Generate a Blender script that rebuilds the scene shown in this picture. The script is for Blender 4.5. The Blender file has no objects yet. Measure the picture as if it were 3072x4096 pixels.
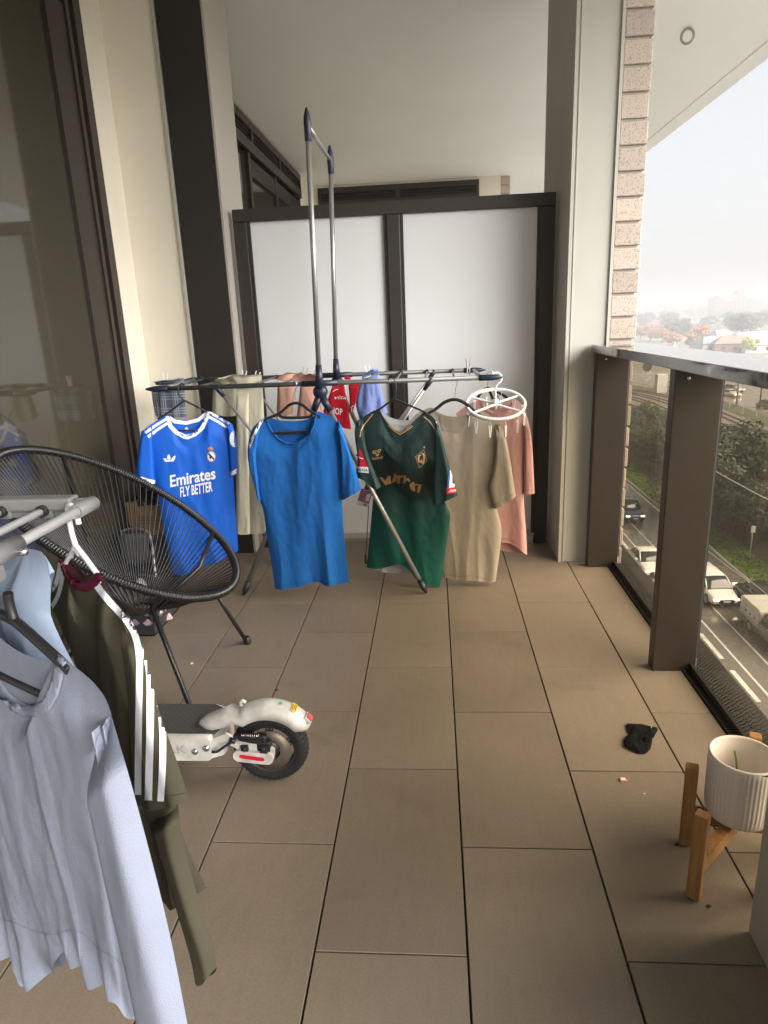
import bpy, bmesh, math, random
import numpy as np
from mathutils import Vector, noise
from mathutils.bvhtree import BVHTree
random.seed(7)
SC = bpy.context.scene
COL = SC.collection
PI = math.pi

# ------------------------------------------------------------------ camera
CF, CX, CY, CH = 2671.16, 0.25492, -1.01040, 1.18718
YAW, PITCH, ROLL = -0.080603, -0.279012, -0.041391
_w = np.array([math.sin(YAW)*math.cos(PITCH), math.cos(YAW)*math.cos(PITCH), math.sin(PITCH)])
_rt = np.array([math.cos(YAW), -math.sin(YAW), 0.0])
_up = np.cross(_rt, _w)
_r = _rt*math.cos(ROLL) + _up*math.sin(ROLL)
_u = -_rt*math.sin(ROLL) + _up*math.cos(ROLL)
CAM = np.array([CX, CY, CH])
cam_data = bpy.data.cameras.new('camera')
cam = bpy.data.objects.new('camera', cam_data)
COL.objects.link(cam)
from mathutils import Matrix
cam.matrix_world = Matrix(((_r[0], _u[0], -_w[0], CX), (_r[1], _u[1], -_w[1], CY), (_r[2], _u[2], -_w[2], CH), (0, 0, 0, 1)))
cam_data.sensor_fit = 'VERTICAL'
cam_data.sensor_height = 36.0
cam_data.sensor_width = 27.0
cam_data.lens = CF/4096*36.0
cam_data.clip_start = 0.05
cam_data.clip_end = 9000
SC.camera = cam

def ray(x, y):
    return _r*(x-1536)/CF - _u*(y-2048)/CF + _w
def at(x, y, X=None, Y=None, Z=None):
    """a point of the place seen at a pixel of the 3072x4096 photograph, on a given plane"""
    d = ray(x, y)
    t = (Z-CH)/d[2] if Z is not None else ((Y-CY)/d[1] if Y is not None else (X-CX)/d[0])
    return CAM + t*d
TR = {'A': (500, 1400, 900/1659), 'B': (1300, 1350, 950/1659), 'C3': (0, 1700, 1100/1659), 'C4': (0, 2700, 1300/1659),
      'C5': (2300, 1300, 772/1552), 'C6': (2300, 2400, .7666), 'Z1': (0, 1950, 450/1659), 'Z2': (450, 1850, 550/1659),
      'Z3': (620, 2750, 640/1659), 'Z4': (1050, 1420, 500/1580), 'Z5': (1800, 1420, 450/1659), 'Z6': (1450, 1700, 450/1659),
      'Z7': (2600, 2850, 472/1228), 'D': (0, 0, 1.85172)}
def px(k, p):
    if len(p) == 3: k, p = p[0], p[1:]
    a = TR[k]
    return (a[0]+p[0]*a[2], a[1]+p[1]*a[2])
def pxs(k, pts): return [px(k, p) for p in pts]

# ------------------------------------------------------------------ materials
def nodes_of(name):
    m = bpy.data.materials.new(name); m.use_nodes = True
    nt = m.node_tree; b = nt.nodes['Principled BSDF']
    return m, nt, b
def N(nt, t, **kw):
    n = nt.nodes.new(t)
    for k, v in kw.items(): setattr(n, k, v)
    return n
def mat(name, col, rough=.6, metal=0., var=0., vscale=3., bump=0., bscale=200., spec=.5, emit=None, estr=1., var2=None, lining=None, detail=4., stretch=None, wr=0., wscale=20., sheen=0.):
    m, nt, b = nodes_of(name)
    L = nt.links
    b.inputs['Roughness'].default_value = rough
    b.inputs['Metallic'].default_value = metal
    b.inputs['Specular IOR Level'].default_value = spec
    if sheen:
        b.inputs['Sheen Weight'].default_value = sheen
    c4 = (*col, 1)
    b.inputs['Base Color'].default_value = c4
    tc = N(nt, 'ShaderNodeTexCoord')
    src = tc.outputs['Object']
    if stretch:
        mp = N(nt, 'ShaderNodeMapping'); mp.inputs['Scale'].default_value = stretch
        L.new(src, mp.inputs['Vector']); src = mp.outputs['Vector']
    colout = None
    if var > 0:
        n = N(nt, 'ShaderNodeTexNoise'); n.inputs['Scale'].default_value = vscale; n.inputs['Detail'].default_value = detail
        L.new(src, n.inputs['Vector'])
        mx = N(nt, 'ShaderNodeMix', data_type='RGBA')
        hi = var2 if var2 else tuple(min(1, c*(1+var)) for c in col)
        lo = tuple(c*(1-var) for c in col) if not var2 else col
        mr = N(nt, 'ShaderNodeMapRange'); mr.inputs[1].default_value = .3; mr.inputs[2].default_value = .7
        L.new(n.outputs[0], mr.inputs[0])
        L.new(mr.outputs[0], mx.inputs[0])
        mx.inputs[6].default_value = (*lo, 1); mx.inputs[7].default_value = (*hi, 1)
        colout = mx.outputs[2]
    if lining:
        g = N(nt, 'ShaderNodeNewGeometry'); mx = N(nt, 'ShaderNodeMix', data_type='RGBA')
        L.new(g.outputs['Backfacing'], mx.inputs[0])
        if colout: L.new(colout, mx.inputs[6])
        else: mx.inputs[6].default_value = c4
        mx.inputs[7].default_value = (*lining, 1)
        colout = mx.outputs[2]
    if colout: L.new(colout, b.inputs['Base Color'])
    last = None
    if bump > 0:
        n = N(nt, 'ShaderNodeTexNoise'); n.inputs['Scale'].default_value = bscale; n.inputs['Detail'].default_value = 3
        L.new(tc.outputs['Object'], n.inputs['Vector'])
        bp = N(nt, 'ShaderNodeBump'); bp.inputs['Strength'].default_value = bump; bp.inputs['Distance'].default_value = .002
        L.new(n.outputs[0], bp.inputs['Height']); last = bp
    if wr > 0:
        mp = N(nt, 'ShaderNodeMapping'); mp.inputs['Scale'].default_value = (1, 1, .35)
        L.new(tc.outputs['Object'], mp.inputs['Vector'])
        n = N(nt, 'ShaderNodeTexNoise'); n.inputs['Scale'].default_value = wscale; n.inputs['Detail'].default_value = 2; n.inputs['Distortion'].default_value = .4
        L.new(mp.outputs[0], n.inputs['Vector'])
        bp = N(nt, 'ShaderNodeBump'); bp.inputs['Strength'].default_value = wr; bp.inputs['Distance'].default_value = .02
        L.new(n.outputs[0], bp.inputs['Height'])
        if last: L.new(last.outputs[0], bp.inputs['Normal'])
        last = bp
    if last: L.new(last.outputs[0], b.inputs['Normal'])
    if emit:
        b.inputs['Emission Color'].default_value = (*emit, 1); b.inputs['Emission Strength'].default_value = estr
    return m

# ------------------------------------------------------------------ mesh builder
class MB:
    def __init__(s): s.v = []; s.f = []; s.sm = []
    def add(s, vs, fs, smooth=False):
        o = len(s.v); s.v += [tuple(map(float, p)) for p in vs]
        for q in fs: s.f.append(tuple(o+i for i in q)); s.sm.append(smooth)
        return s
    def box(s, x0, x1, y0, y1, z0, z1):
        v = [(x, y, z) for z in (z0, z1) for y in (y0, y1) for x in (x0, x1)]
        return s.add(v, [(0, 2, 3, 1), (4, 5, 7, 6), (0, 1, 5, 4), (2, 6, 7, 3), (0, 4, 6, 2), (1, 3, 7, 5)])
    def bbox(s, x0, x1, y0, y1, z0, z1, b=.004):
        """box with chamfered edges"""
        bm = bmesh.new(); bmesh.ops.create_cube(bm, size=1)
        for v in bm.verts:
            v.co = ((x0+x1)/2+v.co.x*(x1-x0), (y0+y1)/2+v.co.y*(y1-y0), (z0+z1)/2+v.co.z*(z1-z0))
        bmesh.ops.bevel(bm, geom=bm.edges[:], offset=b, segments=2, affect='EDGES', profile=.5)
        return s.bm(bm)
    def bm(s, bm, smooth=False):
        bm.verts.index_update()
        s.add([v.co[:] for v in bm.verts], [[v.index for v in f.verts] for f in bm.faces], smooth); bm.free(); return s
    def tube(s, pts, r, seg=8, closed=False, cap=True):
        P = [np.array(p, float) for p in pts]; n = len(P)
        rr = r if hasattr(r, '__len__') else [r]*n
        T = []
        for i in range(n):
            a = P[(i-1) % n] if (closed or i > 0) else P[i]; b = P[(i+1) % n] if (closed or i < n-1) else P[i]
            t = b-a; l = np.linalg.norm(t); T.append(t/l if l > 1e-9 else np.array([0, 0, 1.]))
        ref = np.array([0, 0, 1.]) if abs(T[0][2]) < .9 else np.array([1., 0, 0])
        nrm = np.cross(T[0], ref); nrm /= np.linalg.norm(nrm)
        vs = []
        for i in range(n):
            nrm = nrm - T[i]*nrm.dot(T[i]); l = np.linalg.norm(nrm)
            nrm = nrm/l if l > 1e-6 else np.cross(T[i], [0.3, .5, .8]); bn = np.cross(T[i], nrm)
            for k in range(seg):
                a = 2*PI*k/seg
                vs.append(P[i]+rr[i]*(math.cos(a)*nrm+math.sin(a)*bn))
        fs = []
        for i in range(n if closed else n-1):
            j = (i+1) % n
            for k in range(seg):
                k2 = (k+1) % seg
                fs.append((i*seg+k, i*seg+k2, j*seg+k2, j*seg+k))
        s.add(vs, fs, True)
        if cap and not closed:
            o = len(s.v)-len(vs)
            s.f.append(tuple(o+k for k in range(seg))[::-1]); s.sm.append(False)
            s.f.append(tuple(o+(n-1)*seg+k for k in range(seg))); s.sm.append(False)
        return s
    def lathe(s, prof, c=(0, 0, 0), axis='z', seg=32):
        vs = []; n = len(prof)
        for k in range(seg):
            a = 2*PI*k/seg
            for (r, h) in prof:
                x, y = r*math.cos(a), r*math.sin(a)
                p = (x, y, h) if axis == 'z' else ((x, h, y) if axis == 'y' else (h, x, y))
                vs.append((p[0]+c[0], p[1]+c[1], p[2]+c[2]))
        fs = []
        for k in range(seg):
            k2 = (k+1) % seg
            for i in range(n-1):
                fs.append((k*n+i, k2*n+i, k2*n+i+1, k*n+i+1))
        return s.add(vs, fs, True)
    def grid(s, G, smooth=True, flip=False):
        n, m = G.shape[:2]
        fs = []
        for i in range(n-1):
            for j in range(m-1):
                q = (i*m+j, i*m+j+1, (i+1)*m+j+1, (i+1)*m+j)
                fs.append(q[::-1] if flip else q)
        return s.add(G.reshape(-1, 3), fs, smooth)
    def prism(s, poly, d, smooth=False):
        """polygon (3D points) extruded by vector d"""
        n = len(poly); P = [np.array(p, float) for p in poly]; Q = [p+np.array(d, float) for p in P]
        s.add(P+Q, [tuple(range(n))[::-1], tuple(range(n, 2*n))]+[(i, (i+1) % n, n+(i+1) % n, n+i) for i in range(n)], smooth)
        return s
    def mesh(s, name, shift=(0, 0, 0)):
        me = bpy.data.meshes.new(name)
        sh = np.array(shift)
        V = np.array(s.v)-sh if s.v else np.zeros((0, 3))
        me.from_pydata(V.tolist(), [], s.f)
        me.polygons.foreach_set('use_smooth', s.sm)
        me.update()
        return me
LOC = {}
def tag(o, label=None, cat=None, group=None, kind=None):
    if label: o['label'] = label
    if cat: o['category'] = cat
    if group: o['group'] = group
    if kind: o['kind'] = kind
    return o
def obj(name, mb, m, parent=None, clean=False):
    """one mesh object; top-level meshes get their origin at their base"""
    if parent is None:
        V = np.array(mb.v); lo, hi = V.min(0), V.max(0)
        loc = np.array([(lo[0]+hi[0])/2, (lo[1]+hi[1])/2, lo[2]])
    else:
        loc = LOC[parent.name]
    me = mb.mesh(name, loc)
    if clean:
        bm = bmesh.new(); bm.from_mesh(me); bmesh.ops.remove_doubles(bm, verts=bm.verts, dist=1e-5); bm.to_mesh(me); bm.free()
    o = bpy.data.objects.new(name, me); COL.objects.link(o)
    if m: me.materials.append(m)
    if parent is None: o.location = loc
    else: o.parent = parent
    LOC[o.name] = loc
    return o
def thing(name, label, cat, loc=(0, 0, 0), group=None):
    o = bpy.data.objects.new(name, None); COL.objects.link(o); o.empty_display_size = .1
    o.location = loc; LOC[o.name] = np.array(loc, float)
    return tag(o, label, cat, group)
def copy_tree(o, loc=None, rz=None, parent=None):
    c = o.copy(); COL.objects.link(c)
    if parent: c.parent = parent
    if loc is not None: c.location = loc
    if rz is not None: c.rotation_euler = (0, 0, rz)
    for ch in list(o.children): copy_tree(ch, parent=c)
    return c
def struct(name, mb, m): return tag(obj(name, mb, m), kind='structure')

# ------------------------------------------------------------------ cloth
def seam(name, pts, bvh, m, parent, w=3., lift=.0016):
    return apply_decal(name, poly_bm(stroke(smoothline(pts, 2), w)), bvh, m, parent, lift)
def resample(P, n):
    P = np.array(P, float); d = np.r_[0, np.cumsum(np.linalg.norm(np.diff(P, axis=0), axis=1))]
    t = np.linspace(0, d[-1], n)
    return np.stack([np.interp(t, d, P[:, i]) for i in range(P.shape[1])], -1)
def smoothline(P, it=2):
    P = [np.array(p, float) for p in P]
    for _ in range(it):
        Q = [P[0]]
        for a, b in zip(P[:-1], P[1:]): Q += [a*.75+b*.25, a*.25+b*.75]
        Q.append(P[-1]); P = Q
    return np.array(P)
class Plane:
    """a vertical plane through two ground points; the garment hangs in it"""
    def __init__(s, a, b):
        s.a = np.array([a[0], a[1], 0.]); d = np.array([b[0]-a[0], b[1]-a[1], 0.]); s.d = d/np.linalg.norm(d)
        s.n = np.array([s.d[1], -s.d[0], 0.])
        if s.n.dot(CAM-s.a) < 0: s.n = -s.n
    def sz(s, p):
        d = ray(*p); t = (s.a-CAM).dot(s.n)/d.dot(s.n); q = CAM+t*d
        return np.array([(q-s.a).dot(s.d), q[2]])
    def pos(s, sz, off=0.):
        return s.a+s.d*sz[0]+np.array([0, 0, sz[1]])+s.n*off
    def p3(s, p, off=0.): return s.pos(s.sz(p), off)
    def line(s, pts, off=0.): return [s.p3(p, off) for p in pts]
def coons(T, B, L, R):
    nu, nv = len(T), len(L)
    u = np.linspace(0, 1, nu)[None, :, None]; v = np.linspace(0, 1, nv)[:, None, None]
    S = (1-v)*T[None]+v*B[None]+(1-u)*L[:, None]+u*R[:, None]
    S -= (1-u)*(1-v)*T[0]+u*(1-v)*T[-1]+(1-u)*v*B[0]+u*v*B[-1]
    return S
def folds(S, seed, amp, wl, low=.25, cr=.07):
    """fold heights over a grid of (s,z) points: long, mostly vertical folds that deepen downwards"""
    nv, nu = S.shape[:2]; H = np.zeros((nv, nu))
    for i in range(nv):
        v = i/(nv-1); k = low+(1-low)*v**.8
        for j in range(nu):
            s, z = S[i, j]
            p = Vector((s/wl, z/wl*.16, seed*7.3)); q = Vector((s/wl*2.3, z/wl*.5, seed*3.1+5))
            rg_ = .55-2.2*abs(noise.noise(Vector((s/wl*.8+z/wl*.1*math.sin(seed), z/wl*.12, seed*2.9+31))))
            H[i, j] = amp*(k*(noise.noise(p)*1.0+.75*rg_)+.16*noise.noise(q)+cr*noise.noise(Vector((s/wl*4.3+z/wl*1.1, z/wl*2.4-s/wl, seed*1.7+9))))
    return H
def garment(mb, pl, k, T, B, L, R, Tb=None, Bb=None, nu=70, nv=80, thick=.02, amp=.012, wl=.07, seed=1, base=0., open_top=True, sway=.0, smooth_it=2, low=.25, back=True, tuck=False, sv=(0., 1.), cr=.07, ruffle=None, tb=1.):
    """two sheets (front, back) between traced edges, joined along the sides: a garment hanging in plane pl"""
    def E(pts, n): return resample(smoothline([pl.sz(px(k, p)) for p in pts], smooth_it), n)
    Lr, Rr = E(L, nv), E(R, nv)
    out = []
    for side, (t, b) in enumerate(((T, B), (Tb or T, Bb or B))):
        if side and not back: break
        S = coons(E(t, nu), E(b, nu), Lr, Rr)
        H = folds(S, seed+side*.37, amp, wl, low, cr)
        if ruffle:
            vv = np.clip((np.linspace(0, 1, nv)-ruffle[0])/(1-ruffle[0]), 0, 1)[:, None]
            H = H+ruffle[1]*vv**1.3*np.sin(S[..., 0]/ruffle[2]*2*PI+1.7*np.sin(S[..., 0]/ruffle[2]*1.3+side)+2*vv)
        u = np.linspace(0, 1, nu)[None, :]; v = np.linspace(0, 1, nv)[:, None]
        sd = (1-np.abs(2*u-1)**6)
        tp = np.clip(v/.16, 0, 1); tp = tp*tp*(3-2*tp)
        if open_top: tp = np.maximum(tp, .55*np.exp(-((u-.5)/.2)**2))
        SV = (lambda q: q) if sv == (0., 1.) else (lambda q: (lambda k: k*k*(3-2*k))(np.clip((q-sv[0])/(sv[1]-sv[0]), 0, 1)))
        bt = tp if not open_top or tuck else 1.
        off = (1 if side == 0 else -tb)*sd*(thick*tp)+sd*H*(1 if side == 0 else .8*min(1, tb+.1))*(.25+.75*tp)
        G = pl.a+S[..., :1]*pl.d+S[..., 1:]*np.array([0, 0, 1.])
        tc = CAM-G; tc /= np.linalg.norm(tc, axis=2)[..., None]
        G = G+tc*((base*bt+sway*SV(v))/(tc@pl.n))[..., None]+off[..., None]*pl.n
        mb.grid(G, True, flip=((side == 1) != (np.cross(G[0, -1]-G[0, 0], G[-1, 0]-G[0, 0]).dot(pl.n) < 0)))
        out.append(G)
    return out
def bvh_of(*objs):
    vs, fs = [], []
    for o in objs:
        b = len(vs); l = LOC[o.name]
        vs += [Vector(v.co)+Vector(l) for v in o.data.vertices]
        fs += [tuple(b+i for i in p.vertices) for p in o.data.polygons]
    return BVHTree.FromPolygons(vs, fs)
def _cut(bm, step):
    if not bm.verts: return
    xs = [v.co.x for v in bm.verts]; ys = [v.co.y for v in bm.verts]
    for ax, lo, hi in ((0, min(xs), max(xs)), (1, min(ys), max(ys))):
        c = math.floor(lo/step)*step+step
        while c < hi:
            co = (c, 0, 0) if ax == 0 else (0, c, 0); no = (1, 0, 0) if ax == 0 else (0, 1, 0)
            bmesh.ops.bisect_plane(bm, geom=bm.verts[:]+bm.edges[:]+bm.faces[:], plane_co=co, plane_no=no)
            c += step
def apply_decal(name, bm, bvh, m, parent, lift=.0016, step=9, solid=0.):
    """lay flat shapes onto a surface, following its folds"""
    _cut(bm, step)
    mb = MB(); ok = []
    bm.verts.index_update()
    pts = []
    for v in bm.verts:
        d = ray(v.co.x, v.co.y); d = d/np.linalg.norm(d)
        h = bvh.ray_cast(Vector(CAM), Vector(d))
        if h[0] is None: pts.append((0, 0, 0)); ok.append(False)
        else: pts.append(tuple(np.array(h[0])-d*lift)); ok.append(True)
    fs = []
    for f in bm.faces:
        ix = [v.index for v in f.verts]
        if all(ok[i] for i in ix):
            q = [np.array(pts[i]) for i in ix]
            if max(np.linalg.norm(q[i]-q[0]) for i in range(len(q))) < .06: fs.append(ix)
    mb.add(pts, fs, True)
    # keep only used vertices
    used = sorted({i for f in fs for i in f}); mp = {i: j for j, i in enumerate(used)}
    mb.v = [tuple(pts[i]) for i in used]; mb.f = [tuple(mp[i] for i in f) for f in fs]; mb.sm = [True]*len(mb.f)
    bm.free()
    if not mb.f: return None
    o = obj(name, mb, m, parent, clean=solid > 0)
    if solid:
        s = o.modifiers.new('thickness', 'SOLIDIFY'); s.thickness = solid; s.offset = 0
    return o
def poly_bm(polys, bm=None):
    bm = bm or bmesh.new()
    for P in polys:
        vs = [bm.verts.new((p[0], p[1], 0)) for p in P]
        try: bmesh.ops.triangulate(bm, faces=[bm.faces.new(vs)])
        except ValueError: pass
    return bm
def stroke(pts, w, closed=False):
    """a band of width w (pixels) along a pixel polyline, as quads"""
    P = [np.array(p, float) for p in pts]; n = len(P); L = []; R = []
    ws = w if hasattr(w, '__len__') else [w]*n
    for i in range(n):
        a = P[i-1] if (i or closed) else P[i]; b = P[(i+1) % n] if (i < n-1 or closed) else P[i]
        t = b-a; t = t/np.linalg.norm(t); nn = np.array([-t[1], t[0]])
        L.append(P[i]+nn*ws[i]/2); R.append(P[i]-nn*ws[i]/2)
    m = n if closed else n-1
    return [[L[i], L[(i+1) % n], R[(i+1) % n], R[i]] for i in range(m)]
def text_bm(txt, p0, p1, up, bold=0.0, shear=0., sx=None):
    """text laid from pixel p0 to pixel p1 (its baseline); up = pixel vector of the capital height"""
    cu = bpy.data.curves.new('t', 'FONT'); cu.body = txt; cu.offset = bold; cu.shear = shear; cu.resolution_u = 3
    o = bpy.data.objects.new('t', cu); COL.objects.link(o)
    dg = bpy.context.evaluated_depsgraph_get()
    me = bpy.data.meshes.new_from_object(o.evaluated_get(dg))
    bm = bmesh.new(); bm.from_mesh(me)
    bpy.data.objects.remove(o); bpy.data.meshes.remove(me); bpy.data.curves.remove(cu)
    bmesh.ops.triangulate(bm, faces=bm.faces[:])
    xs = [v.co.x for v in bm.verts]; x0, x1 = min(xs), max(xs); cap = .70
    a = np.array(p0, float); b = np.array(p1, float); U = np.array(up, float)
    for v in bm.verts:
        q = a+(b-a)*(v.co.x-x0)/(x1-x0)+U*v.co.y/cap
        v.co = (q[0], q[1], 0)
    return bm
HAZE_D, HAZE_C, SKY_S, SUN_S, SUN_ANG, EXPO = .0019, .37, .112, 5, 80, 2.46
# ------------------------------------------------------------------ materials of the balcony
def tile_mat():
    m, nt, b = nodes_of('tile'); L = nt.links
    tc = N(nt, 'ShaderNodeTexCoord'); g = N(nt, 'ShaderNodeNewGeometry')
    n1 = N(nt, 'ShaderNodeTexNoise'); n1.inputs['Scale'].default_value = 2.2; n1.inputs['Detail'].default_value = 6
    n2 = N(nt, 'ShaderNodeTexNoise'); n2.inputs['Scale'].default_value = 260; n2.inputs['Detail'].default_value = 3
    mp = N(nt, 'ShaderNodeMapping'); mp.inputs['Scale'].default_value = (9, 1.6, 1)
    L.new(tc.outputs['Object'], mp.inputs[0])
    n3 = N(nt, 'ShaderNodeTexNoise'); n3.inputs['Scale'].default_value = 6; n3.inputs['Detail'].default_value = 5
    L.new(mp.outputs[0], n3.inputs['Vector'])
    for n in (n1, n2): L.new(tc.outputs['Object'], n.inputs['Vector'])
    def math_(op, a, bb, c=None):
        q = N(nt, 'ShaderNodeMath', operation=op)
        for i, x in enumerate((a, bb, c)):
            if x is None: continue
            if hasattr(x, 'links'): L.new(x, q.inputs[i])
            else: q.inputs[i].default_value = x
        return q.outputs[0]
    s = math_('MULTIPLY_ADD', n1.outputs[0], .50, .0)
    s = math_('MULTIPLY_ADD', n3.outputs[0], .14, s)
    s = math_('MULTIPLY_ADD', n2.outputs[0], .44, s)
    s = math_('MULTIPLY_ADD', g.outputs['Random Per Island'], .17, s)
    cr = N(nt, 'ShaderNodeValToRGB')
    cr.color_ramp.elements[0].position = .42; cr.color_ramp.elements[0].color = (.160, .126, .092, 1)
    cr.color_ramp.elements[1].position = .82; cr.color_ramp.elements[1].color = (.248, .199, .148, 1)
    L.new(s, cr.inputs[0])
    # dirty smudges
    n4 = N(nt, 'ShaderNodeTexNoise'); n4.inputs['Scale'].default_value = 5.5; n4.inputs['Detail'].default_value = 7; n4.inputs['Distortion'].default_value = .8
    L.new(tc.outputs['Object'], n4.inputs['Vector'])
    mr = N(nt, 'ShaderNodeMapRange'); mr.inputs[1].default_value = .58; mr.inputs[2].default_value = .78; mr.inputs[4].default_value = .32
    L.new(n4.outputs[0], mr.inputs[0])
    mx = N(nt, 'ShaderNodeMix', data_type='RGBA'); L.new(mr.outputs[0], mx.inputs[0]); L.new(cr.outputs[0], mx.inputs[6]); mx.inputs[7].default_value = (.1, .08, .06, 1)
    L.new(mx.outputs[2], b.inputs['Base Color'])
    rr = N(nt, 'ShaderNodeMapRange'); rr.inputs[3].default_value = .42; rr.inputs[4].default_value = .62
    L.new(n1.outputs[0], rr.inputs[0]); L.new(rr.outputs[0], b.inputs['Roughness'])
    bp = N(nt, 'ShaderNodeBump'); bp.inputs['Strength'].default_value = .25; bp.inputs['Distance'].default_value = .001
    L.new(n2.outputs[0], bp.inputs['Height']); L.new(bp.outputs[0], b.inputs['Normal'])
    return m
def glass_mat(name, tint, dots=False, rough=0.0, ior=1.38):
    m = bpy.data.materials.new(name); m.use_nodes = True; nt = m.node_tree; L = nt.links
    nt.nodes.clear(); out = N(nt, 'ShaderNodeOutputMaterial')
    tr = N(nt, 'ShaderNodeBsdfTransparent'); tr.inputs[0].default_value = (*tint, 1)
    gl = N(nt, 'ShaderNodeBsdfGlossy'); gl.inputs['Roughness'].default_value = rough
    fr = N(nt, 'ShaderNodeFresnel'); fr.inputs['IOR'].default_value = ior
    ge = N(nt, 'ShaderNodeNewGeometry'); sb = N(nt, 'ShaderNodeMath', operation='SUBTRACT'); sb.inputs[0].default_value = 1; L.new(ge.outputs['Backfacing'], sb.inputs[1])
    fm = N(nt, 'ShaderNodeMath', operation='MULTIPLY'); L.new(fr.outputs[0], fm.inputs[0]); L.new(sb.outputs[0], fm.inputs[1])
    mx = N(nt, 'ShaderNodeMixShader'); L.new(fm.outputs[0], mx.inputs[0]); L.new(tr.outputs[0], mx.inputs[1]); L.new(gl.outputs[0], mx.inputs[2])
    last = mx
    if dots:
        tc = N(nt, 'ShaderNodeTexCoord'); sp = N(nt, 'ShaderNodeSeparateXYZ'); L.new(tc.outputs['Object'], sp.inputs[0])
        cb = N(nt, 'ShaderNodeCombineXYZ'); L.new(sp.outputs[1], cb.inputs[0]); L.new(sp.outputs[2], cb.inputs[1])
        mp = N(nt, 'ShaderNodeMapping'); mp.inputs['Rotation'].default_value = (0, 0, PI/4); mp.inputs['Scale'].default_value = (95, 95, 95); L.new(cb.outputs[0], mp.inputs[0])
        vo = N(nt, 'ShaderNodeTexVoronoi', voronoi_dimensions='2D'); vo.inputs['Randomness'].default_value = .45; vo.inputs['Scale'].default_value = 1
        L.new(mp.outputs[0], vo.inputs['Vector'])
        rad = N(nt, 'ShaderNodeMapRange'); rad.inputs[1].default_value = 0; rad.inputs[2].default_value = .20; rad.inputs[3].default_value = .27; rad.inputs[4].default_value = .0
        L.new(sp.outputs[2], rad.inputs[0])
        lt = N(nt, 'ShaderNodeMath', operation='LESS_THAN'); L.new(vo.outputs['Distance'], lt.inputs[0]); L.new(rad.outputs[0], lt.inputs[1])
        df = N(nt, 'ShaderNodeBsdfDiffuse'); df.inputs[0].default_value = (.10, .092, .082, 1)
        m2 = N(nt, 'ShaderNodeMixShader'); L.new(lt.outputs[0], m2.inputs[0]); L.new(mx.outputs[0], m2.inputs[1]); L.new(df.outputs[0], m2.inputs[2]); last = m2
    L.new(last.outputs[0], out.inputs[0])
    return m
M = {}
M['tile'] = tile_mat()
M['joint'] = mat('joint', (.02, .018, .016), .9)
M['brown'] = mat('bronze_metal', (.029, .0222, .0172), .42, var=.08, vscale=30, bump=.05, bscale=500)
M['brown_dark'] = mat('dark_bronze', (.020, .0155, .012), .5)
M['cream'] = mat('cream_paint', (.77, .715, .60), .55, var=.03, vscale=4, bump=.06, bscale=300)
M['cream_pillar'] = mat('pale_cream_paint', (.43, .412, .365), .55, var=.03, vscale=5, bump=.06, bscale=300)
M['ceiling'] = mat('ceiling_paint', (.90, .93, .955), .8, var=.02, vscale=1.5, bump=.12, bscale=120)
def opal():
    m, nt, bs = nodes_of('opal_panel'); L = nt.links; out = nt.nodes['Material Output']
    bs.inputs['Base Color'].default_value = (.85, .86, .87, 1); bs.inputs['Roughness'].default_value = .35
    tl = N(nt, 'ShaderNodeBsdfTranslucent'); tl.inputs[0].default_value = (.90, .90, .89, 1)
    mx = N(nt, 'ShaderNodeMixShader'); mx.inputs[0].default_value = .28
    L.new(bs.outputs[0], mx.inputs[1]); L.new(tl.outputs[0], mx.inputs[2]); L.new(mx.outputs[0], out.inputs[0])
    return m
M['screen'] = opal()
M['dark_glass'] = None
def dark_glass():
    m, nt, b = nodes_of('dark_glass')
    b.inputs['Base Color'].default_value = (.048, .043, .029, 1); b.inputs['Roughness'].default_value = .055
    b.inputs['IOR'].default_value = 1.8; b.inputs['Specular IOR Level'].default_value = .5
    return m
M['dark_glass'] = dark_glass()
M['gasket'] = mat('black_rubber', (.012, .012, .013), .6)
M['balustrade_glass'] = glass_mat('balustrade_glass', (.73, .68, .59), dots=True)
M['black'] = mat('black_plastic', (.012, .012, .013), .45)
M['steel'] = mat('bright_steel', (.6, .6, .6), .25, 1.)

# ------------------------------------------------------------------ floor, ceiling, walls
TW, TL = .3, .55789
GW = -1.205                     # plane of the glass doors
mb = MB(); rnd = random.Random(3)
def tile(x0, x1, y0, y1):
    g = .0022; e = .0009
    x0 += g; x1 -= g; y0 += g*.75; y1 -= g*.75
    z = rnd.uniform(-.0006, .0006)
    v = [(x0, y0, -.02), (x1, y0, -.02), (x1, y1, -.02), (x0, y1, -.02), (x0, y0, z-e), (x1, y0, z-e), (x1, y1, z-e), (x0, y1, z-e),
         (x0+e, y0+e, z), (x1-e, y0+e, z), (x1-e, y1-e, z), (x0+e, y1-e, z)]
    f = [(8, 9, 10, 11)]
    for i in range(4):
        j = (i+1) % 4
        f += [(i, j, 4+j, 4+i), (4+i, 4+j, 8+j, 8+i)]
    mb.add(v, f)
XMAX = 1.080
for k in range(-5, 4):
    x0, x1 = max(k*TW, -1.2), min((k+1)*TW, XMAX)
    if x1-x0 < .02: continue
    off = 0. if k % 2 == 0 else TL/2
    for j in range(-7, 26):
        y0, y1 = off+j*TL, off+(j+1)*TL
        y0 = max(y0, -3.2)
        if y1 > y0: tile(x0, x1, y0, y1)
struct('floor', mb, M['tile'])
mb = MB(); mb.box(-1.6, 1.24, -3.4, 13, -.36, -.012); struct('floor_slab', mb, M['joint'])
CZ = 2.75
mb = MB(); mb.box(-1.6, 2.34, -3.4, 13, CZ, CZ+.3); mb.box(2.36, 2.50, -3.4, 13, CZ, CZ+.3); mb.box(2.34, 2.36, -3.4, 13, CZ+.02, CZ+.3)
struct('ceiling', mb, M['ceiling'])
c = at(1485*1.85172, 78*1.85172, Z=CZ-.045)
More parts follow.
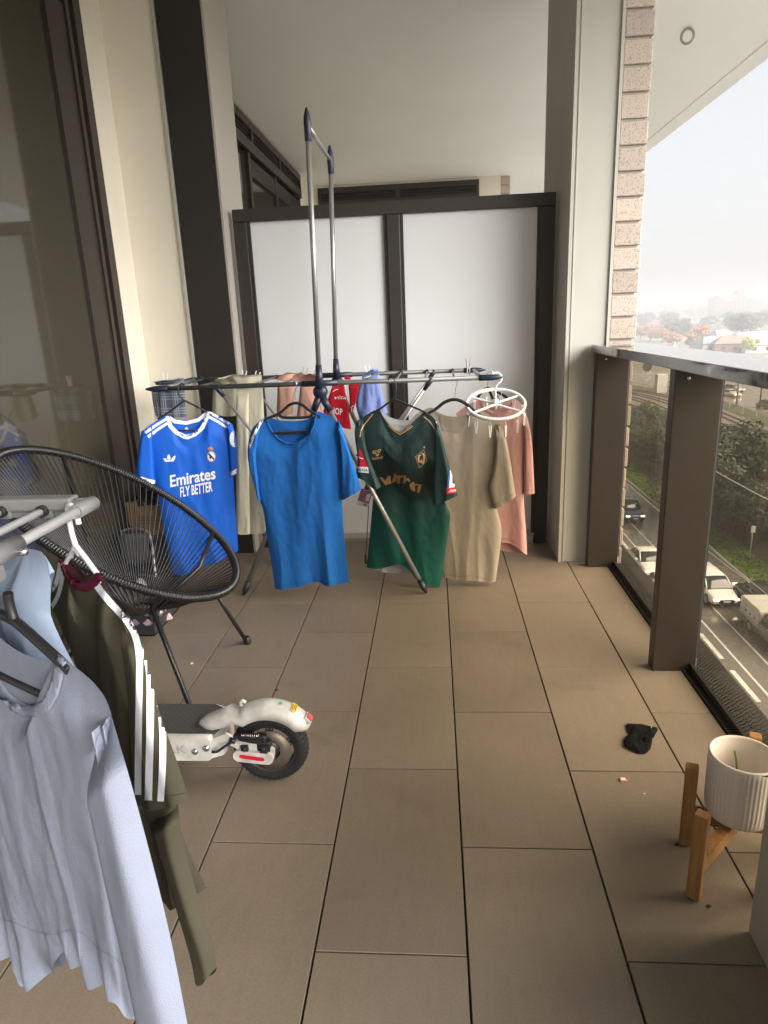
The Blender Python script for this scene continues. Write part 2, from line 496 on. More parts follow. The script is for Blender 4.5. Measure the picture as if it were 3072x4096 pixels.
vd = np.array([c[0]-CX, c[1]-CY]); vd /= np.linalg.norm(vd)
mb = MB(); mb.tube([(c[0]-vd[1]*.033*math.cos(a), c[1]+vd[0]*.033*math.cos(a), c[2]+.038*math.sin(a)) for a in np.linspace(0, 2*PI, 32, endpoint=False)], .0075, 8, closed=True); mb.tube([(c[0], c[1], c[2]+.038), (c[0], c[1], CZ)], .007, 8)
tag(obj('ceiling_ring', mb, mat('grey_ring', (.35, .34, .33), .5)), 'small grey ring hanging from the pale soffit beyond the brick pillar', 'ceiling ring')

# cream wall between the sliding door and the brown pilaster
t = thing('rendered_wall', 'cream painted wall corner between dark sliding door and brown pilaster', 'wall', (-1.1, 2.3, 0))
mb = MB(); mb.box(-1.6, -1.189, 2.165, 2.36, 0, CZ); obj('wall_return', mb, M['cream'], t)
mb = MB(); mb.box(-1.6, -.955, 2.362, 2.75, 0, CZ); obj('wall_face', mb, M['cream'], t)
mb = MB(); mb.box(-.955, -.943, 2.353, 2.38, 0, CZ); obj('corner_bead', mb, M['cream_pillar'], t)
t = thing('pilaster', 'dark brown metal pilaster with pale side edge beside privacy screen', 'pilaster', (-.84, 2.5, 0))
mb = MB(); mb.box(-.938, -.737, 2.365, 2.75, 0, CZ); obj('cladding', mb, M['brown_dark'], t)
mb = MB(); mb.box(-.737, -.727, 2.372, 2.75, 0, CZ); obj('side_edge', mb, mat('grey_edge', (.42, .38, .34), .5), t)

# sliding door of our own flat
t = thing('sliding_door', 'dark framed glass sliding door reflecting the balcony, beside the striped clothes airer', 'sliding door', (GW, .4, 0))
mb = MB(); mb.box(GW-.03, GW, -3.2, 1.86, .06, 2.42); obj('pane', mb, M['dark_glass'], t)
mb = MB()
mb.box(GW-.05, GW+.02, 1.86, 1.97, .0, 2.44); mb.box(GW-.06, GW+.004, 1.972, 2.04, 0, 2.46); mb.box(GW-.05, GW+.012, 2.042, 2.07, 0, 2.5); mb.box(GW-.05, GW-.002, 2.072, 2.10, 0, 2.5); mb.box(GW-.05, GW+.016, 2.102, 2.163, 0, CZ)
obj('stile', mb, M['brown'], t)
mb = MB(); mb.box(GW-.05, GW+.018, -3.2, 1.858, 2.42, 2.5); mb.box(GW-.05, GW+.006, -3.2, 2.10, 2.502, CZ); obj('head', mb, M['brown'], t)
mb = MB(); mb.box(GW-.05, GW+.018, -3.2, 1.858, 0, .06); obj('sill', mb, M['brown_dark'], t)

# privacy screen
YS = 2.446
t = thing('privacy_screen', 'brown framed privacy screen with two white panels behind the drying rack', 'privacy screen', (.06, YS, 0))
mb = MB()
mb.bbox(-.705, .845, YS, YS+.05, 1.675, 1.733, .003); obj('top_rail', mb, M['brown'], t)
for x0, x1 in ((-.705, -.640), (.045, .108), (.778, .845)):
    mb = MB(); mb.bbox(x0, x1, YS-.002 if x0 > 0 and x0 < .1 else YS+.001, YS+.05, 0, 1.674, .003); obj('post', mb, M['brown'], t)
mb = MB(); mb.box(-.705, .845, YS+.01, YS+.045, .045, .075); obj('bottom_rail', mb, mat('grey_rail', (.5, .48, .45), .5), t)
for x0, x1 in ((-.64, .045), (.108, .778)):
    mb = MB(); mb.box(x0, x1, YS+.022, YS+.030, .06, 1.676); obj('panel', mb, M['screen'], t)
    mb = MB(); mb.box(x0, x0+.016, YS+.008, YS+.021, .06, 1.674); mb.box(x1-.016, x1, YS+.008, YS+.021, .06, 1.674); obj('bead', mb, M['brown_dark'], t)
# a small lock block and label on the foot of the screen
# far pillar: cream cased column with brick outer leaf
t = thing('cased_pillar', 'tall pale cream pillar between privacy screen and the brick column', 'pillar', (.95, 2.5, 0))
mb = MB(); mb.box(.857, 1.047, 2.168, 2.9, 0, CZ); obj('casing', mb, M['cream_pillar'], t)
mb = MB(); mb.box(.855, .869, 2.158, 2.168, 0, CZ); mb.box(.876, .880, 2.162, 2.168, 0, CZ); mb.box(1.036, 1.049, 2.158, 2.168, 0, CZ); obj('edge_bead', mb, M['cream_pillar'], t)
def brick_mat():
    m, nt, b = nodes_of('speckled_brick'); L = nt.links
    tc = N(nt, 'ShaderNodeTexCoord'); g = N(nt, 'ShaderNodeNewGeometry')
    n = N(nt, 'ShaderNodeTexNoise'); n.inputs['Scale'].default_value = 170; n.inputs['Detail'].default_value = 6; L.new(tc.outputs['Object'], n.inputs[0])
    cr = N(nt, 'ShaderNodeValToRGB'); cr.color_ramp.elements[0].position = .34; cr.color_ramp.elements[0].color = (.27, .215, .175, 1)
    cr.color_ramp.elements[1].position = .47; cr.color_ramp.elements[1].color = (.46, .385, .325, 1)
    L.new(n.outputs[0], cr.inputs[0])
    mx = N(nt, 'ShaderNodeMix', data_type='RGBA', blend_type='MULTIPLY'); mx.inputs[0].default_value = 1
    mr = N(nt, 'ShaderNodeMapRange'); mr.inputs[3].default_value = .85; mr.inputs[4].default_value = 1.1; L.new(g.outputs['Random Per Island'], mr.inputs[0])
    L.new(cr.outputs[0], mx.inputs[6]); L.new(mr.outputs[0], mx.inputs[7]); L.new(mx.outputs[2], b.inputs['Base Color'])
    b.inputs['Roughness'].default_value = .85
    bp = N(nt, 'ShaderNodeBump'); bp.inputs['Strength'].default_value = .35; bp.inputs['Distance'].default_value = .004
    L.new(n.outputs[0], bp.inputs['Height']); L.new(bp.outputs[0], b.inputs['Normal'])
    return m
M['brick'] = brick_mat()
def brick_column(name, label, x0, x1, y0, y1, z0, z1):
    t = thing(name, label, 'brick pillar', ((x0+x1)/2, (y0+y1)/2, z0))
    mb = MB(); z = z0; h = .0985; r = random.Random(5)
    while z < z1-.01:
        zt = min(z+h-.012, z1); j = r.uniform(-.002, .002)
        nb = max(1, round((y1-y0)/.24)); w = (y1-y0)/nb
        for i in range(nb):
            mb.bbox(x0+r.uniform(-.001, .001), x1+j+r.uniform(-.002, .002), y0+i*w+(.004 if i else 0)+r.uniform(-.002, .002), y0+(i+1)*w-.006, z, zt, .004)
        z += h
    obj('brickwork', mb, M['brick'], t)
    mb = MB(); mb.box(x0+.001, x1-.014, y0+.012, y1-.01, z0, z1); obj('mortar', mb, mat('mortar', (.36, .31, .26), .9), t)
    return t
brick_column('brick_pillar', 'speckled pale brick column on outer side of the cream pillar', 1.051, 1.165, 2.166, 2.9, -1.2, CZ)

# near pillar
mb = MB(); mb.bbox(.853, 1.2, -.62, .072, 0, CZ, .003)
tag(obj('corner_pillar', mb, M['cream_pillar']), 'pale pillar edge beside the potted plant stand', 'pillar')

# the building behind the camera and the neighbour's balcony beyond the screen

def louvre(name, label, p0, d, w, z0, z1, n, nrm):
    t = thing(name, label, 'louvre', (p0[0], p0[1], z0))
    P = np.array(p0, float); d = np.array(d, float); nrm = np.array(nrm, float)
    def bar(a, b, za, zb, o0, o1, mb):
        q = [P+d*a+nrm*o0, P+d*b+nrm*o0, P+d*b+nrm*o1, P+d*a+nrm*o1]
        mb.prism([(x[0], x[1], za) for x in q], (0, 0, zb-za))
    mb = MB(); bar(0, w, z0-.08, z0, 0, .03, mb); bar(0, w, z1, z1+.06, 0, .03, mb)
    for i in range(n+1):
        a = w*i/n; bar(max(0, a-.03), min(w, a+.03), z0, z1, 0, .028, mb)
    obj('frame', mb, M['brown'], t)
    mb = MB()
    for k in range(2): bar(0, w, z0+.028+k*(z1-z0)/3, z0+.028+k*(z1-z0)/3+.006, .002, .02, mb)
    obj('blade', mb, M['brown_dark'], t)
    mb = MB(); bar(0, w, z0, z1, .0006, .0016, mb); obj('duct', mb, M['gasket'], t)
NX = -1.16
louvre('louvre_vent', 'long dark louvre vent running along neighbour glass doors under the ceiling', (NX, 2.76, 0), (0, 1, 0), 4.06, 2.575, 2.665, 4, (1, 0, 0))
YF = 7.6
louvre('louvre_vent', 'dark louvre vent on the far end wall above the privacy screen', (-1.07, YF-.001, 0), (1, 0, 0), 1.9, 2.575, 2.66, 2, (0, -1, 0))
t = thing('neighbour_door', 'dark framed glass doors of the neighbour flat beyond privacy screen', 'glass door', (NX, 4.8, 0))
mb = MB(); mb.box(NX-.04, NX-.02, 2.76, 6.82, 0, 2.494); obj('pane', mb, M['dark_glass'], t)
mb = MB()
for y in (2.76, 3.5, 4.66, 5.6, 6.75): mb.box(NX-.03, NX+.012, y, y+.07, 0, 2.494)
obj('mullion', mb, M['brown'], t)
mb = MB(); mb.box(NX-.045, NX+.008, 4.73, 5.6, 2.33, 2.46); mb.box(NX-.045, NX+.008, 5.67, 6.75, 2.33, 2.46); obj('head_bar', mb, M['brown_dark'], t)
t = thing('far_end_wall', 'cream end wall at the far end of neighbour balcony', 'wall', (0, YF, 0))
mb = MB(); mb.box(-1.6, 1.08, YF+.001, YF+.4, 0, CZ); obj('wall_face', mb, M['cream'], t)
mb = MB(); mb.box(-1.6, NX+.001, 6.825, YF, 0, CZ); obj('wall_return', mb, M['cream'], t)
mb = MB(); mb.box(-1.07, .83, YF-.02, YF, 0, 2.494); obj('cladding', mb, M['brown_dark'], t)
brick_column('brick_pillar', 'brick pier glimpsed above the privacy screen at the far end wall', 1.083, 1.19, YF+.02, YF+.4, 0, CZ)
mb = MB(); mb.box(-1.6, 1.24, 12.6, 13, 0, CZ); tag(obj('closing_wall', mb, M['cream']), 'pale wall closing the farthest balcony beyond the brick pier', 'wall')
mb = MB(); mb.box(-1.6, -1.262, -3.4, 2.16, -.01, CZ); struct('room_wall', mb, M['gasket'])
mb = MB(); mb.box(-1.6, NX-.05, 2.752, 13, -.01, CZ); struct('neighbour_room_wall', mb, M['gasket'])

# ------------------------------------------------------------------ balustrade
def balustrade(label, y0, y1, posts, group=None):
    t = thing('balustrade', label, 'balustrade', (1.1, (y0+y1)/2, 0), group)
    mb = MB(); mb.bbox(.97, 1.186, y0, y1, 1.012, 1.047, .002)
    obj('handrail', mb, M['rail'], t)
    for y in posts:
        mb = MB(); mb.bbox(.981, 1.124, y, y+.05, 0, 1.0119, .003); p = obj('post', mb, M['brown'], t)
        mb = MB(); mb.lathe([(.0, -.003), (.005, -.003), (.006, 0)], (1.02, y-.0005, .985), 'y', 12); obj('screw', mb, M['steel'], p)
        mb = MB(); mb.box(1.1243, 1.128, y+.002, y+.045, .05, 1.011); obj('gasket', mb, M['gasket'], p)
    mb = MB(); mb.box(1.082, 1.102, y0, y1, -.012, .006); mb.box(1.102, 1.112, y0, y1, -.012, .030); obj('base_channel', mb, M['brown_dark'], t)
    ys = sorted(posts+[y0-.05, y1])
    for a, b in zip(ys[:-1], ys[1:]):
        if b-a < .1: continue
        mb = MB(); mb.box(1.1245, 1.1255, a+.052, b-.002, .012, 1.0115); obj('pane', mb, M['balustrade_glass'], t)
    return t
def rail_mat():
    m, nt, b = nodes_of('wet_rail'); L = nt.links
    tc = N(nt, 'ShaderNodeTexCoord'); n = N(nt, 'ShaderNodeTexNoise'); n.inputs['Scale'].default_value = 60; n.inputs['Detail'].default_value = 4; L.new(tc.outputs['Object'], n.inputs[0])
    b.inputs['Base Color'].default_value = (.055, .045, .038, 1)
    mr = N(nt, 'ShaderNodeMapRange'); mr.inputs[1].default_value = .4; mr.inputs[2].default_value = .6; mr.inputs[3].default_value = .05; mr.inputs[4].default_value = .22
    L.new(n.outputs[0], mr.inputs[0]); L.new(mr.outputs[0], b.inputs['Roughness'])
    bp = N(nt, 'ShaderNodeBump'); bp.inputs['Strength'].default_value = .05; bp.inputs['Distance'].default_value = .001; L.new(n.outputs[0], bp.inputs['Height']); L.new(bp.outputs[0], b.inputs['Normal'])
    b.inputs['Coat Weight'].default_value = 1.; b.inputs['Coat Roughness'].default_value = .06; b.inputs['Coat IOR'].default_value = 1.7
    return m
M['rail'] = rail_mat()
balustrade('dark brown balustrade with tinted dotted glass overlooking the wet road', .08, 2.155, [1.088, 2.085])
# ------------------------------------------------------------------ far drying rack
M['tube'] = mat('grey_tube', (.12, .12, .117), .45, .35, var=.06, vscale=40)
M['silver'] = mat('silver_tube', (.40, .40, .39), .34, .7)
M['navy'] = mat('navy_plastic', (.012, .018, .036), .42)
ZB = .947; YA, YB2 = 1.78, 2.2
rack = thing('drying_rack', 'grey tubular clothes airer with navy joints and raised hanging rod before the screen', 'drying rack', (-.2, 2., 0))
def tip(mb, x0, x1, y, z, r=.0115):
    s = 1 if x1 > x0 else -1; L_ = abs(x1-x0)
    prof = [(r*.98, 0), (r*1.1, .001), (r*1.1, L_*.55), (r*.85, L_*.75), (r*.35, L_*.96), (0.0005, L_)]
    mb.lathe([(a, s*h) for a, h in prof], (x0, y, z), 'x', 14)
for y, nm in ((YA, 'front'), (YB2, 'back')):
    xl, xr = (-.965, .54) if nm == 'front' else (-.955, .50)
    mb = MB(); mb.tube([(xl+.09, y, ZB), (xr-.09, y, ZB)], .0098, 12); obj('rail', mb, M['tube'], rack)
    for a, b in ((xl+.10, xl), (xr-.10, xr)):
        mb = MB(); tip(mb, a, b, y, ZB); obj('end_cap', mb, M['navy'], rack)
    hx = -.216 if nm == 'front' else -.203
    mb = MB()
    mb.tube([(hx-.075, y, ZB), (hx+.075, y, ZB)], .0125, 12)
    mb.tube([(hx, y-.004, ZB-.02), (hx, y-.004, ZB+.075)], [.019, .0125], 12)
    mb.lathe([(0, -.02), (.024, -.018), (.03, -.008), (.03, .012), (.024, .018), (0, .02)], (hx, y, ZB-.035), 'y', 18)
    fl, fr = (-.634, .207) if nm == 'front' else (-.60, .19)
    lt = np.array([hx, y, ZB-.04])
    for fx in (fl, fr):
        d = np.array([fx, y, 0])-lt; d /= np.linalg.norm(d)
        mb.tube([lt+d*.015, lt+d*.085], [.0165, .0135], 12)
    obj('hub', mb, M['navy'], rack)
    for fx in (fl, fr):
        e = np.array([fx, y, .0]); d = e-lt; Lg = np.linalg.norm(d); d /= Lg
        mb = MB(); mb.tube([lt+d*.08, lt+d*(Lg-.05)], .0105, 12); lg = obj('leg', mb, M['silver'] if nm == 'front' else M['tube'], rack)
        mb = MB(); mb.tube([lt+d*(Lg-.075), lt+d*(Lg-.03), lt+d*(Lg-.004)], [.013, .0135, .006], 12); obj('foot', mb, M['navy'], lg)
        sx = hx+(-.437 if fx < hx else .459)
        q = lt+d*(.40*Lg)+[0, .012, 0]; p = np.array([sx, y, ZB-.004])
        dd = (q-p)/np.linalg.norm(q-p)
        mb = MB(); mb.tube([p+dd*.02, q], .0062, 10); br = obj('brace', mb, M['silver'], rack)
        mb = MB(); mb.tube([p-dd*.012, p+dd*.012, p+dd*.045], [.012, .011, .0085], 10); obj('brace_clip', mb, M['navy'], br)
    px_, pz = (-.199, 1.90) if nm == 'front' else (-.176, 1.865)
    mb = MB(); mb.tube([(hx, y-.004, ZB+.06), (px_, y, pz)], .0105, 12); pole = obj('pole', mb, M['silver'], rack)
    mb = MB(); mb.lathe([(.0118, -.03), (.013, -.028), (.0145, .03), (.012, .055), (.004, .082), (.0005, .085)], (px_, y, pz-.02), 'z', 14); obj('pole_cap', mb, M['navy'], pole)
    if nm == 'front': top0 = (px_, y, pz+.005)
    else: top1 = (px_, y, pz+.005)
mb = MB(); mb.tube([top0, top1], .008, 10); obj('hanging_rod', mb, M['silver'], rack)
for x in (-.86, -.74, -.62, -.50, -.38, -.02, .10, .22, .34):
    mb = MB(); mb.tube([(x, YA, ZB+.002), (x+.006, YB2, ZB+.002)], .0046, 8); rg = obj('rung', mb, M['tube'], rack)
    mb = MB(); mb.tube([(x+.005, YB2-.022, ZB+.003), (x+.006, YB2+.010, ZB+.004)], .0085, 8); obj('rung_clip', mb, M['navy'], rg)
for x in (-.885, .452):
    mb = MB(); mb.tube([(x, YA, ZB), (x-.01, YB2, ZB)], .009, 10); obj('end_tube', mb, M['silver'], rack)

# ------------------------------------------------------------------ hangers and pegs
M['velvet'] = mat('black_velvet', (.006, .006, .007), .95, sheen=.15)
M['white_plastic'] = mat('white_plastic', (.78, .77, .74), .4)
M['clear_plastic'] = mat('clear_plastic', (.72, .72, .70), .2, spec=.7)
def hanger(label, pl, k, hook, arms, m, r=.004, hook_r=.0018, hook_m=None, bars=(), flat=1., off=0., group='hangers on the drying racks', arm_off=None):
    P = [pl.p3(px(k, p), off) for p in arms[0]]
    base = np.mean(P, 0); t = thing('clothes_hanger', label, 'hanger', tuple(base), group)
    mb = MB(); H = smoothline([pl.p3(px(k, p), off) for p in hook], 2); mb.tube(H, hook_r, 8); obj('hook', mb, hook_m or m, t)
    mb = MB()
    for a in arms: mb.tube(smoothline([pl.p3(px(k, p), off) for p in a], 2), r, 8)
    for b in bars: mb.tube([pl.p3(px(k, p), off) for p in b], r*.8, 8)
    obj('shoulder_bar', mb, m, t)
    return t
def peg(label, p, ang, m, depth=.0, h=.075, group='clothes pegs on the drying rack', turn=0.):
    """a sprung peg standing on a rail at point p, leaning by ang"""
    t = thing('clothes_peg', label, 'clothes peg', tuple(p), group)
    mb = MB()
    ca, sa = math.cos(ang), math.sin(ang); ct, st = math.cos(turn), math.sin(turn)
    def w(x, y, z):
        x, z = x*ca+z*sa, -x*sa+z*ca
        return (p[0]+x*ct-y*st, p[1]+x*st+y*ct, p[2]+z)
    for s in (-1, 1):
        prof = [(.002*s, -.022), (.0085*s, -.018), (.0075*s, .006), (.0115*s, h-.026), (.008*s, h-.024), (.003*s, .006), (.004*s, -.004)]
        mb.prism([w(x, -.005, z) for x, z in prof], np.array(w(0, .01, 0))-np.array(w(0, 0, 0)))
    obj('jaw', mb, m, t)
    mb = MB(); mb.tube([w(-.009, 0, .006), w(.009, 0, .006)], .0035, 8); obj('spring', mb, M['steel'], t)
    return t

# ------------------------------------------------------------------ fabrics
def cloth_mat(name, col, **kw):
    d = dict(rough=.85, bump=.25, bscale=900, wr=.14, wscale=11, var=.05, vscale=9, spec=.2, sheen=.0)
    d.update(kw); return mat(name, col, **d)
M['jersey_blue'] = cloth_mat('royal_blue_knit', (.002, .105, .58), rough=.6, spec=.35, wr=.18)
M['tee_blue'] = cloth_mat('mid_blue_cotton', (.016, .135, .46), wr=.22, wscale=15)
M['white_print'] = mat('white_print', (.82, .83, .86), .6)
M['beige'] = cloth_mat('beige_cotton', (.335, .285, .222), wr=.16, wscale=9)
M['pink'] = cloth_mat('pink_cotton', (.50, .27, .25), wr=.3)
M['cream_cloth'] = cloth_mat('cream_twill', (.74, .69, .53), wr=.3)
M['peach'] = cloth_mat('peach_cotton', (.56, .31, .24), wr=.35)
M['lavender'] = cloth_mat('lavender_blue_fleece', (.21, .27, .58), wr=.35)
M['red_bag'] = cloth_mat('red_bag_cloth', (.50, .012, .022), wr=.3)
M['gold'] = mat('gold_print', (.62, .36, .15), .5)
M['ice'] = cloth_mat('ice_blue_knit', (.225, .247, .312), rough=.95, bump=.5, bscale=600, wr=.3, wscale=10)
M['ice_rib'] = cloth_mat('ice_blue_rib', (.21, .23, .29), rough=.95, bump=.6, bscale=500, wr=.1)
M['pale_blue'] = cloth_mat('pale_blue_cotton', (.28, .34, .45), wr=.35, wscale=13)
M['olive'] = cloth_mat('olive_knit', (.060, .053, .033), rough=.75, wr=.22, wscale=12)
M['maroon'] = cloth_mat('maroon_rib', (.085, .006, .022), rough=.9, bump=.6, bscale=700, wr=.1)
M['black_cloth'] = cloth_mat('black_cloth', (.012, .012, .014))
def green_mat():
    m, nt, b = nodes_of('green_fade'); L = nt.links
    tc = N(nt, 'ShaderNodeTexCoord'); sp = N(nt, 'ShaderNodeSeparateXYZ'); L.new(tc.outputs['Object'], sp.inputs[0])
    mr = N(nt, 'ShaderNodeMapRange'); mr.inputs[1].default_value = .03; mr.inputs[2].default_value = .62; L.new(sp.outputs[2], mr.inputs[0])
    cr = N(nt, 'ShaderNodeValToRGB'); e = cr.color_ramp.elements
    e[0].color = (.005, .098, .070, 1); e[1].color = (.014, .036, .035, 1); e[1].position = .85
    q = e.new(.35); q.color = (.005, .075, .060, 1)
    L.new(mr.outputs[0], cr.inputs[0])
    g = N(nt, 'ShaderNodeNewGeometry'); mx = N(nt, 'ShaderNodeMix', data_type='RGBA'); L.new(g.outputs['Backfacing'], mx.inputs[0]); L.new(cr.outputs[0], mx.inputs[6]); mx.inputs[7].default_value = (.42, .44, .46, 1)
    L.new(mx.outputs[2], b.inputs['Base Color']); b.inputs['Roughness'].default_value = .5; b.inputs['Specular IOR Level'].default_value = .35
    n = N(nt, 'ShaderNodeTexNoise'); n.inputs['Scale'].default_value = 12; n.inputs['Distortion'].default_value = 1; L.new(tc.outputs['Object'], n.inputs[0])
    bp = N(nt, 'ShaderNodeBump'); bp.inputs['Strength'].default_value = .2; bp.inputs['Distance'].default_value = .02; L.new(n.outputs[0], bp.inputs['Height']); L.new(bp.outputs[0], b.inputs['Normal'])
    return m
M['green'] = green_mat()
def shirt(name, label, cat, pl, group=None, ref=None):
    p = pl.p3(ref); return thing(name, label, cat, (p[0], p[1], 0.), group)

# ------------------------------------------------------------------ blue jersey with stripes and sponsor lettering
PJ = Plane((-.97, 1.665), (-.58, 1.80))
T_ = [(135, 590), (200, 540), (305, 482), (330, 480), (352, 545), (395, 600), (440, 632), (462, 636), (510, 606), (560, 560), (588, 500), (600, 450), (625, 450), (700, 490), (790, 550)]
Tb = [(135, 590), (200, 540), (305, 482), (330, 480), (370, 512), (450, 522), (540, 500), (590, 455), (600, 450), (625, 450), (700, 490), (790, 550)]
j = shirt('football_shirt', 'royal blue football shirt with white sponsor lettering hanging behind the cord chair', 'shirt', PJ, ref=px('A', (460, 1300)))
mb = MB()
garment(mb, PJ, 'A', T_, [(360, 1690), (430, 1665), (560, 1605), (700, 1545), (835, 1480)], [(135, 590), (180, 760), (225, 985), (255, 1150), (300, 1400), (360, 1690)],
        [(790, 550), (788, 750), (798, 930), (815, 1200), (835, 1480)], Tb=Tb, Bb=[(360, 1690), (440, 1655), (560, 1580), (700, 1525), (835, 1480)], thick=.018, amp=.016, wl=.085, seed=2.2, low=.12)
jb = obj('body', mb, M['jersey_blue'], j)
mb = MB(); garment(mb, PJ, 'A', [(120, 600), (200, 545)], [(78, 930), (130, 955), (185, 975), (225, 986)], [(120, 600), (95, 760), (78, 930)], [(200, 545), (212, 760), (225, 986)], nu=24, nv=40, thick=.018, amp=.008, wl=.06, seed=3.1, base=.014)
js = obj('sleeve', mb, M['jersey_blue'], j)
mb = MB(); garment(mb, PJ, 'A', [(748, 520), (790, 545)], [(776, 932), (800, 925), (832, 900)], [(748, 520), (762, 700), (776, 932)], [(790, 545), (822, 650), (832, 900)], nu=20, nv=40, thick=.018, amp=.008, wl=.06, seed=4.1, base=.012)
js2 = obj('sleeve', mb, M['jersey_blue'], j)
bv = bvh_of(jb, js, js2)
A = lambda pts: pxs('A', pts)
apply_decal('collar', poly_bm(stroke(A([(310, 480), (334, 560), (382, 610), (440, 640), (462, 644), (520, 618), (572, 570), (602, 500), (612, 448)]), [17, 17, 17, 17, 17, 17, 17, 17, 17])+[A([(425, 628), (500, 612), (475, 640), (440, 642)])]), bv, M['white_print'], j, .0022)
apply_decal('collar_back', poly_bm(stroke(A([(322, 500), (370, 528), (450, 538), (540, 516), (600, 470)]), 15)), bv, M['white_print'], j, .0015)
for a, b, w in (((136, 592), (225, 520), 8), ((148, 612), (306, 508), 11), ((168, 642), (318, 536), 11), ((625, 462), (768, 545), 10), ((618, 492), (752, 572), 10)):
    apply_decal('shoulder_stripe', poly_bm(stroke(A([a, ((a[0]+b[0])/2, (a[1]+b[1])/2-4), b]), w)), bv, M['white_print'], j, .0018)
apply_decal('cuff', poly_bm(stroke(A([(115, 946), (160, 962), (220, 976)]), 16)), bv, M['white_print'], js, .0018)
apply_decal('cuff', poly_bm(stroke(A([(776, 915), (800, 906), (828, 885)]), 15)), bv, M['white_print'], js2, .0018)
apply_decal('patch', poly_bm([A([(785+24+38*math.cos(a), 655+62*math.sin(a)) for a in np.linspace(0, 2*PI, 18, endpoint=False)])]), bv, M['white_print'], js2, .0018)
apply_decal('sponsor_lettering', text_bm('Emirates', px('A', (334, 1010)), px('A', (668, 948)), np.array(px('A', (330, 925)))-np.array(px('A', (334, 1010))), .022), bv, M['white_print'], j)
apply_decal('slogan_lettering', text_bm('FLY BETTER', px('A', (408, 1084)), px('A', (646, 1040)), np.array(px('A', (405, 1012)))-np.array(px('A', (408, 1084))), .022), bv, M['white_print'], j)
tre = [A([(313, 808), (311, 792), (316, 775), (322, 768), (331, 778), (336, 792), (335, 808)]), A([(309, 808), (300, 800), (285, 796), (284, 806), (290, 814), (309, 815)]), A([(339, 808), (348, 797), (358, 784), (371, 778), (372, 792), (366, 808), (339, 812)])]
tre += stroke(A([(292, 817), (362, 812)]), 3)+stroke(A([(296, 823), (358, 819)]), 3)
apply_decal('maker_mark', poly_bm(tre), bv, M['white_print'], j)
cir = lambda cx, cy, rx, ry, n=20: A([(cx+rx*math.cos(a), cy+ry*math.sin(a)) for a in np.linspace(0, 2*PI, n, endpoint=False)])
cr_ = apply_decal('crest', poly_bm([cir(636, 785, 31, 40)]), bv, M['gold'], j, .0014)
apply_decal('crest_disc', poly_bm([cir(636, 787, 25, 33)]), bv, M['white_print'], cr_ and j, .002)
apply_decal('crest_band', poly_bm([A([(612, 770), (622, 760), (660, 800), (654, 814)]), cir(630, 790, 9, 12)]), bv, mat('navy_print', (.01, .02, .12), .6), j, .0026)
apply_decal('crest_crown', poly_bm([A([(612, 740), (608, 722), (622, 716), (630, 708), (640, 716), (652, 722), (648, 740)])]), bv, mat('crown_print', (.42, .2, .16), .6), j, .002)
apply_decal('neck_mark', poly_bm([A([(440, 582), (446, 572), (454, 568), (462, 574), (468, 582)])]+stroke(A([(442, 587), (467, 585)]), 2)), bv, M['white_print'], j, .002)
apply_decal('hem_mark', poly_bm([A([(724, 1445), (740, 1442), (740, 1453), (724, 1456)]), A([(744, 1442), (757, 1440), (757, 1450), (744, 1453)])]), bv, M['white_print'], j)
jsm = mat('royal_seam', (.002, .06, .36), .8)
seam('armhole_seam', A([(195, 560), (205, 700), (212, 850), (222, 960)]), bv, jsm, j, 2.2)
hanger('black plastic hanger holding the royal blue football shirt', PJ, 'A', [(440, 262), (425, 246), (402, 258), (388, 290), (394, 328), (418, 356), (436, 372)],
       [[(436, 372), (370, 425), (300, 475), (240, 512)], [(436, 372), (510, 408), (585, 445), (640, 480)]], M['black'], .0042, .0032, bars=[[(300, 600), (600, 585)]])

# ------------------------------------------------------------------ plain blue tee
PT = Plane((-.44, 1.715), (-.13, 1.70))
j = shirt('t_shirt', 'creased plain mid blue tee with scoop neck on a black velvet hanger', 't-shirt', PT, ref=px('A', (1350, 1300)))
T_ = [(1035, 490), (1048, 530), (1075, 585), (1120, 640), (1180, 676), (1245, 684), (1310, 660), (1355, 610), (1385, 540), (1402, 470), (1408, 449), (1480, 470), (1550, 510), (1590, 570)]
Tb = [(1035, 490), (1060, 497), (1150, 522), (1260, 527), (1340, 516), (1395, 490), (1408, 449), (1480, 470), (1550, 510), (1590, 570)]
mb = MB()
garment(mb, PT, 'A', T_, [(1105, 1760), (1200, 1755), (1300, 1735), (1400, 1712), (1440, 1718), (1470, 1735), (1560, 1725), (1652, 1718)],
        [(1035, 490), (985, 530), (930, 585), (900, 730), (908, 830), (940, 960), (985, 1090), (1022, 1180), (1035, 1300), (1060, 1450), (1085, 1600), (1105, 1760)],
        [(1590, 570), (1592, 850), (1600, 1100), (1615, 1400), (1652, 1718)], Tb=Tb, thick=.018, amp=.022, wl=.085, seed=11.3, nu=90, nv=90, low=.12)
tb = obj('body', mb, M['tee_blue'], j)
mb = MB(); garment(mb, PT, 'Z4', [(940, 800), (1000, 900)], [(1005, 1838), (1080, 1790), (1150, 1750), (1245, 1702)], [(940, 800), (985, 1100), (995, 1500), (1005, 1838)], [(1000, 900), (1040, 1030), (1120, 1270), (1190, 1500), (1245, 1702)], nu=30, nv=60, thick=.016, amp=.012, wl=.04, seed=5.5, base=.014, tuck=True)
ts = obj('sleeve', mb, M['tee_blue'], j)
mb = MB(); garment(mb, PT, 'A', [(985, 530), (930, 590)], [(985, 1090), (1000, 1110)], [(985, 530), (905, 700), (915, 840), (950, 960), (985, 1090)], [(1000, 540), (960, 760), (975, 900), (1000, 1110)], nu=20, nv=50, thick=.014, amp=.012, wl=.04, seed=6.5, base=.016, tuck=True)
ts2 = obj('sleeve', mb, M['tee_blue'], j)
bv = bvh_of(tb, ts, ts2)
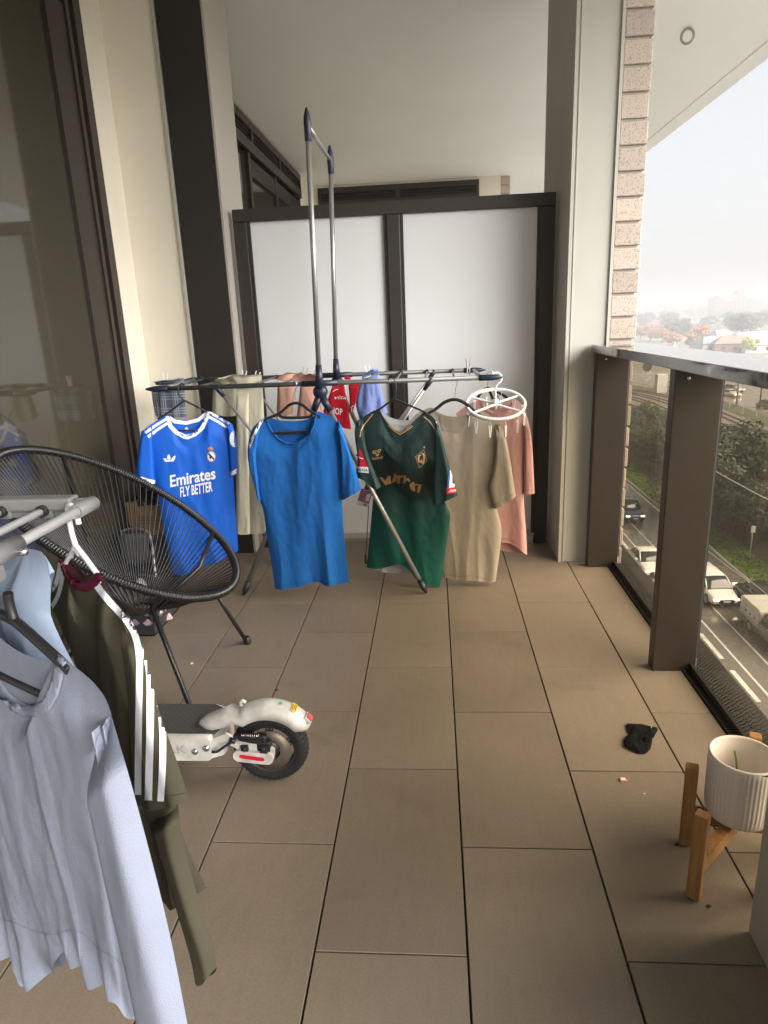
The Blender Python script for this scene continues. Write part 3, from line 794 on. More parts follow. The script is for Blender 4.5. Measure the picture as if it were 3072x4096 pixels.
apply_decal('shoulder_tape', poly_bm(stroke(A([(1028, 498), (985, 560), (945, 640), (902, 752)]), [9, 11, 11, 9])), bv, M['white_print'], j, .0022)
for x, y in ((1005, 530), (978, 575), (952, 632), (928, 690), (912, 728)): apply_decal('tape_stripe', poly_bm([A([(x-4, y-3), (x+4, y-6), (x+5, y+4), (x-3, y+6)])]), bv, M['black_cloth'], j, .003)
apply_decal('neckband', poly_bm(stroke(A([(1042, 500), (1056, 545), (1082, 596), (1125, 651), (1182, 688), (1247, 696), (1317, 671), (1366, 616), (1396, 540), (1414, 462)]), 6)), bv, M['tee_blue'], j, .0035, solid=.003)
M['tee_seam'] = mat('blue_seam', (.010, .085, .30), .9)
seam('hem_seam', A([(1106, 1742), (1200, 1736), (1300, 1716), (1400, 1694), (1442, 1700), (1472, 1716), (1560, 1706), (1650, 1700)]), bv, M['tee_seam'], j, 2.2)
seam('cuff_seam', pxs('Z4', [(1006, 1800), (1080, 1758), (1150, 1718), (1238, 1672)]), bv, M['tee_seam'], ts, 2.2)
seam('armhole_seam', A([(1575, 545), (1590, 620), (1585, 700), (1588, 850)]), bv, M['tee_seam'], j, 2.2)
hanger('black velvet hanger with steel hook holding the plain blue tee', PT, 'Z4', [(385, 342), (410, 333), (434, 360), (430, 405), (412, 450), (409, 500), (413, 570)],
       [[(20, 830), (60, 800), (200, 750), (280, 685), (335, 630), (415, 600), (500, 622), (575, 690), (650, 735), (730, 790)], [(225, 745), (225, 795), (622, 790), (632, 735)], [(130, 988), (590, 966)]], M['velvet'], .0062, .0017, M['steel'])

# ------------------------------------------------------------------ green football shirt
PG = Plane((-.11, 1.745), (.275, 1.68))
j = shirt('football_shirt', 'dark green fading football shirt with gold lettering behind the airer leg', 'shirt', PG, ref=px('B', (560, 1300)))
T_ = [(215, 590), (280, 545), (350, 505), (378, 495), (405, 545), (440, 600), (480, 640), (524, 662), (565, 640), (606, 605), (650, 565), (690, 515), (745, 545), (785, 590), (800, 640)]
Tb = [(215, 590), (280, 545), (350, 505), (378, 495), (420, 540), (470, 568), (530, 580), (600, 580), (650, 550), (690, 515), (745, 545), (785, 590), (800, 640)]
mb = MB()
garment(mb, PG, 'B', T_, [(290, 1605), (360, 1612), (440, 1598), (500, 1572), (560, 1590), (610, 1630), (650, 1690), (720, 1718), (802, 1745)],
        [(215, 590), (240, 760), (300, 920), (345, 1060), (328, 1200), (312, 1400), (290, 1605)], [(800, 640), (800, 850), (790, 1000), (830, 1140), (880, 1235), (862, 1340), (840, 1500), (802, 1745)],
        Tb=Tb, Bb=[(290, 1605), (340, 1635), (420, 1655), (520, 1662), (600, 1660), (650, 1690), (720, 1718), (802, 1745)], thick=.018, amp=.02, wl=.09, seed=21.4, low=.15, nu=80, nv=90, sway=-.165, sv=(.22, .5))
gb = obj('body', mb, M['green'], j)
mb = MB(); garment(mb, PG, 'B', [(212, 600), (262, 570)], [(222, 975), (280, 985), (345, 1062), (392, 1042)], [(212, 600), (205, 690), (230, 830), (216, 920), (222, 975)], [(262, 570), (290, 780), (345, 930), (392, 1042)], nu=30, nv=50, thick=.016, amp=.01, wl=.05, seed=8.5, base=.012)
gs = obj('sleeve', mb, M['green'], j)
mb = MB(); garment(mb, PG, 'B', [(765, 575), (795, 615)], [(752, 1165), (830, 1142), (928, 1100)], [(765, 575), (770, 760), (755, 950), (752, 1165)], [(795, 615), (840, 790), (882, 940), (928, 1100)], nu=30, nv=50, thick=.018, amp=.01, wl=.06, seed=9.5, base=.02, sway=-.04)
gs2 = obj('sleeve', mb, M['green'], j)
bv = bvh_of(gb, gs, gs2)
B = lambda pts: pxs('B', pts); Z6 = lambda pts: pxs('Z6', pts); Z4 = lambda pts: pxs('Z4', pts)
apply_decal('collar_trim', poly_bm(stroke(B([(440, 612), (480, 650), (524, 678), (568, 652), (612, 620)]), 3)+stroke(B([(448, 606), (482, 638), (524, 665), (566, 641), (604, 612)]), 2.4)), bv, M['gold'], j)
for pp in ([(355, 508), (310, 565), (272, 612), (250, 655)], [(250, 660), (245, 695)], [(690, 553), (725, 580), (750, 612), (765, 642)]): apply_decal('piping', poly_bm(stroke(B(pp), 4)), bv, M['gold'], j)
apply_decal('back_lining', poly_bm([B([(425, 562), (470, 585), (530, 597), (612, 597), (590, 618), (450, 606)])]), bv, mat('pale_lining', (.5, .45, .42), .9), j, .003)
apply_decal('maker_lettering', text_bm('hummel', px('Z6', (146, 512)), px('Z6', (298, 490)), np.array((0, -35*.2713)), .02), bv, M['gold'], j)
bee = stroke(Z6([(150, 398), (165, 382), (185, 380), (200, 395), (195, 415), (170, 422), (152, 412)]), 3.2, True)+stroke(Z6([(222, 395), (232, 372), (250, 360), (266, 358), (266, 378), (250, 400), (230, 410)]), 3.2, True)
bee += [Z6([(155, 412), (192, 400), (198, 410), (175, 424)]), Z6([(226, 402), (262, 375), (262, 388), (240, 408)]), Z6([(200, 370), (215, 366), (216, 380), (203, 382)])]+stroke(Z6([(198, 412), (222, 440), (240, 410)]), 2.2)+[Z6([(194, 432), (220, 452), (243, 430), (240, 452), (222, 464), (200, 454)])]
apply_decal('maker_mark', poly_bm(bee), bv, M['gold'], j)
dia = stroke(Z6([(905, 364), (952, 528), (840, 632), (784, 468)]), 2.0, True)
sx, sy = 912, 328
star = [Z6([(sx+(20 if i % 2 == 0 else 8)*math.sin(i*PI/5+.1), sy-(20 if i % 2 == 0 else 8)*math.cos(i*PI/5+.1)) for i in range(10)])]
dub = stroke(Z6([(862, 440), (836, 455), (824, 490), (834, 540), (850, 548), (874, 510), (878, 560), (893, 570), (908, 520), (910, 462), (895, 425), (872, 415)]), [5, 6, 6, 6, 5, 5, 5, 6, 7, 7, 6, 4])
apply_decal('crest', poly_bm(dia+star+dub), bv, M['gold'], j)
let = [[(248, 775), (290, 768), (335, 828), (370, 752), (410, 745), (428, 862), (388, 872), (380, 815), (335, 887)],
       [(430, 856), (470, 716), (494, 712), (498, 832), (474, 838), (473, 802), (456, 848)], [(495, 745), (590, 742), (592, 782), (550, 784), (548, 864), (512, 864), (512, 782), (496, 780)],
       [(604, 745), (640, 742), (642, 790), (676, 782), (704, 812), (704, 838), (684, 842), (668, 818), (642, 822), (634, 862), (597, 862)],
       [(694, 870), (740, 842), (765, 838), (780, 978), (742, 974), (712, 948), (694, 905)], [(774, 872), (808, 860), (812, 884), (780, 897)], [(824, 872), (874, 880), (840, 998), (802, 992)]]
apply_decal('sponsor_lettering', poly_bm([Z6(p) for p in let]), bv, M['gold'], j)
apply_decal('lettering_counter', poly_bm([Z6([(716, 892), (736, 920), (716, 930)])]), bv, M['green'], j, .0026)
red = mat('red_print', (.62, .01, .03), .5); navy = mat('blue_print', (.03, .12, .5), .5); M['red_print'] = red
apply_decal('league_badge', poly_bm([Z4([(1228, 1178), (1255, 1235), (1290, 1320), (1330, 1415), (1195, 1407), (1205, 1290)])]), bv, red, gs)
apply_decal('badge_base', poly_bm([Z4([(1192, 1410), (1335, 1417), (1344, 1495), (1176, 1476)]), Z4([(1212, 1280), (1245, 1300), (1280, 1308), (1262, 1316), (1230, 1306)])]), bv, M['white_print'], gs, .0024)
apply_decal('badge_lettering', text_bm('ESLIGA', px('Z4', (1188, 1466)), px('Z4', (1330, 1472)), np.array((0, -32*.3165)), .015), bv, M['black_cloth'], gs, .0032)
apply_decal('sleeve_badge', poly_bm([Z6([(1290, 655), (1385, 915), (1250, 935), (1257, 800)])]), bv, M['white_print'], gs2)
apply_decal('badge_edge', poly_bm([Z6([(1290, 650), (1306, 668), (1290, 790), (1275, 928), (1248, 932), (1256, 800)])]), bv, navy, gs2, .0024)
apply_decal('badge_band', poly_bm([Z6([(1232, 940), (1386, 908), (1392, 995), (1246, 1022)])]), bv, red, gs2, .003)
apply_decal('badge_lettering', text_bm('Amme', px('Z6', (1256, 1000)), px('Z6', (1384, 975)), np.array((8, -50*.2713)), .01, .3), bv, M['white_print'], gs2, .0038)
gsm = mat('green_seam', (.004, .05, .04), .8)
seam('hem_seam', B([(292, 1588), (360, 1595), (440, 1582), (500, 1556), (560, 1574), (610, 1612), (650, 1672), (720, 1700), (802, 1727)]), bv, gsm, j, 2.)
seam('cuff_seam', B([(753, 1142), (830, 1118), (922, 1078)]), bv, gsm, gs2, 2.)
hanger('dark plastic hanger holding the green football shirt', PG, 'B', [(440, 300), (446, 282), (470, 277), (490, 300), (498, 350), (494, 400), (482, 430)],
       [[(482, 430), (430, 465), (385, 500), (330, 530)], [(482, 430), (560, 462), (640, 495), (720, 535)]], M['black'], .0042, .0028)

# ------------------------------------------------------------------ beige tee, seen from its back
PE = Plane((.13, 1.90), (.55, 1.865))
j = shirt('t_shirt', 'beige tee hung with its back outwards, square patch below the neck', 't-shirt', PE, ref=px('B', (1050, 1300)))
T_ = [(600, 575), (640, 530), (700, 500), (752, 485), (775, 515), (830, 540), (900, 552), (980, 545), (1040, 522), (1072, 503), (1150, 540), (1215, 590), (1250, 650)]
mb = MB()
garment(mb, PE, 'B', T_, [(822, 1670), (930, 1690), (1010, 1682), (1080, 1690), (1140, 1710), (1192, 1702)], [(600, 575), (640, 900), (720, 1200), (780, 1450), (822, 1670)],
        [(1250, 650), (1205, 850), (1178, 1050), (1200, 1200), (1238, 1330), (1224, 1480), (1192, 1702)], thick=.018, amp=.016, wl=.085, seed=31.7, Tb=[(600, 575), (640, 530), (700, 500), (752, 485), (800, 560), (900, 590), (1000, 570), (1072, 503), (1150, 540), (1215, 590), (1250, 650)])
eb = obj('body', mb, M['beige'], j)
mb = MB(); garment(mb, PE, 'B', [(1185, 600), (1235, 625)], [(1178, 1195), (1250, 1160), (1333, 1106)], [(1185, 600), (1190, 800), (1160, 970), (1130, 1045), (1178, 1195)], [(1235, 625), (1270, 720), (1302, 900), (1333, 1106)], nu=30, nv=50, thick=.02, amp=.012, wl=.06, seed=12.5, base=.018, tuck=True)
es = obj('sleeve', mb, M['beige'], j)
bv = bvh_of(eb, es)
apply_decal('neckband', poly_bm(stroke(B([(757, 492), (778, 522), (832, 548), (902, 560), (985, 552), (1045, 528), (1078, 508)]), 11)), bv, mat('beige_rib', (.30, .25, .195), .9), j, .003)
apply_decal('back_patch', poly_bm([B([(800, 555), (990, 560), (957, 662), (820, 648)])]), bv, mat('patch_cotton', (.30, .25, .195), .9, wr=.3), j, .003)
bsm = mat('beige_seam', (.22, .18, .135), .9)
seam('hem_seam', B([(835, 1652), (930, 1672), (1010, 1664), (1080, 1672), (1140, 1692), (1190, 1684)]), bv, bsm, j, 2.)
seam('cuff_seam', B([(1174, 1172), (1250, 1138), (1326, 1086)]), bv, bsm, es, 2.)
seam('armhole_seam', B([(1236, 625), (1205, 720), (1190, 800), (1172, 900)]), bv, bsm, j, 2.4)
hanger('black velvet hanger holding the beige tee', PE, 'B', [(888, 286), (905, 274), (925, 295), (922, 330), (909, 360), (907, 418)],
       [[(720, 530), (780, 498), (830, 452), (905, 427), (980, 456), (1040, 512), (1110, 560)]], M['velvet'], .0072, .0017, M['steel'])

# ------------------------------------------------------------------ pink tee
PP = Plane((.3, 2.04), (.72, 2.02))
j = shirt('t_shirt', 'dusty pink tee behind the white ring of hanging pegs', 't-shirt', PP, ref=px('B', (1330, 1300)))
T_ = [(915, 530), (980, 480), (1050, 445), (1085, 440), (1110, 490), (1180, 530), (1250, 520), (1300, 480), (1325, 428), (1370, 455), (1405, 520), (1425, 600)]
mb = MB()
garment(mb, PP, 'B', T_, [(1150, 1440), (1240, 1422), (1330, 1440), (1410, 1515)], [(915, 530), (1000, 800), (1100, 1150), (1150, 1440)], [(1425, 600), (1400, 800), (1386, 1000), (1392, 1200), (1405, 1350), (1412, 1518)],
        Bb=[(1150, 1560), (1200, 1582), (1300, 1568), (1412, 1520)], Tb=[(915, 530), (980, 480), (1050, 445), (1085, 440), (1150, 462), (1250, 460), (1325, 428), (1370, 455), (1405, 520), (1425, 600)], thick=.016, amp=.014, wl=.08, seed=41.1)
pb_ = obj('body', mb, M['pink'], j)
mb = MB(); garment(mb, PP, 'B', [(1385, 520), (1415, 560)], [(1384, 1090), (1420, 1088), (1464, 1085)], [(1385, 520), (1392, 800), (1384, 1090)], [(1415, 560), (1445, 700), (1456, 900), (1464, 1085)], nu=24, nv=50, thick=.016, amp=.01, wl=.05, seed=13.5, base=.016, tuck=True)
ps = obj('sleeve', mb, M['pink'], j)
bv = bvh_of(pb_, ps)
apply_decal('neckband', poly_bm(stroke(B([(1092, 445), (1118, 497), (1184, 540), (1254, 530), (1308, 488), (1334, 434)]), 8)), bv, mat('pink_rib', (.44, .22, .2), .9), j, .003)
apply_decal('neck_label', poly_bm([B([(1160, 475), (1210, 470), (1222, 502), (1165, 506)])]), bv, mat('mustard_label', (.32, .22, .03), .8), j, .003)
psm = mat('pink_seam', (.36, .15, .14), .9)
seam('cuff_seam', B([(1386, 1068), (1420, 1068), (1462, 1064)]), bv, psm, ps, 2.)
seam('armhole_seam', B([(1392, 720), (1420, 712), (1446, 712)]), bv, psm, ps, 2.)
seam('hem_seam', B([(1200, 1412), (1240, 1405), (1330, 1423), (1408, 1496)]), bv, psm, j, 2.)
hanger('black velvet hanger half hidden by the white peg ring, holding the pink tee', PP, 'Z5', [(545, 310), (552, 265), (590, 235), (640, 240), (690, 380), (590, 488)][:4]+[(600, 300), (556, 380), (550, 470)],
       [[(400, 640), (470, 540), (545, 478), (590, 540), (630, 650)], [(545, 478), (700, 540), (860, 640)]], M['velvet'], .006, .0017, M['steel'])

# ------------------------------------------------------------------ white peg ring
rc = at(*px('Z5', (672, 722)), Y=1.90); RR = .124
t = thing('peg_ring', 'white round plastic sock airer with clear pegs on end of the drying rack', 'peg airer', tuple(rc))
mb = MB()
TI = math.radians(24)
def tilt(p):
    p = np.array(p, float)-rc; y, z = p[1], p[2]
    return rc+np.array([p[0], y*math.cos(TI)-z*math.sin(TI), y*math.sin(TI)+z*math.cos(TI)])
def ringpt(a, r=RR): return tilt([rc[0]+r*math.cos(a), rc[1]+r*math.sin(a), rc[2]])
ring = [(RR-.006, -.006), (RR+.006, -.006), (RR+.006, .006), (RR-.006, .006), (RR-.006, -.006)]
mb.lathe(ring, tuple(rc), 'z', 48); mb.v = [tuple(tilt(v)) for v in mb.v]; obj('ring', mb, M['white_plastic'], t)
mb = MB()
for a0, a1 in ((.55, 2.6), (-2.55, -.6)):
    p, q = ringpt(a0), ringpt(a1); c0 = rc+np.array([0, .012 if a0 > 0 else -.012, 0])
    mb.tube(smoothline([p, p*.45+c0*.55, c0, q*.45+c0*.55, q], 2), .0055, 8)
mb.lathe([(0, -.026), (.006, -.02), (.013, .002), (.014, .016), (.008, .022)], tuple(rc), 'z', 16)
obj('spokes', mb, M['white_plastic'], t)
PRg = Plane((rc[0]-.1, rc[1]), (rc[0]+.1, rc[1]))
mb = MB(); mb.tube(smoothline([PRg.p3(px('Z5', p)) for p in [(668, 640), (672, 520), (680, 445), (725, 412), (762, 370), (758, 300), (700, 258), (640, 270), (612, 292)]], 2), .0042, 8); obj('hook', mb, M['white_plastic'], t)
for i in range(12):
    a = .25+i*2*PI/12
    p = ringpt(a, RR-.002 if i % 2 else RR*.98); mb = MB()
    mb.tube([p+[0, 0, -.004], p+[.003, 0, -.026]], .0014, 6)
    for s in (-1, 1):
        dx = np.array([-math.sin(a+.6), math.cos(a+.6), 0])*.0045*s; n_ = np.array([math.cos(a+.6), math.sin(a+.6), 0])*.008
        P = [p+dx*.8+[0, 0, -.024], p+dx*1.7+[0, 0, -.034], p+dx*.6+[0, 0, -.078], p+[0, 0, -.078]]
        mb.prism([x-n_/2 for x in P], n_)
    obj('peg', mb, M['clear_plastic'], t)

# ------------------------------------------------------------------ folded washing over the rungs
def drape(name, label, cat, m, parts, group=None, loc=None):
    """cloth hung over the rack: each part is (part name, plane, crop, T, B, L, R, keywords)"""
    P0 = parts[0]; p = P0[1].p3(px(P0[2], P0[3][0])); t = thing(name, label, cat, (p[0], p[1], 0), group); out = []
    for nm, pl, k, T, Bq, Lq, Rq, kw in parts:
        mm = kw.pop('m', m)
        mb = MB(); garment(mb, pl, k, T, Bq, Lq, Rq, open_top=False, **kw); out.append(obj(nm, mb, mm, t))
    return t, out
def topfold(name, parent, m, pts, amp=.006, seed=1.):
    """the part of a cloth lying over the rails: patch between two 3D edge lines"""
    a, b = [np.array(q, float) for q in pts]; n = 24
    a, b = resample(a, 40), resample(b, 40); G = np.zeros((n, 40, 3))
    for i in range(n):
        f = i/(n-1)
        for k in range(40):
            p = a[k]*(1-f)+b[k]*f
            h = amp*(noise.noise(Vector((p[0]*22, p[1]*14, seed)))+.6)
            G[i, k] = p+np.array([0, 0, h+.012*math.sin(PI*f)])
    mb = MB(); mb.grid(G, True); return obj(name, mb, m, parent)
PC1 = Plane((-.62, 2.0), (-.45, 2.0)); PC0 = Plane((-.8, 2.06), (-.6, 2.06))
t, o = drape('trousers', 'cream trousers folded over the rungs between the two blue shirts', 'trousers', M['cream_cloth'], [
    ('leg', PC1, 'A', [(822, 285), (880, 280), (915, 278)], [(820, 1345), (870, 1358), (922, 1356)], [(822, 285), (818, 800), (820, 1345)], [(915, 278), (910, 700), (922, 1356)], dict(nu=30, thick=.012, amp=.01, wl=.05, seed=3.3, base=.01)),
    ('leg', PC1, 'A', [(905, 278), (960, 275), (1016, 272)], [(915, 1350), (980, 1352), (1052, 1345)], [(905, 278), (905, 700), (915, 1350)], [(1016, 272), (1035, 700), (1052, 1345)], dict(nu=30, thick=.012, amp=.01, wl=.05, seed=4.3, base=-.006)),
    ('waist', PC0, 'A', [(655, 262), (740, 240), (825, 232)], [(642, 450), (720, 490), (818, 485)], [(655, 262), (645, 350), (642, 450)], [(825, 232), (825, 350), (818, 485)], dict(nu=30, nv=30, thick=.012, amp=.008, wl=.05, seed=5.3))])
topfold('fold', t, M['cream_cloth'], ([PC1.p3(px('A', (815, 292)))+[0, -.012, 0], PC1.p3(px('A', (1018, 276)))+[0, -.012, 0]], [at(*px('A', (690, 228)), Z=.965), at(*px('A', (820, 195)), Z=.98), at(*px('A', (1008, 195)), Z=.97)]), .01, 2.)
topfold('waist_fold', t, M['cream_cloth'], ([PC0.p3(px('A', (652, 266)))+[0, -.012, 0], PC0.p3(px('A', (828, 238)))+[0, -.012, 0]], [at(*px('A', (690, 226)), Z=.965), at(*px('A', (830, 192)), Z=.975)]), .01, 3.)
PA = Plane((-.38, 2.0), (-.2, 2.0))
t, o = drape('cloth', 'peach cloth folded over the rungs behind the plain blue tee', 'laundry', M['peach'], [
    ('drop', PA, 'Z4', [(190, 345), (300, 352), (392, 360)], [(178, 782), (260, 782), (385, 738)], [(190, 345), (185, 500), (178, 782)], [(392, 360), (395, 550), (385, 738)], dict(nu=30, nv=40, thick=.012, amp=.012, wl=.05, seed=6.3)),
    ('drop', PA, 'Z4', [(482, 350), (600, 345), (700, 345)], [(430, 782), (560, 782), (752, 728)], [(482, 350), (462, 550), (430, 782)], [(700, 345), (722, 550), (752, 728)], dict(nu=30, nv=40, thick=.012, amp=.014, wl=.05, seed=7.3, base=.01))])
topfold('fold', t, M['peach'], ([PA.p3(px('Z4', (186, 355)))+[0, -.012, 0], PA.p3(px('Z4', (705, 350)))+[0, -.012, 0]], [at(*px('Z4', (330, 262)), Z=.97), at(*px('Z4', (450, 240)), Z=.97), at(*px('Z4', (690, 275)), Z=.965)]), .012, 4.)
PR1 = Plane((-.12, 2.04), (0, 2.04)); PR2 = Plane((-.05, 2.12), (.1, 2.12))
t, o = drape('shopping_bag', 'red cloth shopping bag with white lettering hung behind the airer hub', 'bag', M['red_bag'], [
    ('front_panel', PR1, 'Z4', [(885, 380), (960, 375), (1030, 375)], [(765, 715), (900, 850), (1010, 920), (1120, 940)], [(885, 380), (830, 550), (765, 715)], [(1030, 375), (1080, 650), (1120, 940)], dict(nu=40, nv=40, thick=.008, amp=.006, wl=.08, seed=8.3)),
    ('back_panel', PR2, 'Z4', [(1085, 372), (1160, 368), (1236, 375)], [(1110, 760), (1130, 745), (1150, 690)], [(1085, 372), (1100, 550), (1110, 760)], [(1236, 375), (1200, 540), (1150, 690)], dict(nu=30, nv=40, thick=.008, amp=.006, wl=.08, seed=9.3)),
    ('handle', PR2, 'Z4', [(1030, 272), (1070, 266), (1112, 280)], [(1040, 310), (1080, 310), (1120, 312)], [(1030, 272), (1036, 290), (1040, 310)], [(1112, 280), (1116, 296), (1120, 312)], dict(nu=16, nv=10, thick=.006, amp=.003, wl=.08, seed=9.9))])
bv = bvh_of(*o)
apply_decal('lettering', text_bm('visa', px('Z4', (905, 560)), px('Z4', (1060, 556)), np.array((10*.3165, -52*.3165)), .0, .25), bv, M['white_print'], o[0], .003)
apply_decal('lettering', text_bm('SHOP', px('Z4', (832, 735)), px('Z4', (1010, 760)), np.array((0, -80*.3165)), .012), bv, M['white_print'], o[0], .003)
apply_decal('lettering', poly_bm(stroke(Z4([(1082, 655), (1110, 668), (1150, 640), (1165, 640)]), 3.5)+stroke(Z4([(1128, 665), (1125, 720)]), 3.5)+stroke(Z4([(890, 465), (920, 440), (958, 432)]), 2.5)), bv, M['white_print'], o[1], .003)
PL = Plane((0, 2.0), (.1, 2.0))
t, o = drape('cloth', 'lavender blue cloth pegged over the rungs beside the red bag', 'laundry', M['lavender'], [
    ('drop', PL, 'Z4', [(1255, 300), (1350, 285), (1440, 240), (1470, 220)], [(1225, 812), (1330, 770), (1450, 790), (1580, 720)], [(1255, 300), (1170, 600), (1195, 700), (1225, 812)], [(1470, 220), (1500, 450), (1540, 600), (1580, 720)], dict(nu=50, nv=50, thick=.02, amp=.022, wl=.05, seed=10.3, low=.4))])
topfold('fold', t, M['lavender'], ([PL.p3(px('Z4', (1258, 305)))+[0, -.015, 0], PL.p3(px('Z4', (1468, 228)))+[0, -.015, 0]], [at(*px('Z4', (1290, 275)), Z=.965), at(*px('Z4', (1400, 205)), Z=.985), at(*px('Z4', (1462, 210)), Z=.975)]), .008, 5.)
def plaid():
    m, nt, b = nodes_of('grey_plaid'); L = nt.links
    tc = N(nt, 'ShaderNodeTexCoord'); col = None
    prev = None
    for ax, sc_ in ((0, 17.), (2, 15.)):
        sp = N(nt, 'ShaderNodeSeparateXYZ'); L.new(tc.outputs['Object'], sp.inputs[0])
        mu = N(nt, 'ShaderNodeMath', operation='MULTIPLY'); mu.inputs[1].default_value = sc_; L.new(sp.outputs[ax], mu.inputs[0])
        fr = N(nt, 'ShaderNodeMath', operation='FRACT'); L.new(mu.outputs[0], fr.inputs[0])
        cr = N(nt, 'ShaderNodeValToRGB'); cr.color_ramp.interpolation = 'CONSTANT'; e = cr.color_ramp.elements
        e[0].color = (0, 0, 0, 1); e[1].position = .12; e[1].color = (1, 1, 1, 1)
        for p_, v_ in ((.2, 0), (.3, 1), (.38, 0), (.48, 1), (.56, 0)):
            q = e.new(p_); q.color = (v_, v_, v_, 1)
        L.new(fr.outputs[0], cr.inputs[0])
        if prev:
            mm = N(nt, 'ShaderNodeMath', operation='MAXIMUM'); L.new(prev, mm.inputs[0]); L.new(cr.outputs[0], mm.inputs[1]); prev = mm.outputs[0]
        else: prev = cr.outputs[0]
    mx = N(nt, 'ShaderNodeMix', data_type='RGBA'); L.new(prev, mx.inputs[0]); mx.inputs[6].default_value = (.15, .18, .24, 1); mx.inputs[7].default_value = (.36, .40, .47, 1)
    L.new(mx.outputs[2], b.inputs['Base Color']); b.inputs['Roughness'].default_value = .9
    return m
M['plaid'] = plaid()
PK = Plane((-.95, 2.03), (-.8, 2.03))
t, o = drape('cloth', 'grey plaid cloth pegged at the end of the drying rack above royal blue shirt', 'laundry', M['plaid'], [
    ('drop', PK, 'A', [(240, 262), (340, 250), (440, 244)], [(262, 500), (350, 500), (452, 490)], [(240, 262), (248, 380), (262, 500)], [(440, 244), (445, 380), (452, 490)], dict(nu=40, nv=40, thick=.01, amp=.008, wl=.06, seed=12.3)),
    ('drop', Plane((-.95, 2.07), (-.8, 2.07)), 'A', [(196, 285), (220, 285), (245, 285)], [(225, 470), (240, 495), (262, 505)], [(196, 285), (205, 380), (225, 470)], [(245, 285), (250, 400), (262, 505)], dict(nu=16, nv=30, thick=.008, amp=.006, wl=.06, seed=13.3))])
topfold('fold', t, M['plaid'], ([PK.p3(px('A', (236, 268)))+[0, -.01, 0], PK.p3(px('A', (443, 250)))+[0, -.01, 0]], [at(*px('A', (205, 245)), Z=.965), at(*px('A', (440, 218)), Z=.965)]), .006, 6.)
M['peg_white'] = mat('peg_white', (.8, .8, .78), .4); M['peg_grey'] = mat('peg_grey', (.36, .35, .33), .5)
for lab, k, p, y, a, mm in (('white peg on the grey plaid cloth', 'A', (300, 245), 2.04, .1, 'peg_white'), ('white peg on cream trousers, nearer the plaid cloth', 'A', (868, 232), 2.04, .28, 'peg_white'),
                            ('white peg on cream trousers, nearer the peach cloth', 'A', (960, 236), 2.02, .38, 'peg_white'), ('white peg standing on the lavender blue cloth', 'Z4', (1350, 265), 2.0, -.2, 'peg_white'),
                            ('grey peg upright on the peach cloth', 'Z4', (520, 300), 2.0, .25, 'peg_grey'), ('grey peg slanting on the peach cloth by the hub', 'Z4', (625, 285), 2.03, .75, 'peg_grey'),
                            ('clear grey peg gripping a bare rung near the peg ring', 'Z5', (272, 215), 2.12, .0, 'peg_grey')):
    q = at(*px(k, p), Y=y); peg(lab, q, a, M[mm], turn=.25)
# trouser hanger, swing tag and cord behind the sleeve of the green shirt
PH = Plane((-.2, 2.1), (.1, 2.1))
t = thing('trouser_hanger', 'black trouser hanger with two bars behind the green football shirt', 'hanger', tuple(PH.p3(px('Z4', (1250, 1400)))))
mb = MB(); mb.tube(PH.line(pxs('Z4', [(1100, 1270), (1420, 1268)])), .0055, 8); obj('upper_bar', mb, M['black'], t)
mb = MB(); mb.tube(PH.line(pxs('Z4', [(1190, 1545), (1430, 1545)])), .0045, 8); obj('lower_bar', mb, M['black'], t)
mb = MB(); mb.tube(PH.line(pxs('Z4', [(1420, 1268), (1430, 1545)])), .0045, 8); mb.tube(PH.line(pxs('Z4', [(1425, 1400), (1425, 340)])), .0025, 8); obj('side_bar', mb, M['black'], t)
PTg = Plane((-.2, 2.0), (.1, 1.98))
q = PTg.p3(px('Z4', (1290, 1800))); t = thing('swing_tag', 'maroon printed cardboard tag dangling beside the green shirt', 'tag', tuple(q))
card = PTg.line(pxs('Z4', [(1248, 1690), (1362, 1690), (1388, 1740), (1335, 1922), (1184, 1886)]))
mb = MB(); mb.prism(card, PTg.n*.001); co = obj('card', mb, mat('maroon_card', (.13, .02, .045), .6, var=.8, vscale=90, var2=(.42, .18, .24)), t)
bvt = bvh_of(co)
apply_decal('card_foot', poly_bm([Z4([(1200, 1840), (1345, 1880), (1334, 1920), (1186, 1884)]), Z4([(1318, 1760), (1370, 1752), (1345, 1850), (1300, 1846)])]), bvt, mat('card_white', (.62, .58, .58), .6), t, .001)
apply_decal('bar_code', poly_bm([Z4([(1278+i*9, 1878), (1283+i*9, 1879), (1277+i*9, 1905), (1272+i*9, 1904)]) for i in range(5)]), bvt, M['black'], t, .002)
apply_decal('card_print', poly_bm(stroke(Z4([(1268, 1708), (1350, 1712)]), 3)), bvt, mat('card_pink', (.5, .3, .36), .6), t, .002)
mb = MB(); mb.prism(PTg.line(pxs('Z4', [(1312, 1608), (1376, 1640), (1352, 1700), (1286, 1692)]), .002), PTg.n*.001); obj('tab', mb, M['black'], t)
mb = MB(); c0 = PH.p3(px('Z4', (1350, 1545))); c1 = PH.p3(px('B', (284, 1535))); mb.tube(smoothline([c0, (c0+c1)/2+[.004, 0, 0], c1], 2), .0022, 6)
t = thing('drawstring', 'thin black drawstring with toggle hanging down beside the green shirt', 'cord', (c1[0], c1[1], 0)); obj('cord', mb, M['black'], t)
mb = MB(); mb.tube([c1+[0, 0, .01], c1+[0, 0, -.03], c1+[0, 0, -.035]], [.006, .0065, .003], 10); obj('toggle', mb, M['black'], t)
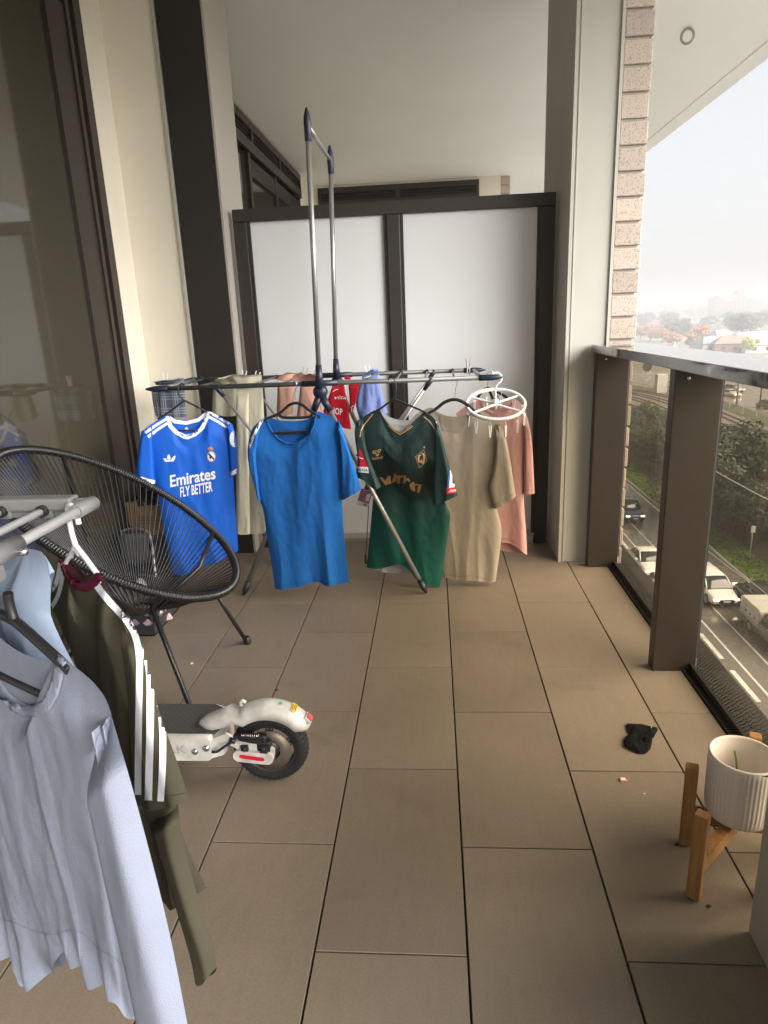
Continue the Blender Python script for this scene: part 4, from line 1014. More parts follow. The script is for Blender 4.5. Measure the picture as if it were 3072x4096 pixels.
# ------------------------------------------------------------------ near white airer
M['white_tube'] = mat('white_enamel_tube', (.86, .86, .86), .3)
M['grey_plastic'] = mat('grey_plastic', (.20, .205, .20), .42, bump=.1, bscale=250)
ZN = .95; NXB, NYE = -.2415, -.125
t = thing('drying_rack', 'white airer with grey plastic arm, ice blue sweater and olive shirt hanging from it', 'drying rack', (-.6, -.5, 0))
for i in range(9):
    x = NXB-i*.062
    mb = MB(); mb.tube([(x, NYE+(-.012 if i == 0 else .0), ZN-(0 if i == 0 else .004)), (x, -.95, ZN-(0 if i == 0 else .004))], .0070 if i == 0 else .0054, 14); rg = obj('rail' if i == 0 else 'rung', mb, M['white_tube'], t)
    if i:
        mb = MB(); mb.tube([(x, NYE-.014, ZN-.004), (x, NYE+.004, ZN-.004)], .0085, 12); obj('rung_socket', mb, M['gasket'], rg)
arm = [(-.229, NYE+.002, ZN)]
mb = MB(); mb.bbox(-1.0, -.262, NYE-.006, NYE+.022, ZN-.006, ZN+.013, .004); mb.bbox(-1.0, -.262, NYE+.004, NYE+.010, ZN-.017, ZN-.005, .002)
for i in range(1, 9): mb.bbox(NXB-i*.062-.011, NXB-i*.062+.011, NYE-.004, NYE+.02, ZN-.017, ZN-.004, .003)
obj('side_arm', mb, M['grey_plastic'], t)
mb = MB(); mb.tube([(NXB, -.156, ZN), (NXB, -.125, ZN), (NXB+.001, -.108, ZN), (NXB-.002, -.100, ZN)], [.0103, .0108, .0105, .005], 16)
mb.tube([(NXB, -.118, ZN), (-.27, NYE+.008, ZN)], [.0103, .0095], 14); obj('corner_cap', mb, M['grey_plastic'], t)
mb = MB(); mb.tube([(NXB, -.292, ZN), (NXB, -.37, ZN)], .0125, 18); mb.bbox(NXB-.008, NXB+.008, -.40, -.33, ZN-.030, ZN-.010, .004); cl = obj('clamp', mb, mat('clamp_grey', (.17, .17, .175), .4), t)
mb = MB(); mb.lathe([(0, .009), (.004, .008), (.0055, .004), (.0055, -.004)], (NXB+.0105, -.303, ZN-.006), 'x', 12); obj('screw', mb, M['steel'], cl)
for x, y0, y1 in ((-.62, -.2, -.9), (-1.0, -.2, -.9)):
    for a, b in ((y0, y1), (y1, y0)):
        mb = MB(); mb.tube([(x, a, ZN-.02), (x, b, .01)], .009, 10); lg = obj('leg', mb, M['white_tube'], t)
        mb = MB(); mb.tube([(x, b+(a-b)*.02, .03), (x, b, .0)], .012, 10); obj('foot', mb, M['grey_plastic'], lg)

# ------------------------------------------------------------------ olive shirt
PO = Plane((-.224, -.165), (-.294, -.116))
j = shirt('football_shirt', 'olive retro football shirt with maroon collar and white sleeve stripes, beside the ice blue sweater', 'shirt', PO, ref=px('C3', (650, 1300)))
Tn = [('Z1', 720, 1700), ('Z1', 790, 1400), ('Z1', 865, 1130), ('Z1', 925, 1040), ('Z1', 960, 1000), ('Z1', 995, 1090), ('Z1', 1040, 1200), ('Z1', 1110, 1300), ('Z1', 1200, 1370), ('Z1', 1290, 1375), ('Z1', 1360, 1320), ('Z1', 1420, 1258), ('Z1', 1500, 1255), ('Z1', 1560, 1340), ('C3', 690, 1050), ('C3', 760, 1150), ('C3', 815, 1230)]
Tbk = [('Z1', 720, 1700), ('Z1', 790, 1400), ('Z1', 865, 1130), ('Z1', 925, 1040), ('Z1', 960, 1000), ('Z1', 1050, 1040), ('Z1', 1130, 1130), ('Z1', 1195, 1215), ('Z1', 1240, 1290), ('Z1', 1330, 1290), ('Z1', 1420, 1258), ('Z1', 1500, 1255), ('Z1', 1560, 1340), ('C3', 690, 1050), ('C3', 760, 1150), ('C3', 815, 1230)]
mb = MB()
garment(mb, PO, 'C4', Tn, [(700, 985), (760, 1035), (800, 1065), (870, 1105), (930, 1150), (985, 1118), (1053, 1086)], [('Z1', 720, 1700), (600, 300), (650, 700), (700, 985)],
        [('C3', 815, 1230), (800, 250), (830, 500), (900, 720), (960, 890), (1053, 1086)], Tb=Tbk, thick=.022, amp=.012, wl=.07, tb=.06, seed=51.2, low=.2)
ob = obj('body', mb, M['olive'], j)
mb = MB(); garment(mb, PO, 'C4', [('C3', 745, 1095), ('C3', 790, 1170)], [(697, 612), (760, 640), (830, 652), (900, 645), (963, 631)], [('C3', 745, 1095), ('C3', 790, 1350), (690, 100), (688, 350), (697, 612)], [('C3', 790, 1170), ('C3', 850, 1290), ('C3', 905, 1480), ('C3', 960, 1740), (890, 400), (930, 520), (963, 631)], nu=44, nv=80, thick=.018, amp=.007, wl=.06, tb=.06, seed=15.5, base=.022, tuck=True)
os_ = obj('sleeve', mb, M['olive'], j)
mb = MB(); garment(mb, PO, 'C4', [(718, 640), (800, 640), (905, 640)], [(730, 690), (800, 764), (860, 710), (895, 684)], [(718, 640), (722, 665), (730, 690)], [(905, 640), (902, 660), (895, 684)], nu=20, nv=14, thick=.006, amp=.003, wl=.06, seed=16.5, base=.012)
obj('sleeve_lining', mb, M['olive'], j)
mb = MB(); garment(mb, PO, 'C4', [(800, 640), (860, 620), (905, 620)], [(1032, 1490), (1045, 1532), (1072, 1541), (1098, 1520), (1107, 1490)], [(800, 640), (835, 800), (885, 960), (960, 1200), (1015, 1380), (1032, 1490)], [(905, 620), (925, 800), (960, 960), (1020, 1170), (1085, 1370), (1107, 1490)], nu=24, nv=70, thick=.02, amp=.004, wl=.08, tb=.06, seed=17.5, base=.012, open_top=False)
ot = obj('rolled_hem', mb, M['olive'], j)
bv = bvh_of(ob, os_)
seam('cuff_seam', pxs('C4', [(698, 582), (760, 610), (830, 622), (900, 614), (950, 602)]), bv, mat('olive_seam', (.025, .021, .011), .9), os_, 2.2)
C3 = lambda pts: pxs('C3', pts); Z1 = lambda pts: pxs('Z1', pts); C4 = lambda pts: pxs('C4', pts)
apply_decal('collar', poly_bm(stroke(Z1([(925, 1055), (950, 1150), (990, 1260), (1070, 1370), (1180, 1445), (1300, 1455), (1400, 1390), (1460, 1315), (1550, 1300)]), [16, 22, 26, 34, 40, 42, 36, 30, 24])), bv, M['maroon'], j, .003, 12, solid=.004)
apply_decal('collar_back', poly_bm([Z1([(985, 1000), (1060, 1025), (1140, 1120), (1210, 1210), (1250, 1330), (1222, 1345), (1130, 1235), (1050, 1130), (1000, 1105)])]), bv, M['maroon'], j, .0014, 12)
def saw(pts, w, tooth=2.2, n=190):
    P = resample(smoothline(pts, 2), n); W = [w+(tooth if i % 2 else -tooth) for i in range(n)]
    return stroke(P, W)
Sx = [[px('Z1', (1425, 1440)), px('Z1', (1530, 1590)), px('C3', (700, 1108)), px('C3', (790, 1208)), px('C3', (830, 1310)), px('C3', (843, 1420)), px('C4', (712, 0)), px('C4', (706, 300)), px('C4', (704, 612))],
      [px('C3', (866, 1322)), px('C3', (886, 1400)), px('C3', (904, 1480)), px('C4', (768, 60)), px('C4', (766, 300)), px('C4', (757, 640))],
      [px('C4', (812, 90)), px('C4', (828, 220)), px('C4', (833, 400)), px('C4', (820, 645))]]
for S_, w_, n_ in zip(Sx, (27, 30, 27), (190, 100, 90)): apply_decal('sleeve_stripe', poly_bm(saw(S_, w_, n=n_)), bv, M['white_print'], j, .0022, 14)
for pp in (((888, 1110), (868, 1250), (830, 1420), (755, 1520)), ((930, 1240), (905, 1400), (870, 1560), (810, 1690), (745, 1780))): apply_decal('shoulder_stripe', poly_bm(saw([px('Z1', p) for p in pp], 17, 2., 60)), bv, M['white_print'], j, .0022, 14)
hanger('white plastic hanger with hook over the near white rail, holding the olive shirt', PO, 'Z1', [(1163, 540), (1140, 440), (1100, 330), (1048, 255), (1008, 268), (996, 340), (1020, 480), (1045, 620), (1075, 740), (1112, 850)],
       [[(1112, 850), (1080, 930), (1030, 1010), (985, 1090), (930, 1200)], [(1112, 850), (1180, 940), (1260, 1040), (1340, 1150), (1425, 1262), (1520, 1400)], [(1070, 940), (1110, 920), (1170, 980)]], M['white_plastic'], .0040, .0040, group='hangers on the near airer')

# ------------------------------------------------------------------ pale blue tee between them
PW = Plane((-.262, -.235), (-.351, -.188))
j = shirt('t_shirt', 'pale blue tee with red neck label between ice blue sweater and olive shirt', 't-shirt', PW, ref=px('Z1', (400, 1700)))
T_ = [(-900, 800), (-600, 640), (-420, 600), (-330, 900), (-230, 1200), (-90, 1340), (40, 1325), (140, 1225), (230, 1100), (285, 990), (312, 900), (345, 866), (420, 905), (520, 918), (600, 938), (660, 1010), (705, 1090)]
mb = MB()
garment(mb, PW, 'Z1', T_, [('C4', -250, 700), ('C4', 200, 760), ('C4', 500, 800), ('C4', 660, 830)], [(-900, 800), (-850, 1800), ('C4', -250, 700)], [(705, 1090), (735, 1300), (752, 1450), (742, 1650), (748, 2000), ('C4', 600, 350), ('C4', 660, 830)],
        Tb=[(-900, 800), (-600, 640), (-420, 600), (-250, 800), (-60, 960), (120, 1000), (260, 960), (345, 866), (420, 905), (520, 918), (600, 938), (660, 1010), (705, 1090)], thick=.022, amp=.014, wl=.06, tb=.06, seed=61.3, low=.3)
wb = obj('body', mb, M['pale_blue'], j)
mb = MB(); garment(mb, PW, 'Z1', [(600, 935), (640, 975)], [(752, 1440), (775, 1360), (804, 1243)], [(600, 935), (660, 1080), (700, 1240), (752, 1440)], [(640, 975), (690, 1045), (750, 1140), (804, 1243)], nu=20, nv=30, thick=.012, amp=.006, wl=.05, tb=.06, seed=18.5, base=-.012, tuck=True)
ws = obj('sleeve', mb, M['pale_blue'], j)
bv = bvh_of(wb, ws)
apply_decal('neckband', poly_bm(stroke(Z1([(-90, 1365), (48, 1350), (158, 1250), (250, 1122), (310, 1000), (340, 895)]), 14)), bv, M['pale_blue'], j, .003, 12)
mb = MB(); PWl = Plane((-.262, -.222), (-.351, -.175))
mb.prism(PWl.line(Z1([(-120, 1330), (0, 1310), (22, 1320), (48, 1430), (0, 1470), (-120, 1500)]), -.012), PWl.n*.001); lb = obj('neck_label', mb, M['red_print'], j)
apply_decal('label_edge', poly_bm([Z1([(22, 1322), (44, 1325), (64, 1425), (48, 1432)])]), bvh_of(lb), M['black_cloth'], j, .002, 12)

# ------------------------------------------------------------------ ice blue sweater
PS = Plane((-.214, -.335), (-.303, -.288))
j = shirt('sweater', 'ice blue knitted sweater with ruffled hem, largest garment on the near airer', 'sweater', PS, ref=px('C4', (300, 900)))
T_ = [(-560, 1420), (-420, 1260), (-270, 1150), (-200, 1160), (-150, 1330), (-80, 1500), (10, 1600), (80, 1655), (150, 1684), (215, 1690), (262, 1655), (295, 1590), (316, 1500), (330, 1420), (345, 1376), (390, 1405), (440, 1450), (520, 1510), (590, 1580), (645, 1660), (672, 1745)]
Tb = [(-560, 1420), (-420, 1260), (-270, 1150), (-200, 1160), (-120, 1215), (0, 1285), (100, 1365), (200, 1405), (290, 1425), (330, 1410), (345, 1376), (390, 1405), (440, 1450), (520, 1510), (590, 1580), (645, 1660), (672, 1745)]
hem = [('C4', -260, 1250), ('C4', -150, 1310), ('C4', -40, 1375), ('C4', 70, 1395), ('C4', 110, 1410), ('C4', 150, 1445), ('C4', 182, 1548), ('C4', 235, 1538), ('C4', 275, 1497), ('C4', 330, 1488), ('C4', 352, 1372), ('C4', 408, 1372), ('C4', 420, 1436), ('C4', 487, 1442), ('C4', 500, 1540), ('C4', 560, 1548), ('C4', 600, 1580), ('C4', 650, 1622), ('C4', 668, 1742), ('C4', 722, 1738)]
mb = MB()
G = garment(mb, PS, 'C3', T_, hem, [(-560, 1420), ('C4', -350, 500), ('C4', -260, 1250)], [(672, 1745), ('C4', 500, 330), ('C4', 495, 500), ('C4', 560, 800), ('C4', 620, 1100), ('C4', 690, 1420), ('C4', 722, 1738)], Tb=Tb, thick=.02, amp=.012, wl=.045, tb=.06, seed=71.9, nu=170, nv=140, low=.04, cr=.05, ruffle=(.84, .006, .05))
sb = obj('body', mb, M['ice'], j)
mb = MB(); garment(mb, PS, 'C4', [(478, 335), (520, 262), (566, 198)], [(780, 1900), (870, 1900), (975, 1880)], [(478, 335), (490, 430), (505, 560), (560, 830), (620, 1120), (700, 1480), (780, 1900)], [(566, 198), (590, 280), (620, 385), (655, 500), (745, 830), (850, 1240), (915, 1560), (975, 1880)], nu=40, nv=110, thick=.024, amp=.006, wl=.06, cr=.0, tb=.06, seed=19.5, base=.03, low=.3, tuck=True)
ss = obj('sleeve', mb, M['ice'], j)
bv = bvh_of(sb, ss)
M['ice_seam'] = mat('ice_seam', (.17, .19, .255), .95)
seam('collar_seam', pxs('C3', [(-190, 1225), (-150, 1375), (-75, 1545), (10, 1655), (82, 1716), (155, 1748), (228, 1752), (298, 1712), (342, 1634), (372, 1535), (392, 1450), (408, 1425)]), bv, M['ice_seam'], j, 3.)
seam('hem_seam', pxs('C4', [(-20, 1240), (80, 1265), (170, 1310), (280, 1330), (350, 1300), (420, 1310), (500, 1400), (580, 1440), (660, 1510)]), bv, M['ice_seam'], j, 2.2)
apply_decal('collar', poly_bm(stroke(C3([(-178, 1210), (-128, 1355), (-55, 1520), (25, 1628), (90, 1690), (155, 1720), (222, 1724), (282, 1690), (322, 1618), (348, 1525), (366, 1440), (380, 1405)]), [26, 30, 36, 42, 44, 46, 46, 44, 40, 36, 34, 28])), bv, M['ice_rib'], j, .004, 14, solid=.004)
seam('armhole_seam', C4([(566, 232), (535, 268), (500, 310), (488, 350), (486, 430)]), bv, M['ice_seam'], j, 2.6)
hanger('black plastic hanger holding the ice blue sweater', PS, 'C3', [(48, 1015), (52, 1060), (66, 1120), (88, 1182)],
       [[(88, 1182), (30, 1150), (-80, 1110), (-260, 1130)], [(88, 1182), (160, 1240), (240, 1315), (330, 1395), (420, 1480)]], M['black'], .0062, .0058, bars=[[(-230, 1400), (300, 1648)]], group='hangers on the near airer')

# ------------------------------------------------------------------ cord chair
M['cord'] = mat('black_cord', (.010, .010, .011), .32)
cc, A_, B_, TAU, KE = np.array([-.8089, 1.0889, .5745]), .4331, .3581, .5907, -.0282
e1 = np.array([math.cos(TAU), 0, -math.sin(TAU)]); e2 = np.array([0, 1., 0]); e3 = np.cross(e1, e2)
def rim(a, r=1.): return cc+e1*A_*math.cos(a)*r+e2*B_*math.sin(a)*(1-KE*math.cos(a))*r
t = thing('cord_chair', 'black egg shaped cord chair with wrapped rim standing by the sliding door', 'chair', (-.8, 1.09, 0))
n = 1500; th = np.linspace(0, 2*PI, n, endpoint=False)
mb = MB(); mb.tube([rim(a) for a in th], [.0152 if i % 5 < 3 else .0128 for i in range(n)], 10, closed=True); obj('rim', mb, M['cord'], t)
hubc = np.array([-.80, 1.09, .245])
mb = MB(); nc = 104
for i in range(nc):
    a = 2*PI*(i+.5)/nc
    hp = hubc+np.array([.055*math.cos(a), .05*math.sin(a), .0])
    p = rim(a, .985); mid = (p+hp)/2+np.array([0, 0, -.012])
    mb.tube([p, mid, hp], .0025, 6, cap=False)
obj('seat_cords', mb, M['cord'], t)
mb = MB(); mb.tube([hubc+np.array([.055*math.cos(a), .05*math.sin(a), 0]) for a in np.linspace(0, 2*PI, 24, endpoint=False)], .006, 8, closed=True); obj('hub_ring', mb, M['black'], t)
M['leg_black'] = mat('black_steel', (.014, .014, .015), .35)
def leg(pts, foot=True):
    mb = MB(); mb.tube(pts, .0085, 10); l = obj('leg', mb, M['leg_black'], t)
    if not foot: return
    e = np.array(pts[-1]); mb = MB(); mb.lathe([(.0, 0), (.0135, 0), (.0155, .008), (.0155, .018), (.011, .026), (.009, .03)], (e[0], e[1], 0), 'z', 14); obj('foot', mb, M['gasket'], l)
knee1 = at(*px('Z2', (1040, 1270)), Y=1.10)
leg([rim(-.86), at(*px('Z2', (475, 1745)), Y=.94), at(*px('D', (412, 1530)), Y=.84), np.array([-.548, .822, 0.004])])
leg([rim(.95)-e3*0, at(*px('Z2', (1045, 1265)), Y=1.16), hubc+[0.05, -.02, -.012]], False)
leg([hubc+[.06, .03, -.01], at(868, 2384, Y=1.2), np.array([-.486, 1.303, .004])])
leg([rim(2.5), hubc+[-.12, .02, -.01], np.array([-1.13, 1.05, .004])])

# ------------------------------------------------------------------ things behind the chair
M['card'] = mat('cardboard', (.30, .19, .10), .85, var=.1, vscale=6)
t = thing('folding_stool', 'black folding stool with grey padded back behind the cord chair', 'stool', (-1.09, 1.75, 0))
mb = MB(); mb.bbox(-1.15, -1.035, 1.74, 1.765, .17, .315, .012); obj('pad', mb, mat('grey_pad', (.10, .105, .11), .7), t)
mb = MB(); mb.tube(smoothline([(-1.165, 1.76, .0), (-1.165, 1.76, .3), (-1.14, 1.76, .335), (-1.05, 1.76, .335), (-1.02, 1.76, .3), (-1.0, 1.70, .15), (-.985, 1.66, .0)], 2), .008, 10); mb.tube([(-1.16, 1.76, .12), (-1.0, 1.72, .12)], .007, 8); obj('frame', mb, mat('satin_steel', (.3, .3, .3), .35, .8), t)
t = thing('storage_crate', 'dark grey crate under the cardboard box behind the cord chair', 'crate', (-1.1, 1.95, 0))
mb = MB(); mb.bbox(-1.18, -.985, 1.87, 2.1, 0, .262, .01); obj('body', mb, mat('crate_grey', (.07, .075, .08), .6), t)
mb = MB(); mb.bbox(-1.186, -.979, 1.864, 2.106, .215, .25, .006); obj('lip', mb, mat('crate_lip', (.05, .052, .056), .6), t)
t = thing('cardboard_box', 'brown cardboard box stacked on a grey crate beside royal blue shirt', 'box', (-1.1, 1.95, .264))
mb = MB(); mb.bbox(-1.175, -.99, 1.88, 2.09, .264, .41, .003); obj('carton', mb, M['card'], t)
mb = MB()
for i, (w_, z) in enumerate(((.09, .35), (.12, .335), (.07, .32))): mb.box(-1.13, -1.13+w_, 1.8785, 1.8795, z, z+.006)
obj('printed_lines', mb, mat('box_print', (.16, .09, .05), .8), t)
mb = MB(); mb.box(-1.175, -1.08, 1.87, 1.9, .4105, .425); obj('flap', mb, M['card'], t)
def clothheap(name, label, c, r, m, seed):
    G = np.zeros((16, 28, 3))
    for i in range(16):
        for k in range(28):
            a = 2*PI*k/27; ph = PI/2*i/15; q = Vector((math.cos(a)*math.cos(ph), math.sin(a)*math.cos(ph), math.sin(ph)))
            s = 1+.45*noise.noise(q*1.8+Vector((seed, 0, 0)))
            G[i, k] = (c[0]+r[0]*q.x*s, c[1]+r[1]*q.y*s, c[2]+r[2]*q.z*s)
    mb = MB(); mb.grid(G, True); return tag(obj(name, mb, m), label, 'laundry')
clothheap('cloth', 'black cloth heaped on top of the cardboard box', (-1.06, 1.96, .411), (.08, .09, .09), M['black_cloth'], 2.)
t = thing('laundry_basket', 'charcoal plastic laundry basket with round holes under the cord chair', 'basket', (-1.0, 1.5, 0))
bx0, bx1, by0, by1, bh = -1.14, -.885, 1.37, 1.66, .135
M['basket'] = mat('charcoal_plastic', (.035, .04, .045), .45)
def wall_holes(p0, p1, mb, rows=2, cols=5):
    """a basket side with a grid of round holes"""
    p0, p1 = np.array(p0), np.array(p1); L_ = np.linalg.norm(p1-p0); d = (p1-p0)/L_
    nx, nz = cols*8, 20; keep = []
    V = {}; out = []
    for i in range(nx+1):
        for k in range(nz+1):
            fl = 1+.10*(k/nz)
            q = (p0+p1)/2+(d*(i/nx-.5)*L_)*fl; V[i, k] = len(out); out.append((q[0], q[1], bh*k/nz))
    fs = []
    for i in range(nx):
        for k in range(nz):
            u = (i+.5)/nx*cols; v = ((k+.5)/nz-.28)/.6*rows
            if 0 < v < rows and ((u % 1-.5)**2*1.0+((v % 1)-.5)**2*.8) < .10: continue
            fs.append((V[i, k], V[i+1, k], V[i+1, k+1], V[i, k+1]))
    mb.add(out, fs)
mb = MB()
for a, b in (((bx0, by0), (bx1, by0)), ((bx1, by0), (bx1, by1)), ((bx1, by1), (bx0, by1)), ((bx0, by1), (bx0, by0))): wall_holes((*a, 0), (*b, 0), mb)
mb.box(bx0, bx1, by0, by1, .001, .006); obj('tub', mb, M['basket'], t)
mb = MB(); k_ = .015
mb.tube([(bx0-k_, by0-k_, bh), (bx1+k_, by0-k_, bh), (bx1+k_, by1+k_, bh), (bx0-k_, by1+k_, bh)], .008, 8, closed=True); obj('rim', mb, M['basket'], t)
clothheap('cloth', 'magenta and white laundry inside the charcoal basket', (-.99, 1.49, .008), (.105, .10, .12), mat('magenta_print', (.35, .05, .2), .9, var=.9, vscale=26, var2=(.7, .68, .68)), 5.)
clothheap('cloth', 'white laundry showing at the basket corner', (-1.03, 1.56, .05), (.07, .07, .11), mat('white_laundry', (.62, .60, .58), .9), 8.)

# ------------------------------------------------------------------ electric scooter
M['scooter_white'] = mat('scooter_white', (.42, .39, .35), .5, var=.1, var2=(.68, .66, .62), vscale=22, detail=9)
M['tyre'] = mat('tyre_rubber', (.010, .0095, .009), .8, var=.3, vscale=30)
M['mat_rubber'] = None
def deckmat():
    m, nt, b = nodes_of('deck_rubber'); L = nt.links
    tc = N(nt, 'ShaderNodeTexCoord'); br = N(nt, 'ShaderNodeTexBrick'); L.new(tc.outputs['Object'], br.inputs[0])
    br.inputs['Scale'].default_value = 1; br.inputs['Brick Width'].default_value = .018; br.inputs['Row Height'].default_value = .0085; br.inputs['Mortar Size'].default_value = .0022
    br.inputs['Color1'].default_value = (.075, .073, .07, 1); br.inputs['Color2'].default_value = (.085, .082, .078, 1); br.inputs['Mortar'].default_value = (.05, .048, .046, 1)
    br.offset = .5
    L.new(br.outputs[0], b.inputs['Base Color']); b.inputs['Roughness'].default_value = .7
    bp = N(nt, 'ShaderNodeBump'); bp.inputs['Strength'].default_value = .6; bp.inputs['Distance'].default_value = .002; L.new(br.outputs['Fac'], bp.inputs['Height']); L.new(bp.outputs[0], b.inputs['Normal'])
    return m
M['mat_rubber'] = deckmat()
WX, WY, WZ, WR = -.199, .518, .101, .101
t = thing('electric_scooter', 'white electric scooter parked on the tiles, black rear wheel under curved mudguard', 'scooter', (-.5, .53, 0))
wheel = MB(); hw = .024
prof = [(WR-.031, -hw*.75), (WR-.020, -hw), (WR-.008, -hw*.86), (WR-.0015, -hw*.5), (WR, 0), (WR-.0015, hw*.5), (WR-.008, hw*.86), (WR-.020, hw), (WR-.031, hw*.75)]
wheel.lathe(prof, (WX, WY, WZ), 'y', 64)
for i in range(44):
    a = 2*PI*i/44; c_, s_ = math.cos(a), math.sin(a)
    for q in (-1, 1):
        ra, rb = WR+.0008, WR-.006
        wheel.tube([(WX+c_*ra, WY+q*.004, WZ+s_*ra), (WX+math.cos(a+.05)*rb, WY+q*.0205, WZ+math.sin(a+.05)*rb)], .0014, 5)
wh = obj('wheel', wheel, M['tyre'], t)
mb = MB(); mb.lathe([(WR-.03, -.018), (WR-.036, -.018), (WR-.036, .018), (WR-.03, .018), (WR-.03, -.018)], (WX, WY, WZ), 'y', 48)
for i in range(5):
    a = .3+2*PI*i/5
    for s in (-.09, .09):
        mb.tube([(WX+.022*math.cos(a+s*2), WY-.006, WZ+.022*math.sin(a+s*2)), (WX+(WR-.034)*math.cos(a+s), WY-.006, WZ+(WR-.034)*math.sin(a+s))], .0055, 6)
mb.lathe([(0, -.02), (.024, -.02), (.026, -.012), (.026, .02), (0, .02)], (WX, WY, WZ), 'y', 20); obj('rim', mb, mat('wheel_rim', (.03, .03, .031), .45), wh)
mb = MB(); mb.lathe([(.030, -.025), (.060, -.025), (.060, -.0232), (.030, -.0232), (.030, -.025)], (WX, WY, WZ), 'y', 40); obj('brake_disc', mb, mat('brake_disc', (.16, .13, .105), .45, .6), wh)
# deck
mb = MB()
dk = [(-1.0, .455, ), (-.36, .455), (-.318, .478), (-.312, .50), (-.318, .58), (-.345, .612), (-.375, .625), (-1.0, .625)]
mb.prism([(x, y, .098) for x, y in dk], (0, 0, .060)); mb.prism([(x, y, .158) for x, y in [(-1.0, .452), (-.345, .452), (-.335, .457), (-.335, .460), (-1.0, .460)]], (0, 0, .016))
db = obj('deck', mb, M['scooter_white'], t)
mb = MB(); mb.prism([(x, y, .1585) for x, y in [(-1.0, .461), (-.37, .461), (-.338, .475), (-.330, .50), (-.332, .57), (-.352, .602), (-.378, .617), (-1.0, .617)]], (0, 0, .005)); obj('deck_mat', mb, M['mat_rubber'], t)
mb = MB(); mb.prism([(x, .4518, z) for x, z in [(-1.0, .098), (-.352, .098), (-.343, .103), (-.340, .110), (-.340, .160), (-1.0, .160)]], (0, .003, 0)); obj('side_plate', mb, M['scooter_white'], t)
for bx_, bz in ((-.352, .137), (-.383, .127)):
    mb = MB(); mb.lathe([(0, -.006), (.004, -.0065), (.0085, -.004), (.009, 0)], (bx_, .4516, bz), 'y', 16); obj('bolt', mb, M['steel'], t)
mb = MB()
bm = text_bm('LK', (-.452, .122), (-.405, .122), (0, .022), .03); bm.verts.index_update()
mb.add([(v.co.x, .4512, v.co.y) for v in bm.verts], [[v.index for v in f.verts] for f in bm.faces]); bm.free(); obj('lettering', mb, mat('grey_print', (.36, .36, .35), .6), t)
# mudguard: arched shell with a rounded section
sec = [(-.034, -.022), (-.0325, -.004), (-.026, .006), (-.012, .0105), (0, .0115), (.012, .0105), (.026, .006), (.0325, -.004), (.034, -.022)]
path = []
for a in np.linspace(math.radians(30), math.radians(128), 22): path.append((WX+(WR+.020)*math.cos(a), WZ+(WR+.020)*math.sin(a), math.cos(a), math.sin(a), 1.))
path += [(-.298, .206, -.55, .83, .95), (-.322, .194, -.45, .89, .88), (-.345, .187, -.35, .93, .80), (-.366, .178, -.45, .89, .66), (-.378, .169, -.75, .66, .45), (-.381, .163, -.95, .3, .2)]
G = np.zeros((len(path), len(sec), 3))
for i, (x, z, nx_, nz_, s) in enumerate(path):
    w_ = s*(1 if i > 2 else (.55, .8, .94)[i])
    for k, (y, h) in enumerate(sec): G[i, k] = (x+nx_*h*(1 if i > 1 else .6), WY+y*w_, z+nz_*h*(1 if i > 1 else .6))
mb = MB(); mb.grid(G, True); fen = obj('mudguard', mb, M['scooter_white'], t)
so = fen.modifiers.new('s', 'SOLIDIFY'); so.thickness = .003; so.offset = 0
mb = MB(); mb.tube(smoothline([(-.270, WY+.012, .208), (-.276, WY+.012, .222), (-.268, WY+.012, .231), (-.261, WY+.012, .223)], 2), .0045, 8); obj('latch_hook', mb, M['scooter_white'], fen)
def on_arc(a, dh=.0128):
    dh += .0026
    return np.array([WX+(WR+.020+dh)*math.cos(a), WY, WZ+(WR+.020+dh)*math.sin(a)]), np.array([-math.sin(a), 0, math.cos(a)]), np.array([math.cos(a), 0, math.sin(a)])
def patch(a, w, l, h, dh, name, m, dy=0., par=fen):
    p, tg, nr = on_arc(a, .0128+dh); y = np.array([0, 1., 0]); p = p+y*dy
    mb = MB(); q = [p-tg*l/2-y*w/2, p-tg*l/2+y*w/2, p+tg*l/2+y*w/2, p+tg*l/2-y*w/2]; mb.prism(q, nr*h); return obj(name, mb, m, par)
patch(math.radians(58), .034, .014, .0008, -.0008, 'warning_sticker', mat('yellow_sticker', (.75, .52, .02), .5))
for i in range(3): patch(math.radians(58)+(i-1)*.032, .026, .0016, .0005, .0001, 'sticker_print', M['black'])
patch(math.radians(74), .008, .009, .0006, -.0002, 'green_sticker', mat('green_sticker', (.05, .4, .3), .5), -.004)
patch(math.radians(38), .028, .022, .006, -.003, 'light_base', M['scooter_white'])
patch(math.radians(38), .021, .017, .004, .0032, 'tail_light', mat('tail_light', (.55, .08, .10), .3, emit=None))
mb = MB(); mb.prism([(x, .462, z) for x, z in [(-.345, .155), (-.30, .145), (-.26, .118), (-.19, .095), (-.178, .105), (-.176, .125), (-.20, .140), (-.26, .150), (-.30, .172)]], (0, .010, 0)); obj('swing_arm', mb, M['scooter_white'], t)
mb = MB(); rr_ = .0165; c0, c1 = np.array([-.268, .4525, .112]), np.array([-.195, .4525, .104])
cap = [c0+[rr_*math.cos(a), 0, rr_*math.sin(a)] for a in np.linspace(PI/2, 3*PI/2, 10)]+[c1+[rr_*math.cos(a), 0, rr_*math.sin(a)] for a in np.linspace(-PI/2, PI/2, 10)]
mb.prism(cap, (0, .011, 0)); ac = obj('axle_cover', mb, M['scooter_white'], t)
mb = MB(); rr_ = .0055; cap = [c0+[.006+rr_*math.cos(a), -.001, rr_*math.sin(a)] for a in np.linspace(PI/2, 3*PI/2, 8)]+[c1+[-.012+rr_*math.cos(a), -.001, rr_*math.sin(a)] for a in np.linspace(-PI/2, PI/2, 8)]
mb.prism(cap, (0, .0012, 0)); obj('reflector', mb, mat('red_reflector', (.6, .01, .03), .3), ac)
